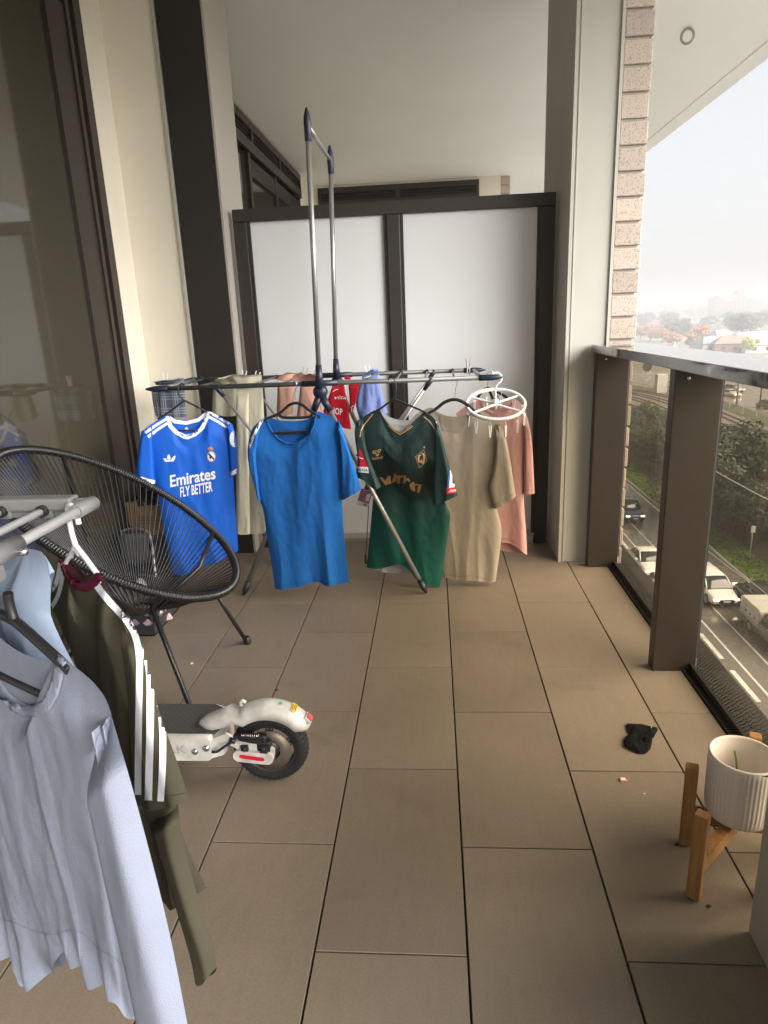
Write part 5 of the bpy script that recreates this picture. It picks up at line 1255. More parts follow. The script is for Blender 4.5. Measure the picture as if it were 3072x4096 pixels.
mb = MB(); mb.bbox(-.285, -.195, .462, .482, .138, .166, .006); mb.tube([(-.262, .459, .170), (-.215, .459, .167)], .0045, 8); mb.tube([(-.275, .46, .152), (-.29, .46, .158)], .008, 8); mb.bbox(-.222, -.185, .460, .48, .118, .150, .005); obj('brake_caliper', mb, M['black'], t)
mb = MB(); mb.tube([(-.258+.046*i/40, .459+.004*math.cos(i*1.3), .1705+.004*math.sin(i*1.3)) for i in range(41)], .0011, 5); obj('spring', mb, M['steel'], t)
mb = MB(); mb.tube(smoothline([(-.345, .458, .122), (-.325, .45, .126), (-.305, .45, .142), (-.285, .456, .152)], 2), .0036, 8); obj('brake_cable', mb, M['black'], t)
for bx_ in (-.252, -.202):
    mb = MB(); mb.lathe([(0, -.004), (.0055, -.004), (.006, 0)], (bx_, .4525, .134), 'y', 12); mb.box(bx_-.009, bx_+.009, .4527, .462, .120, .142); obj('caliper_bolt', mb, M['scooter_white'] if bx_ == 0 else M['gasket'], t)
# front of the scooter, beyond the picture's edge
mb = MB(); mb.lathe(prof, (-1.09, WY+.04, WZ), 'y', 40); obj('wheel', mb, M['tyre'], t)
mb = MB(); mb.tube([(-1.0, WY+.04, .14), (-1.06, WY+.04, .2), (-1.06, WY+.04, .55)], .02, 12); obj('stem', mb, M['scooter_white'], t)

# ------------------------------------------------------------------ plant stand, pot
def wood():
    m, nt, b = nodes_of('bamboo_wood'); L = nt.links
    tc = N(nt, 'ShaderNodeTexCoord'); mp = N(nt, 'ShaderNodeMapping'); mp.inputs['Scale'].default_value = (60, 60, 4); L.new(tc.outputs['Object'], mp.inputs[0])
    n = N(nt, 'ShaderNodeTexNoise'); n.inputs['Scale'].default_value = 2; n.inputs['Detail'].default_value = 5; L.new(mp.outputs[0], n.inputs[0])
    cr = N(nt, 'ShaderNodeValToRGB'); cr.color_ramp.elements[0].color = (.24, .115, .032, 1); cr.color_ramp.elements[1].color = (.42, .22, .075, 1); cr.color_ramp.elements[0].position = .3; cr.color_ramp.elements[1].position = .7
    L.new(n.outputs[0], cr.inputs[0]); L.new(cr.outputs[0], b.inputs['Base Color']); b.inputs['Roughness'].default_value = .45
    return m
M['wood'] = wood()
pc = np.array([.9105, .284])
t = thing('plant_stand', 'low wooden plant stand with square legs carrying a white pot', 'plant stand', (pc[0], pc[1], 0))
legs = [np.array([.8125, .302]), np.array([.7785, .152]), np.array([1.0, .42]), np.array([1.03, .26])]
def sq_post(c, ang, w, z0, z1):
    q = [(c[0]+w*.7071*math.cos(ang+PI/4+i*PI/2), c[1]+w*.7071*math.sin(ang+PI/4+i*PI/2)) for i in range(4)]
    bm = bmesh.new(); vs = [bm.verts.new((x, y, z)) for z in (z0, z1) for x, y in q]
    for f in ((3, 2, 1, 0), (4, 5, 6, 7), (0, 1, 5, 4), (1, 2, 6, 5), (2, 3, 7, 6), (3, 0, 4, 7)): bm.faces.new([vs[i] for i in f])
    bmesh.ops.bevel(bm, geom=bm.edges[:], offset=.0015, segments=2, affect='EDGES'); return bm
for i, c in enumerate(legs):
    ang = math.radians(-20 if i != 1 else -38)
    mb = MB(); mb.bm(sq_post(c, ang, .0265, .004, .209)); lg = obj('leg', mb, M['wood'], t)
    mb = MB(); mb.lathe([(0, 0), (.010, 0), (.011, .004)], (c[0], c[1], 0), 'z', 14); obj('pad', mb, M['gasket'], lg)
for i, c in enumerate(legs[:2]+legs[2:]):
    d = pc-c; Lg = np.linalg.norm(d); d /= Lg; nn = np.array([-d[1], d[0]])
    p, q = c+d*.014, pc-d*(.0 if i in (0, 2) else .014)
    z1 = .098 if i in (0, 2) else .0975
    mb = MB(); mb.prism([(*(p+nn*.011), z1-.032), (*(q+nn*.011), z1-.032), (*(q-nn*.011), z1-.032), (*(p-nn*.011), z1-.032)], (0, 0, .032)); cbar = obj('crossbar', mb, M['wood'], t)
    s_ = p+d*.012; mb = MB(); mb.lathe([(0, .0035), (.006, .003), (.0075, 0)], (s_[0], s_[1], z1), 'z', 16); obj('felt_pad', mb, M['gasket'], cbar)
t = thing('plant_pot', 'white ribbed ceramic pot with one cut green stem on the wooden stand', 'plant pot', (pc[0], pc[1], .1015))
R0, zt, zb = .0695, .2552, .1015
prof = [(0, zb), (R0*.80, zb), (R0*.90, zb+.004), (R0*.955, zb+.014), (R0*.985, zb+.04), (R0, zt-.02), (R0, zt-.002), (R0-.002, zt), (R0-.005, zt-.0005), (R0-.007, zt-.004), (R0-.0075, zb+.07), (0, zb+.068)]
mb = MB(); seg = 288; vs = []
for k in range(seg):
    a = 2*PI*k/seg
    for i, (r, z) in enumerate(prof):
        rr_ = r*(1+(.008*math.cos(a*48) if 3 <= i <= 5 else 0)); vs.append((pc[0]+rr_*math.cos(a), pc[1]+rr_*math.sin(a), z))
n_ = len(prof); mb.add(vs, [(k*n_+i, ((k+1) % seg)*n_+i, ((k+1) % seg)*n_+i+1, k*n_+i+1) for k in range(seg) for i in range(n_-1)], True)
obj('pot', mb, mat('pot_ceramic', (.74, .68, .62), .5, bump=.06, bscale=150), t)
mb = MB(); mb.lathe([(0, .172), (R0-.0078, .171)], (pc[0], pc[1], 0), 'z', 30); obj('soil', mb, mat('soil', (.05, .035, .025), .95, bump=1, bscale=120), t)
s1 = at(*px('Z7', (880, 400)), Y=.312); s0 = at(*px('Z7', (903, 575)), Y=.306); sb_ = np.array([s0[0]+.003, s0[1]-.004, .171]); mb = MB(); mb.tube(smoothline([sb_, s0, (s0+s1)/2+[.001, 0, 0], s1], 2), .0024, 8); obj('stem', mb, mat('green_stem', (.13, .19, .05), .5), t)
t = thing('nursery_pot', 'small black nursery pot with a leaf peeping out beside the white pot', 'plant pot', (.93, .16, .0))
q = at(*px('Z7', (1262, 700)), Y=.155)
mb = MB(); mb.lathe([(0, q[2]-.075), (.03, q[2]-.075), (.040, q[2]+.018), (.043, q[2]+.020), (.043, q[2]+.026), (.040, q[2]+.026), (.029, q[2]-.06), (0, q[2]-.06)], (q[0]+.040, q[1], 0), 'z', 32); obj('pot', mb, M['gasket'], t)
mb = MB(); P_ = [q+np.array(x) for x in ((-.03, -.02, .022), (-.012, -.022, .028), (.012, -.018, .024), (.02, -.012, .02), (.006, -.014, .017), (-.014, -.02, .020))]; mb.prism(P_, (0, .0008, 0)); obj('leaf', mb, mat('leaf_green', (.09, .15, .04), .5), t)
mb = MB(); mb.lathe([(0, 0), (.02, 0), (.03, .006), (.012, .012), (.010, q[2]-.085), (.028, q[2]-.0755), (0, q[2]-.0755)], (q[0]+.045, q[1], 0), 'z', 24); obj('pedestal', mb, M['gasket'], t)

# ------------------------------------------------------------------ small things on the floor
def sock():
    t = thing('glove', 'crumpled black glove lying on the tiles near the balustrade', 'glove', (.835, .70, 0))
    def loft(name, rows, seed):
        G = []
        for (x0, y0, x1, y1, h) in rows:
            R_ = []
            for k in range(30):
                a = 2*PI*k/29; u = (1-math.cos(a))/2
                z = max(.0015, h*(.5+.5*math.sin(a))*(1+.5*noise.noise(Vector((u*4, seed, h*90)))))
                off = .25*math.sin(a)
                R_.append((x0+(x1-x0)*u, y0+(y1-y0)*u+off*.01, z))
            G.append(R_)
        mb = MB(); mb.grid(np.array(G), True); return obj(name, mb, M['sock'], t)
    M['sock'] = mat('black_knit', (.009, .009, .010), .95, bump=.6, bscale=500, wr=.6, wscale=40, spec=.1)
    def q(x, y): return at(*px('C6', (x, y)), Z=0)[:2]
    loft('cuff', [(*q(266, 652), *q(432, 672), .006), (*q(270, 668), *q(431, 690), .013), (*q(272, 690), *q(418, 712), .014), (*q(276, 700), *q(410, 722), .004)], 1.)
    loft('palm', [(*q(290, 702), *q(392, 716), .006), (*q(266, 722), *q(402, 735), .016), (*q(254, 745), *q(400, 758), .013), (*q(258, 772), *q(395, 782), .016), (*q(300, 795), *q(378, 802), .012), (*q(318, 803), *q(362, 806), .003)], 2.)
    loft('finger', [(*q(340, 728), *q(404, 735), .008), (*q(352, 745), *q(402, 752), .022), (*q(355, 768), *q(396, 772), .017), (*q(358, 782), *q(392, 785), .008)], 3.)
    G_ = [q(396, 672), q(402, 674), q(400, 694), q(394, 692)]
    mb = MB(); mb.prism([(x, y, .0155) for x, y in G_], (0, 0, .0006)); obj('care_tag', mb, mat('grey_tag', (.25, .25, .25), .8), t)
sock()
q = at(*px('C6', (251, 941)), Z=0)
mb = MB(); mb.bbox(q[0]-.009, q[0]+.009, q[1]-.007, q[1]+.008, .0002, .004, .0015); w0 = thing('wrapper', 'tiny pink and white scrap on the tiles before the plant stand', 'litter', (q[0], q[1], 0)); obj('scrap', mb, mat('pink_scrap', (.6, .3, .25), .6), w0)
mb = MB(); mb.box(q[0]-.005, q[0]+.005, q[1]-.003, q[1]+.004, .0041, .0046); obj('scrap_print', mb, M['white_print'], w0)
for lab, k, p, m, r in (('dry brown leaf crumb by the foot of plant stand leg', 'Z7', (275, 1378), 'soil', .005), ('dark seed crumb on the tiles in front of plant stand', 'Z7', (612, 2022), 'soil', .004), ('white paper fleck beside the cord chair foot', 'C3', (1157, 1440), 'white', .006),
                        ('dry grass twig on the tile joint behind the scooter', 'Z3', (1262, 30), 'soil', .006), ('white speck on the tiles between glove and plant stand', 'C6', (362, 1014), 'white', .0022)):
    q = at(*px(k, p), Z=0); mb = MB(); rn = random.Random(p[0])
    mb.prism([(q[0]+r*rn.uniform(.6, 1.3)*math.cos(a), q[1]+r*rn.uniform(.5, 1.2)*math.sin(a), .0008) for a in np.linspace(0, 2*PI, 7, endpoint=False)], (0, 0, .002))
    tag(obj('leaf_crumb' if m == 'soil' else 'paper_fleck', mb, mat('crumb', (.05, .03, .02), .9) if m == 'soil' else M['white_print']), lab, 'litter')
# ------------------------------------------------------------------ the street and country below
GZ = -17.0
def ground_mat():
    m, nt, b = nodes_of('ground'); L = nt.links
    tc = N(nt, 'ShaderNodeTexCoord'); n = N(nt, 'ShaderNodeTexNoise'); n.inputs['Scale'].default_value = .05; n.inputs['Detail'].default_value = 8; L.new(tc.outputs['Object'], n.inputs[0])
    cr = N(nt, 'ShaderNodeValToRGB'); e = cr.color_ramp.elements; e[0].position = .35; e[0].color = (.09, .10, .06, 1); e[1].position = .65; e[1].color = (.24, .21, .17, 1)
    L.new(n.outputs[0], cr.inputs[0]); L.new(cr.outputs[0], b.inputs['Base Color']); b.inputs['Roughness'].default_value = .9
    return m
def road_mat(name, c0, c1):
    m, nt, b = nodes_of(name); L = nt.links
    tc = N(nt, 'ShaderNodeTexCoord')
    n = N(nt, 'ShaderNodeTexNoise'); n.inputs['Scale'].default_value = .22; n.inputs['Detail'].default_value = 7; n.inputs['Distortion'].default_value = .6; L.new(tc.outputs['Object'], n.inputs[0])
    n2 = N(nt, 'ShaderNodeTexNoise'); n2.inputs['Scale'].default_value = 3; n2.inputs['Detail'].default_value = 8; L.new(tc.outputs['Object'], n2.inputs[0])
    mx = N(nt, 'ShaderNodeMix', data_type='RGBA'); L.new(n2.outputs[0], mx.inputs[0]); mx.inputs[6].default_value = (*c0, 1); mx.inputs[7].default_value = (*c1, 1); L.new(mx.outputs[2], b.inputs['Base Color'])
    mr = N(nt, 'ShaderNodeMapRange'); mr.inputs[1].default_value = .40; mr.inputs[2].default_value = .58; mr.inputs[3].default_value = .04; mr.inputs[4].default_value = .28; L.new(n.outputs[0], mr.inputs[0]); L.new(mr.outputs[0], b.inputs['Roughness'])
    b.inputs['Specular IOR Level'].default_value = .6
    return m
def sheet(name, pts, z, m, kind='structure'):
    mb = MB(); mb.add([(x, y, z) for x, y in pts], [tuple(range(len(pts)))]); o = obj(name, mb, m); o['kind'] = kind; return o
sheet('ground', [(-250, -250), (2300, -250), (2300, 3000), (-250, 3000)], GZ, ground_mat())
M['asphalt'] = road_mat('wet_asphalt', (.105, .096, .086), (.19, .175, .155))
sheet('road', [(6.5, -60), (21.4, -60), (21.4, 900), (6.5, 900)], GZ+.02, M['asphalt'])
mb = MB(); mb.box(21.4, 21.62, -60, 900, GZ, GZ+.14); struct('kerb', mb, mat('kerb_concrete', (.22, .21, .19), .8))
mb = MB(); mb.box(2, 6.5, -60, 900, GZ, GZ+.13); struct('pavement', mb, mat('pavement_concrete', (.36, .34, .31), .7))
M['line'] = mat('road_paint', (.62, .60, .55), .5, var=.2, vscale=2)
mb = MB()
for x, w_, d in ((14.62, .10, 0), (15.42, .24, 1.2), (16.12, .11, 0), (17.52, .10, 0), (18.15, .10, 6), (10.2, .1, 0)):
    y = -60.
    while y < 420:
        l_ = 480 if not d else 3.
        mb.box(x-w_/2, x+w_/2, y, min(y+l_, 420), GZ+.021, GZ+.026); y += l_+(d or 1)
struct('road_markings', mb, M['line'])
def grass_mat():
    m, nt, b = nodes_of('verge_grass'); L = nt.links
    tc = N(nt, 'ShaderNodeTexCoord'); n = N(nt, 'ShaderNodeTexNoise'); n.inputs['Scale'].default_value = 1.4; n.inputs['Detail'].default_value = 10; L.new(tc.outputs['Object'], n.inputs[0])
    cr = N(nt, 'ShaderNodeValToRGB'); e = cr.color_ramp.elements; e[0].position = .35; e[0].color = (.045, .085, .010, 1); e[1].position = .66; e[1].color = (.12, .19, .022, 1)
    L.new(n.outputs[0], cr.inputs[0]); L.new(cr.outputs[0], b.inputs['Base Color']); b.inputs['Roughness'].default_value = .9
    bp = N(nt, 'ShaderNodeBump'); bp.inputs['Strength'].default_value = 1; bp.inputs['Distance'].default_value = .1; L.new(n.outputs[0], bp.inputs['Height']); L.new(bp.outputs[0], b.inputs['Normal'])
    return m
rg = random.Random(11)
edge = [(24.8+1.6*noise.noise(Vector((y*.09, 3.3, 0)))+max(0, (48-y))*.12, y) for y in np.arange(-40, 160, 2.)]
mb = MB(); G = np.zeros((len(edge), 6, 3))
for i, (xe, y) in enumerate(edge):
    for k in range(6):
        G[i, k] = (21.63+(xe-21.63)*k/5, y, GZ+.10+.12*k/5+.05*noise.noise(Vector((y*.4, k*1.3, 0))))
mb.grid(G, True, flip=True)
for i in range(5200):    # tufts
    y = rg.uniform(22, 100); xe = 24.8+1.6*noise.noise(Vector((y*.09, 3.3, 0)))+max(0, (48-y))*.12; x = rg.uniform(21.7, xe+.4); a = rg.uniform(0, PI); h = rg.uniform(.06, .22); z = GZ+.1+.1*(x-21.6)/3.2
    dx, dy = .10*math.cos(a), .10*math.sin(a); mb.add([(x-dx, y-dy, z), (x+dx, y+dy, z), (x+rg.uniform(-.06, .06), y, z+h)], [(0, 1, 2)])
o = obj('verge_grass', mb, grass_mat()); o['kind'] = 'stuff'; o['label'] = 'bright green grass verge along the wet road'
M['mulch'] = mat('mulch', (.06, .038, .028), .95, var=.6, vscale=3, bump=1, bscale=8)
mb = MB(); G = np.zeros((90, 8, 3))
for i in range(90):
    y = -30+i*2.1
    for k in range(8): G[i, k] = (24+k*1.5, y, GZ+.15+.22*k+.25*noise.noise(Vector((y*.2, k*.7, 4))))
mb.grid(G, True, flip=True); struct('embankment', mb, M['mulch'])
# railway
def cat(P, n):
    return resample(smoothline(P, 3), n)
trk = cat([(44.2, 55), (46.5, 92), (48.8, 112), (50.0, 130), (49.6, 145), (46.5, 160), (40, 178), (30, 198)], 120)
tan = np.gradient(trk, axis=0); tan /= np.linalg.norm(tan, axis=1)[:, None]; nor = np.stack([tan[:, 1], -tan[:, 0]], -1)
def strip(name, a, b, z, m, kind='structure', nz=0):
    G = np.zeros((len(trk), 2, 3)); G[:, 0, :2] = trk+nor*a; G[:, 1, :2] = trk+nor*b; G[..., 2] = z
    mb = MB(); mb.grid(G, False); o = obj(name, mb, m); o['kind'] = kind; return o
M['ballast'] = mat('ballast', (.15, .115, .10), .9, var=.4, vscale=2.5, detail=8, bump=1, bscale=10)
strip('rail_ballast', -14.5, 3.0, GZ+.25, M['ballast'])
M['rail_steel'] = mat('rail_steel', (.05, .04, .036), .4, .4)
for k, o0 in enumerate((-11.5, -7.0, -3.2, .6)):
    t = thing('railway_track', ['railway track nearest the trees, two dark rails on brown ballast', 'second railway track out from the trees on brown ballast', 'third railway track, second from the chain fence', 'railway track running closest beside the chain fence'][k], 'railway track', (trk[60, 0], trk[60, 1], GZ), 'railway tracks')
    for s in (-.75, .75):
        G = np.zeros((len(trk), 4, 3)); 
        for q, (w_, h) in enumerate(((-.09, .26), (-.08, .42), (.08, .42), (.09, .26))): G[:, q, :2] = trk+nor*(o0+s+w_); G[:, q, 2] = GZ+h
        mb = MB(); mb.grid(G, False); obj('rail', mb, M['rail_steel'], t)
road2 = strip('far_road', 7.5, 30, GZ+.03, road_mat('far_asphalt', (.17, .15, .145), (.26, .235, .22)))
strip('far_verge', 3.0, 7.5, GZ+.2, mat('far_verge_grass', (.05, .06, .028), .9, var=.4, vscale=.6))
t = thing('rail_fence', 'low grey fence between the railway tracks and far road', 'fence', (trk[60, 0]+4, trk[60, 1], GZ))
fp = trk+nor*4.2
mb = MB(); mb.tube([(x, y, GZ+1.3) for x, y in fp[::3]], .05, 6); mb.tube([(x, y, GZ+.7) for x, y in fp[::3]], .04, 6); obj('rail', mb, mat('fence_grey', (.35, .33, .30), .7), t)
for i in range(2, 118, 5):
    mb = MB(); mb.tube([(*fp[i], GZ), (*fp[i], GZ+1.4)], .06, 6); obj('post', mb, mat('fence_post', (.4, .38, .35), .7), t)

# ------------------------------------------------------------------ trees
def leafmat(name, c):
    m, nt, b = nodes_of(name); L = nt.links
    g = N(nt, 'ShaderNodeNewGeometry'); mx = N(nt, 'ShaderNodeMix', data_type='RGBA'); L.new(g.outputs['Random Per Island'], mx.inputs[0])
    mx.inputs[6].default_value = (*[x*.55 for x in c], 1); mx.inputs[7].default_value = (*[min(1, x*1.5) for x in c], 1)
    L.new(mx.outputs[2], b.inputs['Base Color']); b.inputs['Roughness'].default_value = .6; b.inputs['Specular IOR Level'].default_value = .3
    return m
M['bark'] = mat('bark', (.07, .055, .042), .9)
def crown_mesh(name, seed, h, r, n, leaf, squash=.9, clumps=26):
    rn = np.random.RandomState(seed)
    C_ = []
    while len(C_) < clumps:
        p = rn.uniform(-1, 1, 3)
        l = np.linalg.norm(p)
        if l > 1 or l < .25: continue
        C_.append(p*np.array([r*.78, r*.78, h*.34])+np.array([0, 0, h*.60]))
    C_ = np.array(C_); per = n//clumps; vs = []; fs = []
    for c in C_:
        rad = r*rn.uniform(.22, .46)
        d = rn.normal(size=(per, 3)); d /= np.linalg.norm(d, axis=1)[:, None]
        q = c+d*(rad*rn.uniform(.35, 1.05, (per, 1)))*np.array([1, 1, squash*.8])
        for p, dd in zip(q, d):
            t1 = np.cross(dd+rn.normal(size=3)*.6, rn.normal(size=3)); t1 /= np.linalg.norm(t1)+1e-9
            t2 = np.cross(dd, t1); t2 /= np.linalg.norm(t2)+1e-9
            s = leaf*rn.uniform(.6, 1.3); o = len(vs)
            vs += [p-t1*s, p-t2*s*.45, p+t1*s, p+t2*s*.45]; fs.append((o, o+1, o+2, o+3))
    mb = MB(); mb.v = [tuple(map(float, v)) for v in vs]; mb.f = fs; mb.sm = [False]*len(fs)
    tr = MB(); tr.tube([(0, 0, 0), (.05*r, .02*r, h*.25), (.02*r, .06*r, h*.45), (.05*r, 0, h*.75)], [h*.028, h*.022, h*.017, h*.006], 8)
    for c in C_[:9]: tr.tube([(.03*r, .03*r, h*.34), tuple(c*.6+np.array([0, 0, h*.16])), tuple(c)], [h*.012, h*.008, h*.003], 6)
    return mb, tr
def make_tree(name, label, seed, h, r, n, leaf, m, x, y, group=None, z=GZ, cat_='tree', squash=.9, clumps=26):
    t = thing(name, label, cat_, (x, y, z), group)
    cm, tr = crown_mesh(name, seed, h, r, n, leaf, squash, clumps)
    for nm, b_, mm in (('trunk', tr, M['bark']), ('crown', cm, m)):
        me = b_.mesh(nm); me.materials.append(mm); o = bpy.data.objects.new(nm, me); COL.objects.link(o); o.parent = t; LOC[o.name] = LOC[t.name]
    return t
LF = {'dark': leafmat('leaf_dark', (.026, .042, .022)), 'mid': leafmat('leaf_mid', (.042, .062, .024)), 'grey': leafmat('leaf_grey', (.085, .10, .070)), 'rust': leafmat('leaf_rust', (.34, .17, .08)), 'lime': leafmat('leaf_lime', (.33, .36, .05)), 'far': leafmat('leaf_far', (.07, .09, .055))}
proto = [make_tree('street_tree', 'bushy green tree on bank between the road and railway', 1, 8.5, 3.6, 6200, .20, LF['mid'], 29.0, 55.5, 'trees on bank below the railway'),
         make_tree('street_tree', 'bushy green tree on bank between the road and railway', 2, 10.5, 4.2, 7000, .22, LF['dark'], 32, 58.5, 'trees on bank below the railway'),
         make_tree('street_tree', 'bushy green tree on bank between the road and railway', 3, 6.5, 3.2, 5200, .18, LF['mid'], 27.0, 60, 'trees on bank below the railway')]
rt = random.Random(21)
spots = [(27.2, 49.5, 2, .9), (29.8, 50.5, 0, .85), (32.5, 53, 0, .85), (26.2, 44.5, 2, .75), (30, 44, 0, .75), (33.5, 46.5, 2, 1.), (30.5, 57.5, 1, .72), (34.2, 60.5, 0, .6), (28.2, 66.5, 2, .8), (33.8, 66, 2, .62), (27.5, 75, 2, .75), (32.5, 77.5, 0, .42), (28, 83, 0, .5), (31.5, 87, 2, .62), (27, 91, 0, .55), (30, 97, 2, .8), (26, 101, 2, .85), (28, 109, 0, .5), (36.2, 66, 2, .5), (34, 40, 0, .6), (36, 50, 2, .8), (25.5, 60, 2, .6), (29.5, 70.5, 2, .7), (25.8, 69, 2, .62), (25.2, 80, 2, .6), (30, 78, 2, .6)]
for x, y, k, s in spots:
    c = copy_tree(proto[k], (x, y, GZ+.4), rt.uniform(0, 6.28)); c.scale = (s, s, s*rt.uniform(.9, 1.1))
for u, v, Y in ((2884, 1662, 57), (2925, 1705, 55), (2850, 1690, 62), (2958, 1760, 53), (3040, 1822, 50), (2545, 1700, 88), (2590, 1715, 84), (2640, 1705, 80), (2670, 1700, 76), (2520, 1720, 94)):
    top = at(u, v, Y=Y); k = 1 if top[2]-GZ > 5.5 else 0; s = (top[2]-GZ)/((10.5, 8.5)[1-k]*.93)
    c = copy_tree(proto[k], (top[0], Y, GZ), rt.uniform(0, 6.28)); c.scale = (s*1.25, s*1.25, s)
for k in range(90):
    y = rt.uniform(36, 116); x = rt.uniform(25.6, 36.5); s = rt.uniform(.42, .72)*(1.15 if y < 60 else .85)
    if x < 27 and y < 50: continue
    c = copy_tree(proto[k % 3 if y < 62 else 2], (x, y, GZ-.6*s), rt.uniform(0, 6.28)); c.scale = (s*1.15, s*1.15, s)
mb = MB(); t = thing('timber_fence', 'dark brown timber fence under the trees beside grass verge', 'fence', (26.6, 40, GZ)); mb.box(26.55, 26.65, 30, 45.2, GZ+.5, GZ+2.2); obj('boards', mb, mat('dark_timber', (.035, .024, .02), .85, var=.4, vscale=3, stretch=(1, 8, .3)), t)
mb = MB()
for y in np.arange(30, 45.3, 2.5): mb.box(26.46, 26.549, y, y+.1, GZ+.3, GZ+2.25)
obj('battens', mb, M['bark'], t)
# street signs on the verge
def sign(label, x, y, h, pm, w_, hh, yaw=0.):
    t = thing('street_sign', label, 'street sign', (x, y, GZ+.15))
    mb = MB(); mb.tube([(x, y, GZ+.1), (x, y, GZ+.15+h)], .045, 8); obj('pole', mb, pm, t)
    mb = MB(); mb.bbox(x-w_/2, x+w_/2, y-.09, y-.05, GZ+.15+h-hh, GZ+.15+h, .01); obj('plate', mb, mat('sign_white', (.7, .7, .68), .5), t)
sign('white plate on a grey pole standing in grass verge', 23.3, 47.2, 2.6, mat('pole_grey', (.45, .45, .42), .5), .3, .5)
sign('white plate on a yellow pole under the trees', 24.6, 46.2, 2.35, mat('pole_yellow', (.6, .42, .08), .5), .42, .5)
mb = MB(); t = thing('bollard', 'small white bent marker post where the verge meets road', 'post', (22.0, 51.6, GZ)); mb.tube([(22.0, 51.6, GZ+.1), (22.0, 51.6, GZ+.9), (21.7, 51.6, GZ+.95)], .05, 6); obj('post', mb, M['line'], t)
# overhead cables along the street
def cable(label, p, q, sag, r=.02):
    p, q = np.array(p), np.array(q); P = [p+(q-p)*k/24+np.array([0, 0, -4*sag*(k/24)*(1-k/24)]) for k in range(25)]
    mb = MB(); mb.tube(P, r, 6); tag(obj('overhead_cable', mb, mat('cable', (.42, .40, .36), .6)), label, 'cable')
def cabline(label, a, b, Ya, Yb, ext=2.5, sag=.15, r=.02):
    p, q = at(*a, Y=Ya), at(*b, Y=Yb); d = q-p; cable(label, p-d*0, q+d*ext, sag, r)
cabline('pale overhead cable crossing before the dark trees', (2853, 1880), (3072, 1990), 40., 30., 1.2, .1, .03)
cabline('thin overhead cable crossing above grass verge', (2822, 2168), (3040, 2345), 32., 25., 1.0, .1, .014)
cabline('thin overhead cable crossing over the blue pickup', (2500, 1925), (2690, 2080), 34, 27, 1.0, .1, .014)
# ------------------------------------------------------------------ vehicles
M['car_glass'] = mat('car_glass', (.02, .022, .024), .08, spec=.8)
M['tyre_far'] = mat('car_tyre', (.015, .015, .015), .8)
M['alloy'] = mat('alloy', (.4, .4, .4), .35, .7)
M['lamp_on'] = mat('headlamp', (.8, .75, .6), .3, emit=(1., .82, .55), estr=1.8)
M['lamp_red'] = mat('rear_lamp_on', (.5, .02, .02), .3, emit=(1., .06, .05), estr=2.5)
M['lamp_off'] = mat('rear_lamp', (.3, .02, .02), .3)
M['plate'] = mat('number_plate', (.6, .6, .58), .5)
def paint(name, c, r=.25):
    m = mat(name, c, r, spec=.6); m.node_tree.nodes['Principled BSDF'].inputs['Coat Weight'].default_value = .6; m.node_tree.nodes['Principled BSDF'].inputs['Coat Roughness'].default_value = .08; return m
PAINT = {'white': paint('paint_white', (.72, .70, .66)), 'blue': paint('paint_blue', (.02, .035, .12)), 'black': paint('paint_black', (.015, .015, .017)), 'silver': paint('paint_silver', (.38, .38, .38)), 'red': paint('paint_red', (.28, .015, .02)), 'grey': paint('paint_grey', (.12, .12, .125))}
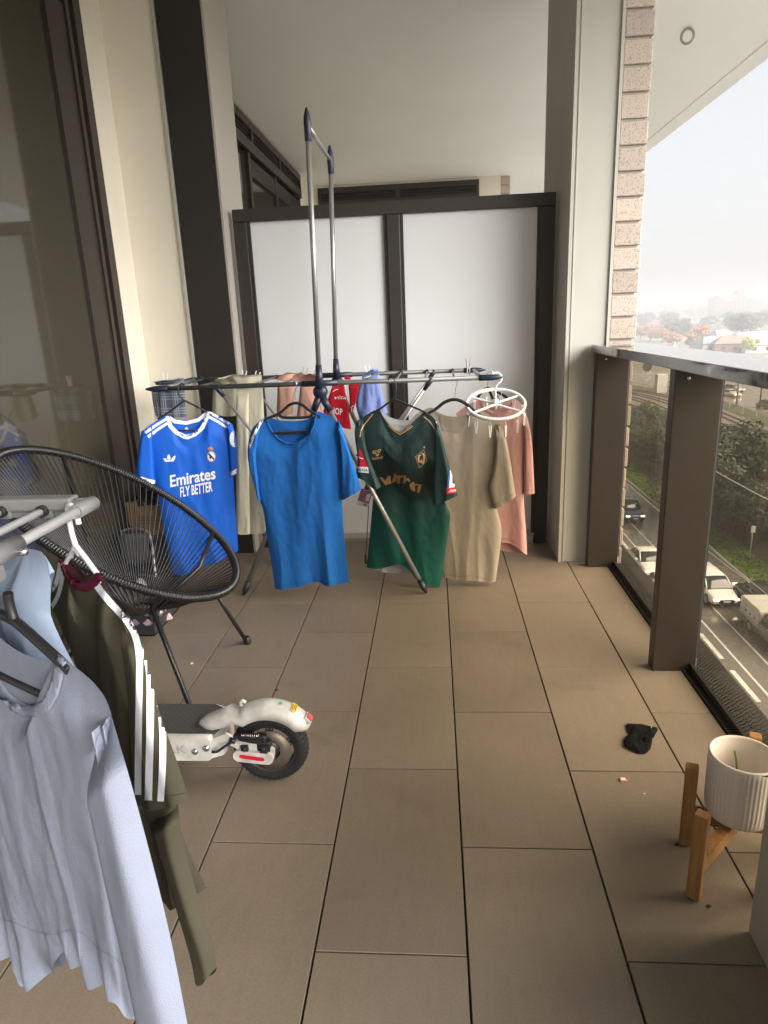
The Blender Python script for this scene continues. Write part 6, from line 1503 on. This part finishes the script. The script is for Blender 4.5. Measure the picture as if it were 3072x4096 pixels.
def car(label, x, y, heading, pnt, kind='sedan', L_=4.5, W=1.8, lights=True, group=None, z=GZ+.025):
    """heading: angle of the nose measured from -Y (towards us)"""
    t = thing('pickup_truck' if kind in ('ute', 'canopy') else 'car', label, 'car' if kind not in ('ute', 'canopy') else 'pickup truck', (x, y, z), group)
    h0 = {'sedan': 1.44, 'suv': 1.62, 'ute': 1.7, 'canopy': 1.75}[kind]; gc = .20 if kind == 'sedan' else .30
    sh = {'sedan': .90, 'suv': .98, 'ute': 1.08, 'canopy': 1.08}[kind]     # waist height
    ca, sa = math.cos(heading), math.sin(heading)
    def loft(st):
        """stations along the length: (u from nose, zb, zt, half width bottom, half width top, edge rounding)"""
        G = []
        for (u, zb, zt, wb, wt, rd) in st:
            q = [(wb*.86, zb), (wb, zb+.10), (wb+.01, zb+(zt-zb)*.55), (wt, zt-rd), (wt-rd*1.3, zt-rd*.15), (wt*.45, zt+.012), (0, zt+.015)]
            q = q+[(-a, b) for a, b in q[::-1][1:]]
            G.append([(a, -L_/2+u, b) for a, b in q])
        return np.array(G)
    def place(G):
        F = G.copy(); F[..., 0] = x+G[..., 0]*ca-G[..., 1]*sa; F[..., 1] = y+G[..., 0]*sa+G[..., 1]*ca; F[..., 2] = z+G[..., 2]; return F
    def put(nm, G, m, par, caps=True):
        mb = MB(); P = place(np.array(G)); mb.grid(P, True); n, k = P.shape[:2]
        if caps: mb.f += [tuple(range(k))[::-1], tuple((n-1)*k+i for i in range(k))]; mb.sm += [False, False]
        return obj(nm, mb, m, par)
    w = W/2; hood = .30*L_ if kind != 'suv' else .26*L_
    cab_end = {'sedan': .86, 'suv': .97, 'ute': .60, 'canopy': .60}[kind]*L_
    bk = sh-.02 if kind == 'sedan' else (sh if kind == 'suv' else sh-.08)
    put('body', loft([(0, gc+.12, sh-.40, w*.62, w*.55, .05), (.07, gc+.05, sh-.27, w*.82, w*.72, .06), (.22, gc+.02, sh-.20, w*.93, w*.84, .07), (.5, gc, sh-.14, w*.98, w*.90, .07), (hood, gc, sh-.02, w, w*.94, .06), (L_*.5, gc, sh, w, w*.955, .05), (L_*.75, gc, sh, w, w*.95, .05), (L_-.3, gc, bk, w*.97, w*.92, .05), (L_-.06, gc+.06, bk-.06, w*.92, w*.86, .05), (L_, gc+.14, bk-.2, w*.84, w*.76, .05)]), pnt, t)
    f0, f1 = hood-.12, hood+ (.66 if kind != 'ute' and kind != 'canopy' else .5); r1 = cab_end-(.75 if kind == 'sedan' else .22)
    gl = put('glasshouse', loft([(f0, sh-.08, sh+.01, w*.88, w*.86, .02), (f1, sh-.08, h0-.045, w*.90, w*.70, .05), ((f1+r1)/2, sh-.08, h0-.02, w*.90, w*.73, .05), (r1, sh-.08, h0-.05, w*.90, w*.70, .05), (cab_end, sh-.08, sh+.01, w*.88, w*.84, .02)]), M['car_glass'], t)
    def flat(x0, x1, u0, u1, za, zb_):
        return [[(x0, -L_/2+u0, za), (x1, -L_/2+u0, za)], [(x0, -L_/2+u1, zb_), (x1, -L_/2+u1, zb_)]]
    rf = []
    for u, zt, wt in ((f1-.06, h0-.05, w*.70), (f1+.15, h0-.005, w*.735), ((f1+r1)/2, h0+.012, w*.75), (r1-.1, h0-.005, w*.735), (r1+.06, h0-.055, w*.70)):
        rf.append([(wt, -L_/2+u, zt-.05), (wt-.05, -L_/2+u, zt), (0, -L_/2+u, zt+.018), (-wt+.05, -L_/2+u, zt), (-wt, -L_/2+u, zt-.05)])
    put('roof', rf, pnt, t, False)
    for s in (-1, 1):
        mb = MB()
        for a, b in (((s*w*.875, f0+.03, sh), (s*w*.715, f1, h0-.04)), ((s*w*.90, (f1+r1)/2+.1, sh), (s*w*.735, (f1+r1)/2+.1, h0-.03)), ((s*w*.87, cab_end-.03, sh), (s*w*.715, r1, h0-.04))):
            mb.tube(place(np.array([[(a[0], -L_/2+a[1], a[2]), (b[0], -L_/2+b[1], b[2])]]))[0], .045, 6)
        obj('pillar', mb, pnt, t)
        mb = MB(); c_ = place(np.array([[(s*(w+.09), -L_/2+f0+.35, sh+.08)]]))[0, 0]; mb.bbox(c_[0]-.1, c_[0]+.1, c_[1]-.06, c_[1]+.06, c_[2]-.07, c_[2]+.07, .02); obj('mirror', mb, pnt, t)
        for u in (.19*L_, .80*L_):
            R_ = .33 if kind == 'sedan' else .37; mb = MB(); n_ = 20; vs = []
            for o_ in (w-.20, w+.005): vs.append([(s*o_, -L_/2+u+R_*math.cos(a), R_+R_*math.sin(a)) for a in np.linspace(0, 2*PI, n_, endpoint=False)])
            P = place(np.array(vs)); mb.add(P.reshape(-1, 3), [(i, (i+1) % n_, n_+(i+1) % n_, n_+i) for i in range(n_)]+[tuple(range(n_)), tuple(range(n_, 2*n_))]); wl = obj('wheel', mb, M['tyre_far'], t)
            mb = MB(); P = place(np.array([[(s*(w+.012), -L_/2+u+R_*.62*math.cos(a), R_+R_*.62*math.sin(a)) for a in np.linspace(0, 2*PI, n_, endpoint=False)]])); mb.add(P.reshape(-1, 3), [tuple(range(n_))]); obj('rim', mb, M['alloy'], wl)
        for nm, u, zc, mm, dx in (('headlight', .045, sh-.33, M['lamp_on'] if lights else M['plate'], .68), ('taillight', L_-.03, bk-.18, M['lamp_red'] if not lights else M['lamp_off'], .68)):
            c_ = place(np.array([[(s*w*dx, -L_/2+u, zc)]]))[0, 0]; mb = MB(); mb.bbox(c_[0]-.17, c_[0]+.17, c_[1]-.09, c_[1]+.09, c_[2]-.055, c_[2]+.055, .03); obj(nm, mb, mm, t)
    mb = MB(); P = place(np.array([[(-w*.5, -L_/2+.01, gc+.12), (w*.5, -L_/2+.01, gc+.12)], [(-w*.55, -L_/2+.02, gc+.34), (w*.55, -L_/2+.02, gc+.34)]]))
    mb.prism([P[0, 0], P[0, 1], P[1, 1], P[1, 0]], (-.05*-sa, -.05*ca, 0)); obj('grille', mb, M['gasket'], t)
    mb = MB(); P = place(np.array([[(-.2, -L_/2-.05, gc+.20), (.2, -L_/2-.05, gc+.20)], [(-.2, -L_/2-.05, gc+.31), (.2, -L_/2-.05, gc+.31)]])); mb.prism([P[0, 0], P[0, 1], P[1, 1], P[1, 0]], (.02*sa, -.02*ca, 0)); obj('number_plate', mb, M['plate'], t)
    def blk(nm, x0, x1, u0, u1, z0, z1, m, b=.04):
        bm = bmesh.new(); bmesh.ops.create_cube(bm, size=1)
        for v in bm.verts: v.co = ((x0+x1)/2+v.co.x*(x1-x0), -L_/2+(u0+u1)/2+v.co.y*(u1-u0), (z0+z1)/2+v.co.z*(z1-z0))
        bmesh.ops.bevel(bm, geom=bm.edges[:], offset=b, segments=2, affect='EDGES')
        for v in bm.verts: v.co = (x+v.co.x*ca-v.co.y*sa, y+v.co.x*sa+v.co.y*ca, z+v.co.z)
        mb = MB(); mb.bm(bm); return obj(nm, mb, m, t)
    if kind == 'ute':
        blk('tray', -w, w, .62*L_, L_+.1, .75, 1.25, pnt)
        for i in range(6): blk('ladder_slat', -w*.85, w*.85, .66*L_+i*.27, .66*L_+i*.27+.09, 1.72, 1.77, PAINT['silver'], .01)
        for s in (-1, 1): blk('ladder_rail', s*w*.85-.03, s*w*.85+.03, .62*L_, L_+.1, 1.66, 1.71, PAINT['silver'], .01)
        for s in (-1, 1):
            for u in (.64*L_, L_): blk('rack_post', s*w*.85-.03, s*w*.85+.03, u, u+.06, 1.2, 1.655, PAINT['silver'], .01)
        blk('roof_bar', -w*.86, w*.86, .40*L_, .40*L_+.08, h0+.06, h0+.12, PAINT['silver'], .01)
    if kind == 'canopy':
        blk('canopy_box', -w*1.02, w*1.02, .60*L_, L_+.35, .80, 1.75, M['canopy'], .05); blk('canopy_lip', -w*1.06, w*1.06, .595*L_, L_+.42, .74, .80, M['canopy'], .01)
        for i in range(3): blk('vent', -w*1.025-.012, -w*1.02, .68*L_+i*.55, .68*L_+i*.55+.13, 1.05, 1.18, M['gasket'], .004)
    return t
M['canopy'] = mat('canopy_alloy', (.52, .50, .46), .4, .2, var=.1, vscale=2)
car('dark blue pickup with a silver ladder rack driving on the wet road', 17.75, 59.2, .0, PAINT['blue'], 'ute', 5.1, 1.85)
car('white car with lit headlamp half hidden by the balustrade post', 15.55, 46.0, .0, PAINT['white'], 'sedan', 4.4, 1.8)
car('white car behind the alloy canopy pickup, headlamps lit', 18.05, 40.9, .05, PAINT['white'], 'suv', 4.5, 1.82)
car('dark pickup with a pale alloy canopy in front of the white car', 19.1, 34.1, .0, PAINT['grey'], 'canopy', 5.0, 1.85, lights=False)
car('black wagon with chrome window trim passing along the grass verge', 20.35, 39.0, PI, PAINT['black'], 'suv', 4.6, 1.8)
fi = [(58, 11, 'grey', 'suv', PI+.12, 'grey car with red tail lamps first in the far queue'), (61, 15, 'red', 'sedan', PI+.12, 'dark red car braking beside the traffic light'), (52, 12, 'silver', 'sedan', PI+.1, 'silver car braking on far road near the fence end'), (66, 20, 'white', 'suv', .1+PI/2, 'white car crossing far road behind the traffic pole'),
      (72, 13, 'white', 'sedan', .2, 'white car with headlamps on, second row of far road'), (77, 18, 'silver', 'suv', .2, 'silver car with headlamps on beyond the white crossing car'), (80, 12, 'grey', 'sedan', .2, 'grey car with headlamps on nearing the far bend'), (84, 17, 'black', 'sedan', .25, 'black car with headlamps on at the far bend'), (88, 12, 'white', 'sedan', .3, 'white car with headlamps on farthest along the bend')]
for i, o0, pc_, kd, hd, lab in fi:
    p = trk[i]+nor[i]*o0; hh = math.atan2(-tan[i, 0], tan[i, 1])
    car(lab, p[0], p[1], hd+hh, PAINT[pc_], kd, 4.4, 1.8, lights=hd < 1, group='cars queuing on the far road')
def pole(name, label, x, y, h, r, m, extra=None):
    t = thing(name, label, 'pole' if name != 'traffic_light' else 'traffic light', (x, y, GZ)); mb = MB(); mb.tube([(x, y, GZ), (x, y, GZ+h)], [r, r*.7], 8); obj('pole', mb, m, t)
    if extra: extra(t)
    return t
def tl(x, y):
    def f(t):
        mb = MB(); mb.bbox(x-.25, x+.25, y-.2, y+.2, GZ+5.2, GZ+6.6, .04); hd_ = obj('lamp_housing', mb, M['gasket'], t)
        mb = MB(); mb.bbox(x-.85, x-.4, y-.2, y+.2, GZ+5.0, GZ+6.2, .04); obj('sign_plate', mb, M['gasket'], t)
        for dx in (-.12, .12):
            mb = MB(); mb.lathe([(0, -.06), (.12, -.03), (.14, 0)], (x+dx, y-.2, GZ+6.9), 'y', 12); obj('red_lamp', mb, M['lamp_red'], hd_)
    return f
p1 = at(2945, 1632, Z=GZ); pole('lamp_post', 'slim grey pole at the fence beside the far queue of cars', p1[0], p1[1], 9.5, .22, mat('pole_steel', (.3, .3, .29), .6))
p2 = at(3038, 1628, Z=GZ); pole('traffic_light', 'dark traffic light showing red above the far queue', p2[0], p2[1], 6.6, .16, M['bark'], tl(p2[0], p2[1]))
pg = at(2582, 1560, Z=GZ)
t = thing('rail_gantry', 'pale lattice railway gantry carrying a round signal beyond the tracks', 'gantry', (pg[0], pg[1], GZ)); mb = MB()
for dx in (-.8, .8): mb.tube([(pg[0]+dx, pg[1], GZ), (pg[0]+dx, pg[1], GZ+8)], .09, 6)
for k in range(6): mb.tube([(pg[0]-.8, pg[1], GZ+k*1.4), (pg[0]+.8, pg[1], GZ+k*1.4+1.3)], .06, 5)
obj('mast', mb, M['line'], t)
mb = MB(); mb.lathe([(0, -.05), (.85, -.05), (1.05, -.1), (1.05, .05), (0, .05)], (pg[0], pg[1]-.2, GZ+5.4), 'y', 20); obj('signal', mb, M['gasket'], t)
pm = at(2640, 1572, Z=GZ); t = thing('rail_cabinet', 'pale equipment cabinet and mast beside the railway bend', 'cabinet', (pm[0], pm[1], GZ)); mb = MB(); mb.bbox(pm[0]-1.1, pm[0]+1.1, pm[1]-1, pm[1]+1, GZ, GZ+4.2, .1); obj('cabinet', mb, M['plate'], t); mb = MB(); mb.tube([(pm[0]+2, pm[1], GZ), (pm[0]+2.4, pm[1], GZ+11)], .16, 8); obj('mast', mb, M['line'], t)
# far town in the mist
for k, (u, v, h, r, c) in enumerate([(2560, 1362, 9, 7, 'rust'), (2600, 1366, 10, 7.5, 'rust'), (2648, 1372, 8, 7, 'rust'), (2690, 1380, 6, 5, 'rust'), (2795, 1388, 11, 5.5, 'rust'), (2770, 1395, 7, 4.5, 'rust')]):
    p = at(u, v, Z=GZ); make_tree('autumn_tree', 'rust leaved autumn tree rising just over the wet handrail', 30+k, h, r, 1500, .5, LF[c], p[0], p[1], 'autumn trees over the handrail')
p = at(2998, 1412, Z=GZ); make_tree('shrub', 'bright yellow green shrub beside pinkish roofs over the handrail', 40, 6, 4.2, 1400, .4, LF['lime'], p[0], p[1], cat_='shrub')
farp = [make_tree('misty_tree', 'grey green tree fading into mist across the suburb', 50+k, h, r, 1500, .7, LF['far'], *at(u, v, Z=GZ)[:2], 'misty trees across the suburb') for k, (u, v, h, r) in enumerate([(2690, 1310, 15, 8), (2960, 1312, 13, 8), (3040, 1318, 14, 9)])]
rf_ = random.Random(77)
for k in range(190):
    Y = 400*(1900/400)**(rf_.random()**1.25); X = Y*rf_.uniform(.10, .95)
    c = copy_tree(farp[k % 3], (X, Y, GZ), rf_.uniform(0, 6.28)); s = rf_.uniform(.5, 1.0)+Y/2600; c.scale = (s, s, s*rf_.uniform(.8, 1.05))
M['wall_far'] = [mat('render_far', (.5, .47, .43), .9), mat('brick_far', (.30, .18, .13), .9), mat('white_far', (.66, .65, .62), .9)]
M['roof_far'] = [mat('roof_red', (.30, .15, .12), .8), mat('roof_slate', (.16, .17, .19), .7), mat('roof_pale', (.42, .40, .38), .7)]
def house(label, x, y, w_, d_, h, a, k, group):
    t = thing('house', label, 'house', (x, y, GZ), group); mb = MB(); ca, sa = math.cos(a), math.sin(a)
    R_ = lambda px_, py_, pz_: (x+px_*ca-py_*sa, y+px_*sa+py_*ca, GZ+pz_)
    mb.prism([R_(-w_/2, -d_/2, 0), R_(w_/2, -d_/2, 0), R_(w_/2, d_/2, 0), R_(-w_/2, d_/2, 0)], (0, 0, h)); obj('wall', mb, M['wall_far'][k % 3], t)
    mb = MB(); e = .5; rh = d_*.28; P = [R_(-w_/2-e, -d_/2-e, h), R_(w_/2+e, -d_/2-e, h), R_(w_/2+e, d_/2+e, h), R_(-w_/2-e, d_/2+e, h), R_(-w_/2+d_*.3, 0, h+rh), R_(w_/2-d_*.3, 0, h+rh)]
    mb.add(P, [(0, 1, 5, 4), (1, 2, 5), (2, 3, 4, 5), (3, 0, 4), (3, 2, 1, 0)]); obj('roof', mb, M['roof_far'][(k*2+1) % 3], t)
    for i in range(3):
        u = -w_*.3+i*w_*.3; mb = MB(); mb.prism([R_(u-.7, -d_/2-.02, .9), R_(u+.7, -d_/2-.02, .9), R_(u+.7, -d_/2-.02, 2.2), R_(u-.7, -d_/2-.02, 2.2)], (.03*sa, -.03*ca, 0)); obj('window', mb, M['car_glass'], t)
for k, (u, v) in enumerate([(2850, 1402), (2930, 1405), (3020, 1395), (2880, 1372), (2970, 1380), (3060, 1408), (2830, 1340), (2700, 1345), (2990, 1320), (2760, 1310), (2620, 1312), (2900, 1300), (3050, 1302), (2680, 1292)]):
    p = at(u, v, Z=GZ); house('low house with hipped roof among the misty suburb trees', p[0], p[1], rf_.uniform(13, 20), rf_.uniform(9, 12), rf_.uniform(3, 4.5), rf_.uniform(-.6, .6), k, 'houses of the misty suburb')
def tower(label, u0, u1, vtop, Y, levels, steps):
    a, b = at(u0, vtop, Y=Y), at(u1, vtop, Y=Y); t = thing('apartment_block', label, 'apartment block', ((a[0]+b[0])/2, Y, GZ)); top = a[2]; W_ = b[0]-a[0]
    mb = MB(); mb.box(a[0], b[0], Y, Y+22, GZ, top); obj('wall', mb, M['wall_far'][1], t)
    for f0, f1, dz in steps:
        mb = MB(); mb.box(a[0]+W_*f0, a[0]+W_*f1, Y+2, Y+20, top+.01, top+dz); obj('roof_block', mb, M['wall_far'][1], t)
    n = 8; fh = (top-GZ-2)/levels
    for l in range(levels):
        for i in range(n):
            mb = MB(); mb.box(a[0]+W_*(i+.2)/n, a[0]+W_*(i+.8)/n, Y-.15, Y-.01, GZ+2+l*fh+.8, GZ+2+l*fh+fh*.8); obj('window', mb, M['car_glass'], t)
    mb = MB(); mb.box(a[0]+W_*.42, a[0]+W_*.56, Y-.4, Y-.16, top-4, top-2.2); obj('white_sign', mb, M['wall_far'][2], t)
tower('large pale misty apartment block on the skyline', 2858, 2982, 1192, 1050, 9, [(.16, .9, 3.), (.78, .98, 9)])
tower('lower apartment block fading beside the larger one on skyline', 3006, 3052, 1202, 1200, 7, [(.1, .6, 3.)])
G = np.zeros((2, 60, 3))
mb = MB(); hp = [(x, 2300+200*math.sin(x*.003), GZ) for x in np.linspace(-200, 2290, 60)]
mb.add(hp+[(p[0], p[1]+120, GZ+22+9*noise.noise(Vector((p[0]*.004, 0, 1)))) for p in hp]+[(p[0], p[1]+500, GZ) for p in hp], [(i, i+1, 61+i, 60+i) for i in range(59)]+[(60+i, 61+i, 121+i, 120+i) for i in range(59)], True)
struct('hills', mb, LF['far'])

# ------------------------------------------------------------------ mist
mh = bpy.data.materials.new('haze'); mh.use_nodes = True; nt = mh.node_tree; nt.nodes.clear()
out = N(nt, 'ShaderNodeOutputMaterial'); vol = N(nt, 'ShaderNodeVolumePrincipled')
vol.inputs['Color'].default_value = (HAZE_C, HAZE_C, HAZE_C*1.02, 1); vol.inputs['Density'].default_value = HAZE_D; vol.inputs['Anisotropy'].default_value = .0
nt.links.new(vol.outputs[0], out.inputs['Volume'])
mb = MB(); mb.box(-260, 2320, -260, 3020, GZ-1, 30.)
hz = obj('haze', mb, mh); hz['kind'] = 'stuff'
# ------------------------------------------------------------------ daylight
w = bpy.data.worlds.new('World'); SC.world = w; w.use_nodes = True; nt = w.node_tree; bg = nt.nodes['Background']
sky = N(nt, 'ShaderNodeTexSky'); sky.sky_type = 'NISHITA'; sky.sun_disc = False
SUN_EL, SUN_AZ = math.radians(28), math.radians(115)      # azimuth from +Y towards +X
sky.sun_elevation = SUN_EL; sky.sun_rotation = SUN_AZ; sky.air_density = 1.0; sky.dust_density = 4.0; sky.ozone_density = 1.
hs = N(nt, 'ShaderNodeHueSaturation'); hs.inputs['Saturation'].default_value = .5; hs.inputs['Value'].default_value = 1.
gm = N(nt, 'ShaderNodeGamma'); gm.inputs[1].default_value = .35      # an even overcast sky
nt.links.new(sky.outputs[0], hs.inputs['Color']); nt.links.new(hs.outputs[0], gm.inputs[0]); nt.links.new(gm.outputs[0], bg.inputs[0]); bg.inputs[1].default_value = SKY_S
sl = bpy.data.lights.new('sun', 'SUN'); sl.energy = SUN_S; sl.angle = math.radians(SUN_ANG); sl.color = (1., .975, .94)
so = bpy.data.objects.new('sun', sl); COL.objects.link(so)
d = Vector((math.sin(SUN_AZ)*math.cos(SUN_EL), math.cos(SUN_AZ)*math.cos(SUN_EL), math.sin(SUN_EL)))
so.rotation_euler = d.to_track_quat('Z', 'Y').to_euler(); so.location = (20, -10, 40)
SC.view_settings.view_transform = 'Standard'; SC.view_settings.look = 'None'; SC.view_settings.gamma = 1; SC.view_settings.exposure = EXPO
SC.render.engine = 'CYCLES'
cy = SC.cycles
cy.use_denoising = True
try: cy.denoiser = 'OPENIMAGEDENOISE'
except Exception: pass
cy.max_bounces = 10; cy.diffuse_bounces = 6; cy.glossy_bounces = 5; cy.transparent_max_bounces = 12; cy.volume_bounces = 3
cy.caustics_reflective = False; cy.caustics_refractive = False; cy.sample_clamp_indirect = 8
